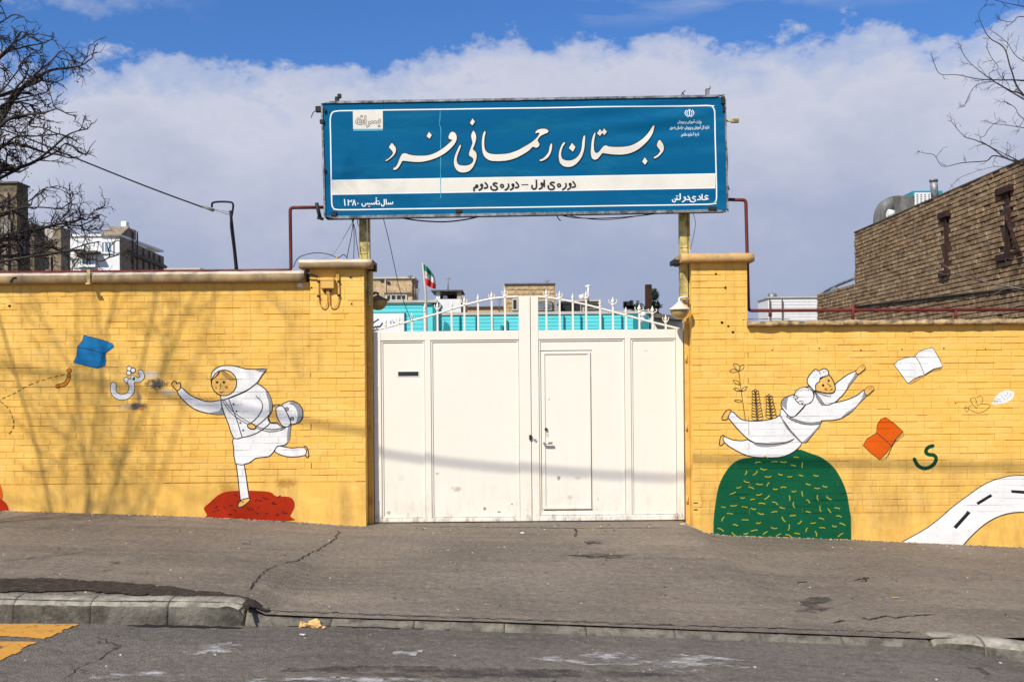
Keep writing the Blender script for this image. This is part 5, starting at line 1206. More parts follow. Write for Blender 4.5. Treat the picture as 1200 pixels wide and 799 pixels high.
# little brackets and lamps stuck to the board
def bracket(px0, py0, px1, py1, r, m='blackmetal', name='bracket', Y=YS + .02): 
    b = MB(); b.tube([P(px0, py0, Y), P(px1, py1, Y)], r, 6); return b.build(name, M[m], sign)
b = MB(); c = P(395, 117, YS + .02); b.box(c.x - .022, c.x + .022, c.y - .02, c.y + .03, c.z - .05, c.z + .03, 0, .006); c = P(397, 114, YS + .02); b.box(c.x - .012, c.x + .03, c.y - .03, c.y + .01, c.z - .015, c.z + .03, 0, .004); b.build('bracket', M['blackmetal'], sign)
b = MB(); c = P(829, 109, YS + .02); b.box(c.x - .02, c.x + .02, c.y - .02, c.y + .03, c.z - .06, c.z + .045, 0, .004); c = P(831.5, 105, YS + .02); b.tube([c, c + Vector((.01, 0, .035))], .008, 5); b.build('bracket', M['galv'], sign)
b = MB(); c = P(373, 128, YS + .02); b.box(c.x - .03, c.x + .04, c.y - .02, c.y + .03, c.z - .035, c.z + .03, 0, .006); b.tube([c, P(367, 132, YS + .02), P(364.5, 138, YS + .02)], .005, 5); b.build('bracket', M['blackmetal'], sign)
bracket(371, 238, 375, 255, .022); bracket(372, 255, 379, 257, .018); bracket(798, 112, 803, 106, .005); bracket(802, 112, 799, 108, .005)
b = MB(); a = P(850, 142, YS + .03); c = P(866, 142, YS + .03); b.tube([a, c], .01, 6); c1 = P(861, 141.8, YS + .03); b.box(c1.x - .04, c1.x + .045, c1.y - .02, c1.y + .02, c1.z - .022, c1.z + .022, 0, .004); b.build('side_bracket', M['ypost'], sign)
b = MB(); b.tube(smooth([tuple(P(x, y, YS + .05)) for x, y in ((850.5, 160), (852.5, 190), (852, 212), (854.5, 223))], 4), .007, 5); b.build('loose_wire', M['cable'], sign)
# two I-section posts
for (pa, pb, lab) in ((421, 433, 'left'), (796.5, 808.5, 'right')):
    a = P(pa, 280, YW + .12); c = P(pb, 280, YW + .12); b = MB(); base = (lpt if lab == 'left' else rpt)
    b.box(a.x, c.x - .028, YW + .115, YW + .122, base - .4, TL.z - .1); b.box(c.x - .028, c.x - .016, YW + .155, YW + .17, base - .4, TL.z - .1); b.box(c.x - .016, c.x, YW + .115, YW + .20, base - .4, TL.z - .1); b.box(a.x, a.x + .012, YW + .123, YW + .20, base - .4, TL.z - .1)
    b.box(a.x - .005, c.x - .03, YW + .108, YW + .1145, base + .18, base + .20)
    b.build('sign_post', M['ypost'], sign)
b = MB(); c = P(435, 314, YW + .1); b.tube([c - Vector((.03, 0, 0)), c + Vector((.05, 0, 0))], .035, 8); b.build('bolt', M['rustbeam'], lp_root)
b = MB(); c = P(791, 306.5, YW + .05); b.box(c.x - .03, c.x + .06, c.y - .02, c.y + .2, c.z - .03, c.z + .02, 0, .004); b.build('bracket', M['blackmetal'], rp_root)

# ------------------------------------------------------------------ globe lamps on the posts
M['globe'] = mat('yellowed_globe', (0.50, 0.33, 0.10), .35, .12, 9, 0, spec=.5, dirt=(0.22, 0.15, 0.07), dirtamt=.6, dscale=12); M['lampwhite'] = mat('lamp_shade_cream', (0.70, 0.60, 0.48), .5, .08, 6, .1); M['lampdark'] = mat('lamp_shade_shaded', (0.20, 0.14, 0.08), .6, .2, 6, .1)  # lampdark: cap colour darkened to paint in the left lamp's shade
def lamp(px, py, r, label, shade, arm_to, side, Yl=YW - .06):
    c = P(px, py, Yl); o = thing('globe_lamp', (c.x, c.y, c.z - r), label, 'lamp')
    b = MB(); b.lathe([(r * .96 * math.cos(a), r * .96 * math.sin(a)) for a in [-math.pi / 2 + i * math.pi / 20 for i in range(11)]], c, 20); b.build('globe', M['globe'], o)
    b = MB(); hh = .6 if shade == 'lampdark' else 1.0
    b.lathe([(0, r * .95 * hh), (r * .22, r * .78 * hh), (r * .62, r * .42 * hh), (r * 1.08, r * .08), (r * 1.14, -r * .02), (r * 1.0, r * .02)], c, 20); b.build('lamp_shade', M[shade], o)
    b = MB(); b.tube(smooth([(c.x, c.y, c.z + r * .7 * hh), (c.x + side * .005, c.y + .02, c.z + r * 1.2 * hh), (c.x + side * r * .8, c.y + .02, c.z + r * 1.25 * hh), (arm_to, c.y - .1 if hh < 1 else YG - .02, c.z + r * .9 * hh)], 4), .013, 7); b.build('arm', M[shade], o)
lamp(442.8, 352, .118, 'round wall lamp in shade at the top left corner of the gate', 'lampdark', gx(-163), -1, YG + .27)
lamp(796.5, 363, .108, 'round wall lamp with pale conical cap at the top right of the gate', 'lampwhite', gx(205), 1)

# ------------------------------------------------------------------ junction box with its conduits
jb = thing('junction_box', P(384, 339, YW - .01), 'small yellow junction box with looped conduits high on the left pillar', 'junction box')
b = MB(); a = P(376.5, 326, YW); c = P(392.5, 338.5, YW); b.box(a.x, c.x, YW - .06, YW - .001, c.z, a.z, 0, .006); b.build('box', M['ysmooth'], jb)
b = MB(); b.box(a.x - .006, c.x + .006, YW - .066, YW - .0605, a.z - .03, a.z - .022); b.build('lid', M['ysmooth'], jb)
for q in ([(373.5, 326), (373, 338), (373.5, 352), (376, 358.5), (380, 360), (383, 356), (383.5, 341)], [(396.5, 320), (397, 335), (396.5, 350), (394, 358), (390, 360), (386.5, 357), (385.5, 341)], [(394.5, 300), (394, 318), (396.5, 330)]):
    b = MB(); b.tube(smooth([tuple(P(x, y, YW - .022)) for x, y in q], 4), .007, 6); b.build('conduit', M['ysmooth'], jb)
for (px, py) in ((373.3, 330), (373, 347), (396.8, 330), (396.8, 346), (381, 341), (387, 341)): c = P(px, py, YW - .02); b = MB(); b.box(c.x - .013, c.x + .013, YW - .034, YW - .002, c.z - .012, c.z + .012, 0, .003); b.build('clip', M['blackmetal'], jb)
b = MB(); c = P(351.5, 334, YW - .012); b.box(c.x - .026, c.x + .026, YW - .02, YW - .002, c.z - .022, c.z + .022, 0, .003); o = b.build('wall_socket', M['white'], origin=tuple(c)); o['label'] = 'small white plate under the coping beside the left pillar'; o['category'] = 'wall plate'
# iron strap hung over the coping, with its bent wire
b = MB(); a = P(104, 316, YW - .1); c = P(104, 332.5, YW - .1); b.box(a.x - .018, a.x + .018, YW - .112, YW - .096, c.z, a.z, 0, .003); b.box(a.x - .018, a.x + .035, YW - .15, YW - .113, c.z - .012, c.z + .006, 0, .002); o = b.build('coping_strap', M['ypost'], origin=tuple(c)); o['label'] = 'yellow strap hooked over the left wall coping'; o['category'] = 'bracket'
b = MB(); b.tube(smooth([tuple(P(x, y, YW - .10)) for x, y in ((12, 331), (15, 326), (19, 325))], 3), .007, 5); o = b.build('coping_hook', M['blackmetal'], origin=tuple(P(15, 331, YW - .1))); o['label'] = 'thin black hook on the left wall coping near the edge'; o['category'] = 'hook'

# ------------------------------------------------------------------ red pipes
def pipe(name, label, pts, r, Yp=YW + .12, extra=()):
    q = []
    for i, p in enumerate(pts):
        if 0 < i < len(pts) - 1:
            a = Vector(pts[i - 1]); c = Vector(pts[i + 1]); v = Vector(p); d1 = (a - v).normalized() * 4; d2 = (c - v).normalized() * 4
            for t in (0, .25, .5, .75, 1): w_ = (v + d1) * (1 - t) ** 2 + v * 2 * t * (1 - t) + (v + d2) * t * t; q.append(tuple(w_))
        else: q.append(p)
    root = thing(name, P(pts[1][0], pts[1][1], Yp), label, 'pipe'); b = MB(); b.tube([P(x, y, Yp) for x, y in q], r, 10); b.build('pipe_run', M['rust'], root)
    for (x0, y0, x1, y1) in extra: b = MB(); b.tube([P(x0, y0, Yp), P(x1, y1, Yp)], r * 1.05, 8); b.build('pipe_support', M['rust'], root)
    for i, p in enumerate(pts[1:-1]): 
        c = P(p[0], p[1], Yp)
    return root
pipe('gas_pipe', 'thin dark red pipe along the left wall top rising to the sign', [(-90, 320.5), (341, 316.8), (340, 243.5), (380, 243)], .019, extra=((10, 320, 10, 326), (175, 318, 175, 326), (278, 317, 278, 322)))
pipe('gas_pipe', 'thin dark red pipe from the sign down and along the right wall top', [(851, 234), (874, 234.5), (877.2, 364), (1290, 362.5)], .019, extra=((999.5, 357, 999.5, 378), (902.5, 364, 902.5, 371), (1120, 363, 1120, 376)))
# service pole with its cable loop
pl = thing('service_pole', P(278, 319, YW + .16), 'thin leaning steel service pole with a cable loop on the left wall', 'pole')
b = MB(); b.tube([P(278, 324, YW + .16), P(273.5, 280, YW + .16), P(270, 247, YW + .16)], [.022, .018, .016], 8); b.build('pole', M['rustbeam'], pl)
b = MB(); b.tube(smooth([tuple(P(x, y, YW + .14)) for x, y in ((277.5, 318), (273, 285), (270.5, 262), (272.5, 248), (273, 239), (268, 236.8), (256, 236.6), (249, 238), (248.5, 243))], 4), .012, 6); b.build('cable_loop', M['cable'], pl)
b = MB(); b.tube([P(237.5, 242, YW + .14), P(250.5, 246.5, YW + .14)], [.014, .02], 7); b.tube([P(250, 246, YW + .14), P(268, 251.5, YW + .14)], .004, 5); b.tube([P(250, 245, YW + .14), P(268, 248.5, YW + .14)], .003, 5); b.build('cable_clamp', M['cable_l'], pl)
def wire(name, label, pts, r=.006, m='cable', k=5):
    b = MB(); q = smooth([tuple(p) for p in pts], k); b.tube(q, r, 6); o = b.build(name, M[m], origin=tuple(pts[0])); o['label'] = label; o['category'] = 'cable'; return o
wire('overhead_cable', 'black overhead cable running from the left tree to the service pole', [P(-250, 70, YW - .5), P(0, 151, YW - .2), P(75, 180, YW - .1), P(170, 218, YW + .05), P(239, 243.5, YW + .14)], .009)
wire('thin_cable', 'thin black wire looping from the pipe over the left pillar cap', [P(344, 313, YW + .1), P(350, 302, YW + .05), P(368, 296.5, YW + .02), P(385, 298, YW), P(396, 302, YW - .02), P(402, 298.5, YW + .02), P(405, 300, YW + .02), P(407, 303, YW + .03)], .0045)
for i, (q, lab) in enumerate(((((414.5, 255), (412, 275), (409, 290), (406.5, 302)), 'black wire nearest the left sign post, under the sign'), (((411, 255), (416, 268), (418, 285), (421, 302)), 'black wire crossing to the left sign post foot'),
              (((413, 255), (415, 275), (414.5, 303)), 'straight black wire hanging left of the left sign post'), (((417, 254), (405, 275), (396, 290), (389, 299), (378, 303)), 'pale slanting wire below the left end of the sign'),
              ((( 449, 255), (456, 283), (464, 320), (470, 345), (482, 376)), 'long thin wire hanging from the sign down to the gate arch'), (((420, 255), (419, 262), (423, 268)), 'short wire end beside the left sign post'))):
    wire('thin_cable', lab, [P(x, y, YS + .12 + .02 * i) for x, y in q], .0042 if i != 3 else .003, 'cable' if i != 3 else 'cable_l')
wire('thin_cable', 'black cable sagging under the left half of the sign', [P(465, 254.5, YS + .05), P(490, 258.5, YS + .05), P(520, 260, YS + .05), P(545, 257.5, YS + .05), P(565, 253, YS + .05)], .008)
wire('thin_cable', 'black cable sagging under the right half of the sign', [P(650, 250.5, YS + .05), P(672, 255, YS + .05), P(705, 256, YS + .05), P(745, 253.5, YS + .05), P(775, 249.5, YS + .05)], .006)
wire('thin_cable', 'lower grey cable under the right half of the sign', [P(658, 251, YS + .06), P(690, 256.6, YS + .06), P(720, 257, YS + .06), P(765, 250.5, YS + .06)], .004)
wire('thin_cable', 'short bent wire end hanging under the sign centre', [P(652, 250, YS + .05), P(653.5, 255, YS + .05), P(657, 259, YS + .05)], .006)
wire('thin_cable', 'thin curled wire beside the right sign post', [P(812, 249, YS + .1), P(815, 262, YS + .1), P(812, 280, YS + .1), P(809, 292, YS + .1)], .003)
wire('thin_cable', 'cable stub at the top of the left pillar by the box', [P(352, 318, YW - .05), P(358, 320, YW - .06), P(366, 322, YW - .05), P(372, 324.5, YW - .03)], .009)
# street cable overhead whose shadow crosses the gate, with its two poles
shp = [(-260, 396), (0, 428), (200, 464), (440, 508), (620, 527), (800, 537), (1000, 543), (1200, 547), (1500, 545)]
pts = []
for (px, py) in shp: s_ = P(px, py, YW); t = (YW - 4.6) / SUN.y; pts.append(s_ - SUN * t)
a0, a1 = pts[0], pts[-1]
pts = [a0 + Vector((-14, 0, 1.3))] + pts + [a1 + Vector((10, 0, .9))]
wire('street_cable', 'thick street cable high over the road', pts, .021)
for p_, side in ((pts[0], 'left'), (pts[-1], 'right')):
    u = thing('utility_pole', (p_.x, p_.y, E - 1.8), 'tall utility pole off to the %s' % side, 'utility pole'); b = MB(); b.tube([(p_.x, p_.y, E - 2), (p_.x, p_.y, p_.z + .6)], [.14, .09], 12); b.build('pole', M['palecon'], u)
    b = MB(); b.box(p_.x - .06, p_.x + .06, p_.y - .7, p_.y + .7, p_.z - .13, p_.z - .03); b.build('crossarm', M['rustbeam'], u)

# ------------------------------------------------------------------ background helpers
def XZ(px0, py0, px1, py1, Y):
    pm = (py0 + py1) / 2; xm = (px0 + px1) / 2
    return P(px0, pm, Y).x, P(px1, pm, Y).x, P(xm, py1, Y).z, P(xm, py0, Y).z
def bbox(root, name, px0, py0, px1, py1, Y, depth, m, ground=False, **k):
    x0, x1, z0, z1 = XZ(px0, py0, px1, py1, Y)
    if ground: z0 = E - 2.95
    b = MB(); b.box(x0, x1, Y, Y + depth, z0, z1); return b.build(name, M[m], root, **k)
def window(root, px0, py0, px1, py1, Y, fm='white', gm='glass', mull=2, fw=.06):
    x0, x1, z0, z1 = XZ(px0, py0, px1, py1, Y); b = MB()
    b.box(x0, x0 + fw, Y - .04, Y + .02, z0, z1); b.box(x1 - fw, x1, Y - .04, Y + .02, z0, z1); b.box(x0 + fw, x1 - fw, Y - .04, Y + .02, z1 - fw, z1); b.box(x0 + fw, x1 - fw, Y - .04, Y + .02, z0, z0 + fw)
    for i in range(1, mull): xm = x0 + (x1 - x0) * i / mull; b.box(xm - fw * .4, xm + fw * .4, Y - .036, Y + .018, z0 + fw, z1 - fw)
    w_ = b.build('window', M[fm], root); b = MB(); b.box(x0 + fw, x1 - fw, Y - .01, Y - .004, z0 + fw, z1 - fw); b.build('pane', M[gm], w_); return w_
def courses(root, px0, py0, px1, py1, Y, m, step=.10, d=.012):
    """thin raised courses on a far brick face"""
    x0, x1, z0, z1 = XZ(px0, py0, px1, py1, Y); b = MB(); z = z0 + .02
    while z < z1 - .02: b.box(x0 + .01, x1 - .01, Y - d, Y - .001, z, z + step * .78); z += step
    b.build('brickwork', M[m], root, kind='stuff')

# --- turquoise school block behind the gate
YT = 26.0
sch = thing('school_building', (P(480, 400, YT).x, YT, E - 1.9), 'turquoise painted school block nearest, left part behind the gate', 'building')
bbox(sch, 'wall', 380, 355, 497, 400, YT, 2, 'turq', True); courses(sch, 380, 357, 496, 391, YT, 'turq', .105)
bbox(sch, 'parapet', 378, 352.0, 512, 355, YT - .05, 2.2, 'palecon'); bbox(sch, 'trim', 380, 355.2, 505, 357.6, YT - .03, .03, 'turq_d')
bbox(sch, 'corner_panel', 497.2, 355.2, 507, 400, YT + .02, 1, 'turq'); bbox(sch, 'side_return', 507.2, 357, 514, 400, YT + .03, 1.2, 'turq_d')
bbox(sch, 'sign_frame', 378, 366.0, 475, 400, YT - .06, .04, 'turq_d')
wb = bbox(sch, 'notice_board', 378, 367.4, 473.6, 400, YT - .08, .018, 'white')
pr = Print(lambda x, z: YT - .082, YT - .082)
Z7 = lambda pts: Z(430, 350, 17.75, pts)
for q, w_ in (([(95, 530), (160, 480), (245, 425)], 1.3), ([(140, 600), (180, 580), (195, 600), (230, 570), (250, 590), (290, 555), (320, 505)], 1.5), ([(60, 560), (100, 600), (150, 610)], 1.1), ([(500, 465), (490, 500), (505, 520)], .8), ([(500, 575), (540, 570), (560, 560)], 1.0)): pr.stroke(Z7(q), w_, 'bblack', 3)
for c, r in (((560, 492), .9), ((655, 540), .7), ((525, 450), .5), ((380, 470), .4), ((385, 490), .4), ((665, 400), .5)): q = Z7([c])[0]; pr.disc(q[0], q[1], r, 'bblack')
pr.done('board_lettering', wb)
YT2 = 30.0
sc2 = thing('school_building', (P(640, 400, YT2).x, YT2, E - 1.9), 'long low turquoise school wing behind the gate centre and right', 'building')
bbox(sc2, 'wall', 505, 368, 760, 400, YT2, 2, 'turq', True); courses(sc2, 505, 370, 759, 391, YT2, 'turq', .105); bbox(sc2, 'parapet', 503, 365.2, 762, 368.4, YT2 - .05, 2.2, 'palecon')
bbox(sc2, 'corner_trim', 751, 363, 761, 365.1, YT2 - .05, .5, 'palecon'); bbox(sc2, 'corner_tower', 742, 368.6, 759, 400, YT2 - .03, .02, 'turq_d')
for (px, py, w_) in ((593, 378, 4.0), (588, 384, 3)): bbox(sc2, 'window_grille', px - w_ * .5, py - 3, px + w_ * .5, py + 10, YT2 - .08, .06, 'turq_d')
for px in (538, 557, 575, 728, 705, 680, 660): bbox(sc2, 'downpipe', px, 368.6, px + 1.0, 400, YT2 - .10, .08, 'turq_d')
b = MB(); c = P(752, 366.5, YT2 - .7)
for (px, py, r) in ((754, 368.5, .09), (752.5, 375, .09)): c = P(px, py, YT2 - .6); b.lathe([(0, r), (r * .7, r * .7), (r, 0), (r * .7, -r * .7), (0, -r)], c, 10)
b.build('siren', M['white'], sc2)
# curved canopy shadow-like arch piece by the flag
b = MB(); q = [P(x, y, YT2 - .3) for x, y in ((519, 388), (521, 376), (526, 380), (530, 388))]; b.prism([(p.x, p.z) for p in q], YT2 - .34, YT2 - .25); b.build('awning', M['turq_d'], sc2)
# rooftop and far houses
def house(name, label, boxes, Y, depth, cat='building'):
    r = thing(name, (P(boxes[0][0], 400, Y).x, Y, E - 2.9), label, cat); return r
h1 = house('brick_house', 'tan brick rooftop house seen left above the turquoise school', [(437, 0)], 38, 8)
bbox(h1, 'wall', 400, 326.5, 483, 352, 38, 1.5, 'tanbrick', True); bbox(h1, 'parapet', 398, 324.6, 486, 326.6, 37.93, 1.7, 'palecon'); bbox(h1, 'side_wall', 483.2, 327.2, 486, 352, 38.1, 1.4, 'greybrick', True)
bbox(h1, 'lintel', 450, 342.6, 484, 344, 37.9, .3, 'roofdark'); window(h1, 452, 344.4, 477, 353, 37.98, 'palecon', 'glassdark', 4); bbox(h1, 'parapet', 450, 352, 497, 353.4, 37.0, 1, 'palecon'); bbox(h1, 'pier', 451, 326.8, 452.2, 344, 37.95, .1, 'palecon')
for (px, py) in ((447.5, 328.5), (455, 331)): c = P(px, py, 37.96); b = MB(); b.box(c.x - .06, c.x + .06, 37.94, 37.99, c.z - .05, c.z + .04, 0, .01); b.build('vent_hole', M['glassdark'], h1)
h2 = house('stair_house', 'small white rooftop stair house with dark opening behind the flag', [(520, 0)], 36, 4)
bbox(h2, 'wall', 509, 350.5, 540, 366, 36, 1.5, 'whitebrick'); bbox(h2, 'pier', 511, 341, 515.5, 350.4, 36, .5, 'whitebrick'); bbox(h2, 'pier', 535.5, 341, 540, 350.4, 36, .5, 'tanbrick'); bbox(h2, 'back_wall', 515.6, 341, 535.4, 350.4, 37.5, .2, 'glassdark'); bbox(h2, 'roof', 505, 339.6, 542, 341, 35.85, 1.8, 'roofdark')
bbox(h2, 'water_tank', 519, 346.5, 524, 350.4, 36.2, .4, 'white'); bbox(h2, 'side_wall', 540.2, 350.5, 543.5, 372, 36.3, 3, 'tanbrick'); bbox(h2, 'core', 509, 366, 540, 400, 36.4, 2.4, 'whitebrick', True)
h3 = house('brick_house', 'low tan brick parapet house left of the gate centre post', [(545, 0)], 40, 5)
bbox(h3, 'wall', 545, 360, 590, 372, 40, 5, 'tanbrick', True); bbox(h3, 'parapet', 545, 358.8, 590, 360, 39.9, 5.2, 'roofdark')
h4 = house('brick_house', 'taller tan brick house behind the gate centre posts', [(592, 0)], 37, 6)
bbox(h4, 'wall', 592, 333.5, 650.5, 372, 37, 2, 'tanbrick', True); courses(h4, 593, 335, 650, 366, 37, 'tanbrick', .16, .02); bbox(h4, 'roof_edge', 591, 331.8, 651, 333.5, 36.93, 2.2, 'roofdark'); bbox(h4, 'side_wall', 590.2, 333, 592, 372, 37.1, 5, 'palecon', True)
window(h4, 600, 350, 607, 364, 36.94, 'palecon', 'glassdark', 1, .05); bbox(h4, 'tarpaulin', 627, 352.5, 647, 364, 36.85, .1, 'galv')
h5 = house('rooftop_room', 'flat rooftop room with barred window right of the gate centre', [(656, 0)], 39, 5)
bbox(h5, 'wall', 656, 353, 681, 372, 39, 4, 'palecon'); window(h5, 657, 355, 679, 364.5, 38.97, 'blackmetal', 'glassdark', 4, .05); bbox(h5, 'roof', 655, 351.5, 704, 353.2, 38.92, 2, 'palecon'); bbox(h5, 'wall', 681.2, 353.2, 703, 372, 39.1, 4, 'palecon'); bbox(h5, 'rail', 683, 355, 702, 356, 38.95, .06, 'roofdark'); bbox(h5, 'rail', 683, 358.5, 702, 359.4, 38.95, .06, 'roofdark'); bbox(h5, 'core', 656, 372, 704, 400, 39.2, 3, 'palecon', True)
b = MB(); c = P(689, 335, 38.9); b.tube([P(689, 352, 38.9), P(689.5, 334, 38.9)], .04, 6); b.tube([P(686, 336, 38.9), P(691.5, 335, 38.9)], .05, 6); o = b.build('aerial', M['white'], h5)
b = MB(); b.tube([P(679, 349, 39.3), P(684, 347.5, 39.3)], .1, 8); b.build('solar_pipe', M['white'], h5)
ch = thing('chimney_pipe', (P(760, 362, 33).x, 33, E + 2.2), 'tall dark rusty chimney pipe behind the right side of the gate', 'chimney'); b = MB()
c0 = P(760, 362, 33); c1 = P(760, 333.5, 33); b.box(c0.x - .1, c0.x + .1, 32.9, 33.1, c0.z - 1.2, c1.z, 0, .01); b.build('flue', M['rustbeam'], ch)
b = MB()
for (px, py, w_, h_) in ((735, 357, .12, .1), (740, 356.5, .05, .12), (732.5, 358, .04, .08), (746, 361, .3, .04), (740, 360, .2, .05)): c = P(px, py, 32.6); b.box(c.x - w_, c.x + w_, 32.5, 32.7, c.z - h_, c.z + h_)
b.build('vent_cap', M['blackmetal'], ch)
# small conifer behind the chimney
def leafy(name, label, px0, px1, py0, py1, Y, n, seed, sz=.12):
    r0 = P((px0 + px1) / 2, py1, Y); t = thing(name, (r0.x, Y, E - 2.9), label, 'tree'); rnd = random.Random(seed); b = MB()
    b.tube([(r0.x, Y, E - 2.9), (r0.x, Y, P(px0, py0, Y).z - .1)], [.16, .02], 7); b.build('trunk', M['bark'], t); b = MB(); ctr = []
    for _ in range(14):
        v = rnd.random(); w_ = (.25 + .75 * v) * (px1 - px0) / 2; ctr.append((rnd.uniform(-w_, w_) + (px0 + px1) / 2, py0 + (py1 - py0) * v, rnd.uniform(-.5, .5)))
    for _ in range(n):
        c = rnd.choice(ctr); p = P(c[0] + rnd.gauss(0, 2.0), c[1] + rnd.gauss(0, 2.2), Y + c[2] + rnd.gauss(0, .2)); d = Vector((rnd.gauss(0, 1), rnd.gauss(0, 1), rnd.gauss(0, 1))).normalized() * sz; e = d.orthogonal().normalized() * sz * .35
        b.face([p - d, p + e, p + d, p - e])
    b.build('crown', M['leaf'], t)
leafy('conifer_tree', 'small dark conifer beside the rusty chimney pipe behind the gate', 757, 775, 342, 384, 34, 900, 2, .11)
leafy('conifer_tree', 'dark evergreen bush showing between the gate pickets left of the chimney', 741, 752, 358, 372, 33.5, 260, 3, .1)
yh = thing('garden_shed', (P(785, 400, 31).x, 31, E - 1.9), 'white low wall and dark roof behind the gate right end', 'shed')
bbox(yh, 'wall', 762, 372.5, 800, 400, 31, 3, 'whitebrick', True); b = MB(); q = [P(x, y, 30.6) for x, y in ((766, 368), (800, 372), (800, 376), (766, 372.8))]; b.prism([(p.x, p.z) for p in q], 30.2, 34); b.build('roof', M['roofdark'], yh)
def aerial(px, py0, py1, Y, label, arms=3):
    t = thing('tv_aerial', P(px, py1, Y), label, 'aerial'); b = MB(); b.tube([P(px, py1, Y), P(px, py0, Y)], .022, 5); b.build('mast', M['cable_l'], t); b = MB()
    for k in range(arms): b.tube([P(px - 3 + k * .6, py0 + 1.5 + k * 2.2, Y), P(px + 3 - k * .6, py0 + 1 + k * 2.2, Y)], .014, 4)
    b.build('element', M['cable_l'], t)
aerial(525, 325.5, 340, 36.5, 'thin white aerial on the small white stair house', 1); aerial(489, 338, 352, 37.2, 'small aerial at the right end of the tan house by the flag', 3); aerial(585, 350, 366, 36.5, 'small rooftop aerial left of the gate centre post', 3); aerial(480.5, 322, 327, 37.9, 'short aerial stub on the tan house roof corner', 1)
aerial(641, 328, 333, 37.2, 'tiny twin aerial on the taller tan house', 1)
# flag
fl = thing('flag_on_pole', (P(500, 395, 24).x, 24, E - 1.85), 'green white red national flag drooping on a pale pole', 'flag')
b = MB(); b.tube([(P(500, 395, 24).x, 24, E - 1.85), P(499, 345, 24), P(495.2, 308, 24)], [.04, .03, .016], 8); b.build('flagpole', M['palecon'], fl)
M['fgreen'] = mat('flag_green', (0.02, 0.22, 0.12), .8, .1, 6, 0); M['fwhite'] = mat('flag_white', (0.72, 0.70, 0.68), .8, .05, 6, 0); M['fred'] = mat('flag_red', (0.66, 0.05, 0.04), .8, .1, 6, 0)
Z5 = lambda x, y: (420 + x / 6.0, 290 + y / 6.0)
b = MB(); nu, nv = 14, 12
top = smooth([(447, 105), (475, 128), (505, 158), (528, 192)], 5); bt = smooth([(465, 262), (488, 270), (515, 285), (543, 292)], 5)
for j in range(nv + 1):
    for i in range(nu + 1):
        a = top[int(i * (len(top) - 1) / nu)]; c = bt[int(i * (len(bt) - 1) / nu)]; t = j / nv; x = a[0] + (c[0] - a[0]) * t + (8 * math.sin(t * 3.1) * i / nu); y = a[1] + (c[1] - a[1]) * t
        p = P(*Z5(x, y), 24 + .12 * math.sin(i * .9 + t * 1.5)); b.v.append(tuple(p))
for j in range(nv):
    for i in range(nu): k = j * (nu + 1) + i; b.f.append((k, k + 1, k + nu + 2, k + nu + 1)); b.m.append(0 if j < 4 else 1 if j < 8 else 2); b.sm.append(True)
b.build('flag_cloth', [M['fgreen'], M['fwhite'], M['fred']], fl)
pr = Print(lambda x, z: 23.86, 24); ex, ey = 499.6, 321.5; pr.stroke([(ex, ey - 1.3), (ex, ey + 1.3)], .45, 'fred', 0)
for sd in (-1, 1): pr.stroke([(ex + sd * .8, ey - 1.2), (ex + sd * 1.4, ey), (ex + sd * .5, ey + 1.4)], .35, 'fred', 3)
pr.done('flag_emblem', fl)
# --- left background
d1 = house('apartment_block', 'dark brown brick building at the far left behind bare branches', [(0, 0)], 34, 8)
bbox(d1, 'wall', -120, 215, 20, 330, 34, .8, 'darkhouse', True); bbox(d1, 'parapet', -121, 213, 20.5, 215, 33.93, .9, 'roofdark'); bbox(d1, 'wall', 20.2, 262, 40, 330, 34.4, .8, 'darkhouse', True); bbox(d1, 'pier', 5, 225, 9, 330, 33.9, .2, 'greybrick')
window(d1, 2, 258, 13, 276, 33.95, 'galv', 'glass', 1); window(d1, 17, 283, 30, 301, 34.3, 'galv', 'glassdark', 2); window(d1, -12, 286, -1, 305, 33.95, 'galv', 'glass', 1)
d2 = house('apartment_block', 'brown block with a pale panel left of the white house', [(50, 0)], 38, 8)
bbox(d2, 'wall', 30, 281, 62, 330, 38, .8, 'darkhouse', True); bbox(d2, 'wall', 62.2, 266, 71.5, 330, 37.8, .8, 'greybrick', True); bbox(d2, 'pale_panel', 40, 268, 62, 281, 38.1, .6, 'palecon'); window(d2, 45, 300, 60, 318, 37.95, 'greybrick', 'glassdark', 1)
d3 = house('white_house', 'white rendered apartment with two windows and brown brick side wall', [(80, 0)], 42, 10)
YH = 42.0
b = MB(); x0, x1, z0, z1 = XZ(80, 277, 140, 330, YH); b.box(x0, x1, YH, YH + 3.2, E - 2.9, z1 - .02); b.build('wall', M['white'], d3)
bbox(d3, 'roof_edge', 79, 274.4, 140.2, 277, YH - .06, 5.3, 'white'); window(d3, 118, 282.5, 133, 297.5, YH - .03, 'white', 'glass', 3, .07)
bbox(d3, 'balcony_recess', 87, 294.5, 113, 314, YH - .045, .04, 'palecon'); window(d3, 92, 299, 112, 313, YH - .08, 'white', 'glass', 5, .08); bbox(d3, 'awning', 87, 294, 113, 296, YH - .5, .6, 'roofdark')
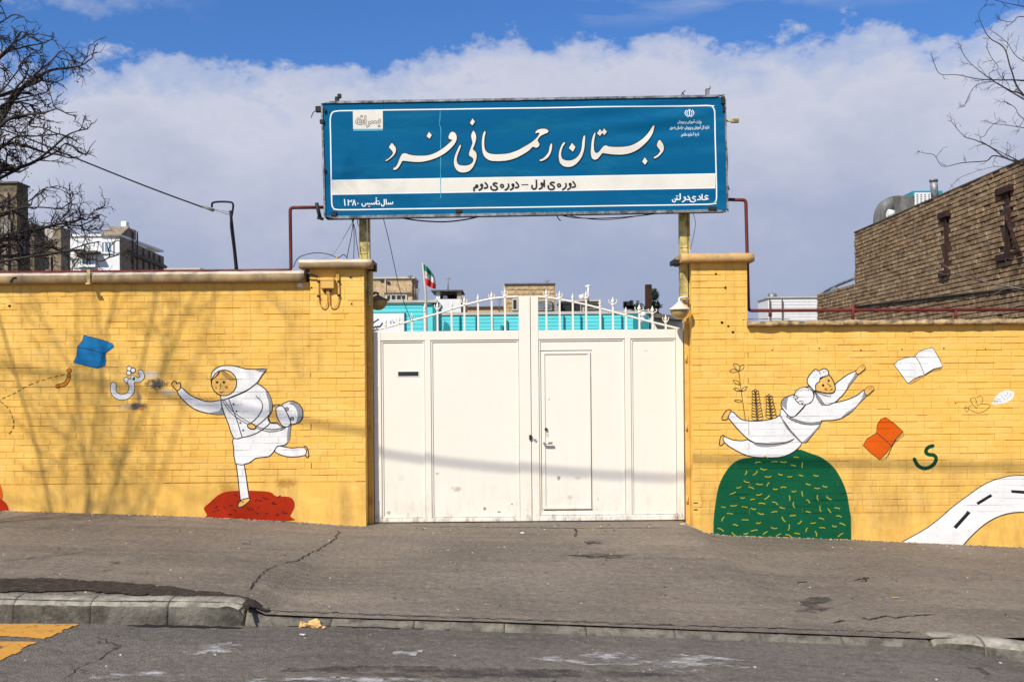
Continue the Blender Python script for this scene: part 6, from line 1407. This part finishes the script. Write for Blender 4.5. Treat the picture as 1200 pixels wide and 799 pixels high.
# its brown flank runs back to the right
b = MB(); pA, pB = P(140, 300, YH), P(158.5, 300, YH + 9); q = [(pA, 274, 140), (pB, 268, 158.5)]
def wallseg(b, xa, ya, xb, yb, zta, ztb, zb=E - 2.9, t=.4):
    d = Vector((xb - xa, yb - ya, 0)).normalized(); nn = Vector((-d.y, d.x, 0)) * t
    v = [(xa, ya, zb), (xb, yb, zb), (xb, yb, ztb), (xa, ya, zta)]; w_ = [(x + nn.x, y + nn.y, z) for x, y, z in v]; b.face(v); b.face(w_[::-1])
    for i in range(4): j = (i + 1) % 4; b.face([v[j], v[i], w_[i], w_[j]])
def seg(b, p0, Y0, p1, Y1, top0, top1, t=.4): A, B_ = P(p0, top0, Y0), P(p1, top1, Y1); wallseg(b, A.x, Y0, B_.x, Y1, A.z, B_.z, t=t)
XF = P(140.2, 300, YH).x + .03
def yof(px): return XF / (unroll(px, 290)[0] / F)
def flank(px, py): Y_ = yof(px); return Vector((XF, Y_, P(px, py, Y_).z))
b = MB()
for (pa, ta, pb, tb) in ((140.4, 276, 150, 266.8), (150, 266.8, 159.5, 270), (159.5, 286.5, 192, 301)):
    A, B_ = flank(pa, ta), flank(pb, tb); f = [(XF, A.y, E - 2.9), (XF, B_.y, E - 2.9), tuple(B_), tuple(A)]; g_ = [(x - .06, max(y, YH + .03), z) for x, y, z in f]; b.face(f); b.face(g_[::-1])
    for q in range(4): j = (q + 1) % 4; b.face([f[j], f[q], g_[q], g_[j]])
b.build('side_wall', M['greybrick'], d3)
A, B_ = flank(140.4, 275.4), flank(150, 266); b = MB(); W_ = .75
f = [tuple(A + Vector((.08, -.05, .02))), tuple(B_ + Vector((.08, 0, .02))), tuple(B_ + Vector((-W_, 0, .02))), tuple(A + Vector((-W_, -.05, .02)))]; b.face(f); b.face([(x, y, z - .07) for x, y, z in f][::-1])
for q in range(4): j = (q + 1) % 4; b.face([f[q], (f[q][0], f[q][1], f[q][2] - .07), (f[j][0], f[j][1], f[j][2] - .07), f[j]])
b.build('roof', M['greybrick'], d3)
A, B_ = flank(148.5, 295.5), flank(192, 313); b = MB(); b.tube([A + Vector((.08, 0, 0)), B_ + Vector((.08, 0, 0))], .09, 4); b.build('ledge', M['roofdark'], d3)
for px, t0 in ((154.5, 269.5), (159.7, 271), (167, 291), (174, 294), (179.5, 296.5), (186, 300)):
    A = flank(px, t0); b = MB(); b.tube([A + Vector((.05, 0, 0)), (A.x + .05, A.y, E)], .035, 4); b.build('downpipe', M['roofdark'], d3)
b = MB()
for px in (163, 166, 169, 172, 176, 180): A = flank(px, 287.5 + (px - 160) * .45); b.box(A.x - .6, A.x - .35, A.y - .1, A.y + .1, A.z - .3, A.z + random.uniform(.15, .45))
b.build('rooftop_equipment', M['white'], d3, kind='stuff')
A = flank(157, 268); b = MB(); b.box(A.x - .5, A.x - .25, A.y - .15, A.y + .15, A.z - .2, A.z + .3, 0, .03); b.build('water_tank', M['white'], d3)
d4 = house('far_wall', 'thin pale far parapet just above the left wall coping', [(200, 0)], 60, 4, 'wall'); bbox(d4, 'wall', 186, 314, 235, 330, 60, 4, 'palecon', True); bbox(d4, 'wall', 235.3, 318, 345, 330, 60, 4, 'palecon', True)

# --- right background: dark brick flank wall running away from the street
DX = P(1001, 268, 21.0).x; DZ = P(1001, 273, 21.0).z; DZ2 = P(957, 345, 23.6).z
db = thing('brick_building', (DX + 2, 17, E - 2.0), 'old brown brick building with rusty steel columns behind the right wall', 'building')
b = MB(); b.box(DX + .014, DX + 7, 12.3, 21.0, E - 2.9, DZ - .02); b.build('wall_core', M['darkmortar'], db)
b = MB(); b.box(DX + .014, DX + 7, 21.01, 23.6, E - 2.9, DZ2 - .02); b.build('wall_core', M['darkmortar'], db)
specs = []; rnd = random.Random(31); H = .0745
def dcourses(y0, y1, z0, z1):
    n = int((z1 - z0) / H)
    for c in range(n):
        zt = z1 - c * H; y = y0 - rnd.uniform(0, .2)
        while y < y1:
            L = .205 + rnd.uniform(-.012, .012); a, e = max(y, y0), min(y + L - .005, y1); y += L
            if e - a < .04: continue
            if any(abs((a + e) / 2 - yc) < .15 and zz0 < zt < zz1 for yc, zz0, zz1 in COLS): continue
            specs.append((a, e, zt - H + .014 + rnd.uniform(-.003, .003), zt, rnd.uniform(-.006, .006), rnd.uniform(-.004, .004)))
def col_y(px): return DX / (unroll(px, 290)[0] / F)
COLS = [(col_y(1108), P(1108, 320.5, col_y(1108)).z, P(1108, 252, col_y(1108)).z), (col_y(1179.5), P(1179, 301, col_y(1179.5)).z, P(1179, 223, col_y(1179.5)).z)]
dcourses(12.3, 21.0, E + .35, DZ); dcourses(21.02, 23.6, E + .6, DZ2)
specs.sort(key=lambda q: q[0] if q[0] > 13.6 else 100 - q[0]); bmesh_cache = {}
rest = MB()
def dbrick(b, a, e, z0, z1, pr_, tl, rel=(0, 0, 0)):
    x = DX + pr_; c = .006
    f = [(x - tl, a + c, z0 + c), (x + tl, e - c, z0 + c), (x + tl, e - c, z1 - c), (x - tl, a + c, z1 - c)]; g_ = [(x + c, a, z0), (x + c, e, z0), (x + c, e, z1), (x + c, a, z1)]; k = [(DX + .03, p[1], p[2]) for p in g_]
    r = lambda L_: [(p[0] - rel[0], p[1] - rel[1], p[2] - rel[2]) for p in L_]
    f, g_, k = r(f), r(g_), r(k); b.face(f[::-1])
    for q in range(4): j = (q + 1) % 4; b.face([f[q], f[j], g_[j], g_[q]]); b.face([g_[q], g_[j], k[j], k[q]])
protos = []
for i in range(10):
    b = MB(); L = .200; dbrick(b, -L / 2, L / 2, -(H - .014) / 2, (H - .014) / 2, rnd.uniform(-.010, .010), rnd.uniform(-.006, .006), (DX, 0, 0)); me = bpy.data.meshes.new('brick'); me.from_pydata(b.v, [], b.f); me.materials.append(M['darkbrick']); me.update(); protos.append(me)
k = 0
for (a, e, z0, z1, pr_, tl) in specs:
    if k < 300 and e - a > .18 and 13.6 < a:
        o = bpy.data.objects.new('brick', rnd.choice(protos)); COL.objects.link(o); o.parent = db; o.location = Vector((DX, (a + e) / 2, (z0 + z1) / 2)) - ROOT[db]; k += 1
    else: dbrick(rest, a, e, z0, z1, pr_, tl)
rest.build('brickwork', M['darkbrick'], db, kind='stuff')
for (yc, z0, z1), w_ in zip(COLS, (.085, .11)):
    b = MB(); b.box(DX - .012, DX + .013, yc - w_, yc + w_ * .2, z0, z1); b.box(DX - .03, DX - .0125, yc - w_, yc - w_ + .02, z0, z1); co = b.build('steel_column', M['rustbeam'], db)
    for zz in (z0, z1): b = MB(); b.box(DX - .06, DX + .02, yc - w_ * 2.1, yc + w_ * 2.1, zz - .05, zz + .05, 0, .006); b.build('end_plate', M['rustbeam'], co)
b = MB(); b.tube([(DX - .05, col_y(1183), P(1183, 250, 14.3).z), (DX - .05, col_y(1200), P(1199, 300, 14.0).z)], .03, 4); b.build('brace', M['rustbeam'], db)
b = MB(); b.tube([(DX - .02, 13.0, P(1210, 308, 13.9).z - .35), (DX - .02, 21, E + 1.45)], .02, 4); b.build('ledge', M['darkmortar'], db)
b = MB(); b.box(DX - .012, DX + .2, 12.3, 21.0, DZ + .002, DZ + .02); b.build('roof_edge', M['roofdark'], db)
b = MB(); b.tube(smooth([(DX + .1, 23.6, DZ2 + .0), (DX + .1, 23.2, DZ2 + .05), (DX + .1, 22.4, DZ2 + .10), (DX + .1, 21.3, DZ2 + .14)], 4), .03, 6); b.tube([(DX + .05, 23.0, DZ2 - .08), (DX + .05, 22.4, DZ2)], .07, 6); b.build('roof_pipe', M['galv'], db)
# rooftop cooler with its duct
YC = 20.2
co = thing('air_cooler', P(1078, 243, YC), 'turquoise rooftop evaporative cooler with white louvres on the brown brick building', 'air cooler')
x0, x1, z0, z1 = XZ(1070, 223.5, 1093, 243, YC); b = MB(); b.box(x0, x1 + .2, YC, YC + .6, z0 - .15, z1, 0, .01); 
b.build('case', M['turq_d'], co); M['turqc'] = mat('cooler_turquoise', (0.015, 0.28, 0.31), .5, .1, 5, 0)
co.children[0].data.materials[0] = M['turqc']
fx0, fx1, fz0, fz1 = XZ(1072, 226, 1092, 243, YC - .02); b = MB(); b.box(fx0, fx1, YC - .03, YC - .002, fz0, fz1, 0, .004); lf = b.build('louvre_frame', M['white'], co)
b = MB()
for i in range(4):
    for j in range(7):
        a = fx0 + .03 + i * (fx1 - fx0 - .03) / 4; z = fz0 + .02 + j * (fz1 - fz0 - .03) / 7; b.box(a, a + (fx1 - fx0) / 4 - .05, YC - .034, YC - .031, z, z + .016)
b.build('louvre_slots', M['roofdark'], lf)
b = MB(); b.tube(smooth([tuple(P(x, y, YC + .2)) for x, y in ((1034, 275), (1034, 256), (1038, 245), (1047, 240), (1057, 239.5), (1068, 240))], 5), [.17] * 26, 14); M['ductm'] = mat('sooty_duct', (0.17, 0.165, 0.15), .6, .3, 6, .2, dirt=(0.05, 0.045, 0.035), dirtamt=.8, dscale=7.0, streak=True)
b.build('duct', M['ductm'], co)
b = MB(); b.box(P(1046, 240, YC + .1).x, P(1069, 240, YC + .1).x, YC - .02, YC + .4, P(1058, 252, YC).z, P(1058, 229.5, YC).z, 0, .01); b.build('duct_box', M['ductm'], co)
fp = thing('flue_pipe', P(1095, 230, 19.8), 'short grey flue pipe right of the turquoise cooler', 'pipe'); b = MB(); b.tube([P(1096, 236, 19.8), P(1094, 211, 19.8)], .07, 10); b.build('flue', M['galv'], fp); b = MB(); b.tube([P(1094.1, 213, 19.8), P(1094, 210.5, 19.8)], .08, 10); b.build('collar', M['galv'], fp)
b = MB(); b.tube([P(1040, 250, YC - .2), P(1047, 251, YC - .2)], .08, 8); o = b.build('roof_bottle', M['white'], origin=tuple(P(1043, 252, YC - .2))); o['label'] = 'small white container on the brown building roof under the duct'; o['category'] = 'container'
wh = thing('white_brick_house', (P(930, 370, 30).x, 30, E - 2.9), 'whitewashed brick block beyond the right wall, left of the brown building', 'building')
bbox(wh, 'wall', 900, 349, 958, 385, 30, 1.2, 'whitebrick', True); courses(wh, 901, 350, 957, 376, 30, 'whitebrick', .09, .01); bbox(wh, 'roof_edge', 899, 347.6, 958, 349, 29.95, 1.3, 'palecon'); c = P(905, 348, 30.2); b = MB(); b.lathe([(0, .12), (.12, .1), (.15, 0), (.15, -.1)], c, 10); b.build('vent_cap', M['galv'], wh)
for px in (902.5, 917): bbox(wh, 'downpipe', px - .5, 350, px + .5, 385, 29.9, .05, 'roofdark')
# scrap sheet lying on the right coping end
b = MB(); q = [P(876, 373.5, YW + .1), P(920, 373.5, YW + .12), P(926, 376, YW - .0), P(880, 377, YW + .0)]; z_ = P(900, 375, YW).z; q = [(p.x, YW + .02 + .25 * (i in (0, 1)), z_ + .012 + .02 * (i in (0, 1))) for i, p in enumerate(q)]
b.face(q); b.face([(x, y, z - .006) for x, y, z in q][::-1])
for i in range(4): j = (i + 1) % 4; b.face([q[i], q[j], (q[j][0], q[j][1], q[j][2] - .006), (q[i][0], q[i][1], q[i][2] - .006)])
o = b.build('metal_sheet', M['galv'], origin=tuple(q[0])); o['label'] = 'flat grey metal sheet lying on the right wall coping beside the pillar'; o['category'] = 'metal sheet'

# ------------------------------------------------------------------ bare trees
def twigs(b, p, d, L, r, rnd, depth, droop=0.0, pods=None, dens=1.0):
    n = 4 if depth > 0 else 3; pts = [p.copy()]; q = p.copy(); dd = d.copy()
    for i in range(n):
        dd = (dd + Vector((rnd.gauss(0, .30), rnd.gauss(0, .20), rnd.gauss(0, .30) - droop * .05 + .03))).normalized(); q = q + dd * L / n; pts.append(q.copy())
    b.tube(pts, [r * (1 - .5 * i / n) for i in range(n + 1)], 4 if r > .006 else 3, caps=False)
    if depth <= 0:
        if pods is not None and rnd.random() < .16:
            e = pts[-1]; s_ = rnd.uniform(.010, .022); pods.append((e, s_))
        return
    for i in range(1, n + 1):
        for _ in range(rnd.choice([1, 1, 2]) if rnd.random() < dens else 0):
            ax = Vector((rnd.gauss(0, 1), rnd.gauss(0, .6), rnd.gauss(0, 1))).normalized(); nd = (dd * .75 + ax * .75).normalized()
            twigs(b, pts[i], nd, L * rnd.uniform(.45, .7), r * .72, rnd, depth - 1, droop, pods, dens)
def pods_mesh(b, pods, rnd):
    for e, s_ in pods:
        for _ in range(rnd.choice([1, 2, 3])):
            c = e + Vector((rnd.gauss(0, s_), rnd.gauss(0, s_), -abs(rnd.gauss(0, s_ * 1.2)))); d = Vector((rnd.gauss(0, .35), rnd.gauss(0, .35), -1)).normalized() * s_ * rnd.uniform(.7, 1.5); o = d.orthogonal().normalized() * s_ * .4
            b.face([c, c + d * .5 + o, c + d, c + d * .5 - o])
def limb_tree(label, trunk_xy, limbs, Y, seed, m, base_r, group, depth=2, L0=.34, step=.17, r_end=.006, dens=.9, podded=True):
    rnd = random.Random(seed); x0, y0 = trunk_xy; t = thing('bare_tree', (x0, y0, E - 1.7), label, 'tree')
    hub = Vector((x0 + .15, y0, E + .5)); b = MB()
    b.tube([(x0, y0, E - 2.0), (x0 + .04, y0, E - .8), hub, hub + Vector((-.05, 0, 1.3)), hub + Vector((.1, .1, 3.0))], [base_r * 1.3, base_r, base_r * .85, base_r * .6, base_r * .3], 10); b.build('trunk', M[m], t)
    pods = []; tw = MB()
    for k, (ln, rr0) in enumerate(limbs):
        dy = rnd.uniform(-.5, .5); pts = [P(x, y, Y + dy * (1 if i else .6) + rnd.uniform(-.08, .08)) for i, (x, y) in enumerate(ln)]
        start = hub + Vector((0, 0, max(-.3, min(2.6, (pts[0].z - hub.z) * .65 - .3)))); full = [start, start.lerp(pts[0], .5) + Vector((0, 0, -.08))] + pts
        q = [Vector(v) for v in smooth([tuple(v) for v in full], 5)]; n = len(q); lb = MB()
        rad = [max(r_end, rr0 * (1.9 * (1 - i / n) ** 1.1 if i < n * .3 else 1.28 * (1 - i / n) / .7 * .9 + .12)) for i in range(n)]
        lb.tube(q, rad, 7, caps=False); lb.build('limb', M[m], t); acc = 0
        for i in range(6, n):
            acc += (q[i] - q[i - 1]).length
            while acc > step:
                acc -= step; d = (q[i] - q[i - 1]).normalized(); ax = Vector((rnd.gauss(0, 1), rnd.gauss(0, .7), rnd.gauss(0, 1))).normalized(); s_ = .55 + .45 * (1 - i / n)
                if q[i].z < E + 1.1 and podded: ax = (ax + Vector((0, 0, .9))).normalized(); s_ *= .5
                twigs(tw, q[i], (d * .7 + ax * .8).normalized(), L0 * s_ * rnd.uniform(.6, 1.25), max(r_end * .95, rad[i] * .5), rnd, depth, 0, pods if podded else None, dens)
        twigs(tw, q[-1], (q[-1] - q[-2]).normalized(), L0 * .5, r_end, rnd, 1, 0, pods if podded else None)
    tw.build('twigs', M[m], t, kind='stuff')
    if pods: pb = MB(); pods_mesh(pb, pods, rnd); pb.build('seed_pods', M[m], t, kind='stuff')
    return t
LL = [([(-60, 30), (-20, 18), (0, 2), (6, -8)], .012), ([(-60, 50), (-10, 32), (14, 18)], .009), ([(-70, 130), (-20, 90), (0, 66), (12, 55), (24, 38), (30, 40)], .014), ([(-60, 140), (0, 68), (25, 56), (45, 52), (54, 50)], .011),
      ([(-80, 190), (-20, 160), (0, 142), (14, 118), (27, 103), (45, 90), (62, 82), (80, 80), (95, 77), (104, 71)], .018), ([(-60, 170), (0, 128), (20, 102), (28, 92), (22, 80), (30, 68)], .010), ([(-70, 180), (-10, 132), (15, 118), (40, 112), (55, 108)], .010), ([(27, 103), (40, 88), (60, 72), (72, 60), (85, 66)], .009), ([(-60, 160), (0, 108), (14, 92), (25, 78)], .009),
      ([(-70, 210), (-10, 158), (10, 140), (30, 135), (50, 133), (65, 128), (72, 130)], .012), ([(10, 140), (35, 148), (50, 150), (64, 156)], .008), ([(-70, 215), (0, 172), (25, 170), (50, 178), (70, 182), (80, 185)], .014), ([(-60, 230), (0, 200), (20, 197), (40, 190), (60, 175), (80, 158), (98, 152)], .016), ([(-60, 235), (0, 209), (25, 196), (50, 186), (66, 178), (78, 168), (92, 178)], .010), ([(-60, 225), (0, 175), (20, 160), (38, 160), (60, 158)], .009),
      ([(-70, 265), (0, 253), (12, 247), (27, 244), (48, 243), (68, 245)], .011), ([(12, 247), (30, 238), (42, 230), (48, 226)], .007), ([(-70, 290), (0, 281), (20, 277), (37, 272), (55, 266), (73, 262), (90, 265), (105, 260)], .015), ([(55, 266), (70, 258), (80, 248), (83, 243)], .007), ([(73, 262), (88, 255), (100, 258), (104, 255)], .007),
      ([(-70, 310), (0, 301), (35, 299), (73, 295), (90, 290), (101, 286)], .013), ([(73, 295), (90, 300), (105, 303), (118, 306), (128, 301), (128, 296)], .007), ([(-70, 300), (0, 290), (20, 287), (40, 288), (60, 290)], .009)]
limb_tree('bare dark-branched tree with twisted twigs at the left edge, above the wall', (-12.0, 13.2), [(l_, r_ * 1.65) for l_, r_ in LL], 13.0, 21, 'bark', .19, None, depth=2, L0=.43, step=.24, r_end=.0085, dens=.72)
RR = [([(1260, 150), (1200, 112), (1185, 107), (1167, 97), (1150, 85), (1135, 72), (1127, 60)], .009), ([(1260, 105), (1200, 95), (1172, 94), (1147, 93), (1122, 88), (1102, 87), (1095, 75)], .007), ([(1260, 160), (1200, 112), (1185, 82), (1177, 57), (1160, 45), (1152, 32), (1147, 17), (1154, 7)], .008), ([(1185, 107), (1162, 96), (1142, 102), (1131, 122)], .004),
      ([(1270, 200), (1200, 190), (1180, 186), (1160, 172), (1142, 164), (1130, 160), (1116, 144)], .010), ([(1180, 186), (1155, 189), (1127, 191), (1105, 195), (1095, 182), (1085, 180)], .006), ([(1260, 160), (1200, 150), (1180, 147), (1162, 145)], .006), ([(1260, 20), (1200, 8), (1180, 4), (1165, 0)], .007), ([(1260, 40), (1200, 20), (1187, 26), (1173, 24)], .006), ([(1260, 180), (1200, 140), (1190, 127), (1180, 120)], .006),
      ([(1270, 90), (1200, 72), (1180, 50), (1165, 38)], .006), ([(1167, 97), (1170, 80), (1162, 68), (1158, 60)], .004), ([(1160, 172), (1155, 158), (1162, 148)], .004)]
limb_tree('slender bare tree with fine grey twigs at the upper right edge', (8.3, 12.2), RR, 11.95, 22, 'bark', .09, None, depth=1, L0=.20, step=.24, r_end=.0035, dens=.6)
R2 = [([(1260, 352), (1200, 339), (1157, 331), (1129, 324), (1101, 307), (1075, 285), (1072, 262)], .007), ([(1250, 345), (1180, 363), (1157, 375), (1143, 398)], .007), ([(1250, 245), (1200, 228), (1185, 240), (1172, 246)], .004), ([(1129, 324), (1110, 322), (1095, 318)], .003), ([(1250, 290), (1190, 303), (1176, 300), (1160, 288), (1150, 275)], .004), ([(1200, 339), (1165, 345), (1150, 362), (1147, 378)], .003), ([(1250, 215), (1200, 205), (1170, 195), (1130, 206), (1118, 215)], .004)]
limb_tree('low pale twiggy sapling overhanging the right wall coping', (8.6, 12.9), R2, 12.2, 24, 'bark_l', .045, None, depth=1, L0=.17, step=.30, r_end=.003, dens=.5, podded=False)
# trees across the street behind the camera, seen only through their shadows on the left wall
def free_tree(label, x, y, h, seed):
    rnd = random.Random(seed); t = thing('bare_tree', (x, y, E - 1.7), label, 'tree'); b = MB(); top = Vector((x, y, E - 1.7 + h * .36))
    b.tube([(x, y, E - 2.0), (x + .05, y, E - .5), top], [.15, .12, .10], 10); b.build('trunk', M['bark'], t); tw = MB()
    for k in range(9):
        a = k * 2.4 + rnd.random(); d = Vector((math.cos(a) * (.10 + .036 * k), math.sin(a) * .5, 1)).normalized(); q = top.copy(); pts = [q.copy()]
        for i in range(6): d = (d + Vector((rnd.gauss(0, .12), rnd.gauss(0, .12), .05))).normalized(); q = q + d * h * .11; pts.append(q.copy())
        lb = MB(); lb.tube(pts, [.0135 * (1 - i / 10) for i in range(7)], 7, caps=False); lb.build('limb', M['bark'], t)
        for i in range(1, 7):
            for _ in range(2):
                ax = Vector((rnd.gauss(0, 1), rnd.gauss(0, 1), rnd.gauss(0, .6))).normalized(); twigs(tw, pts[i], (d * .6 + ax * .8).normalized(), h * .10 * rnd.uniform(.5, 1.1), .0058, rnd, 2, 0, None, .8)
    tw.build('twigs', M['bark'], t, kind='stuff')
free_tree('bare tree on the near pavement, out of view to the left', -7.75, 6.4, 12.6, 43)

# ------------------------------------------------------------------ groups of repeats
GROUPS = {'gate_pillar': 'brick pillars beside the gate', 'brick_wall': 'yellow painted street walls', 'gate_post': 'steel posts holding the gate', 'globe_lamp': 'globe lamps beside the gate', 'thin_cable': 'loose wires around the sign and pillar',
          'gas_pipe': 'dark red gas pipes along the walls', 'litter': 'scraps of litter on the ground', 'school_building': 'turquoise school buildings', 'brick_house': 'tan brick rooftops behind the school', 'apartment_block': 'brown blocks at the far left',
          'tv_aerial': 'aerials on the rooftops', 'conifer_tree': 'evergreens behind the gate', 'bare_tree': 'bare trees around the street', 'utility_pole': 'utility poles carrying the street cable'}
for o in list(bpy.data.objects):
    if o.parent is None and o.get('category') and o.name.split('.')[0] in GROUPS: o['group'] = GROUPS[o.name.split('.')[0]]
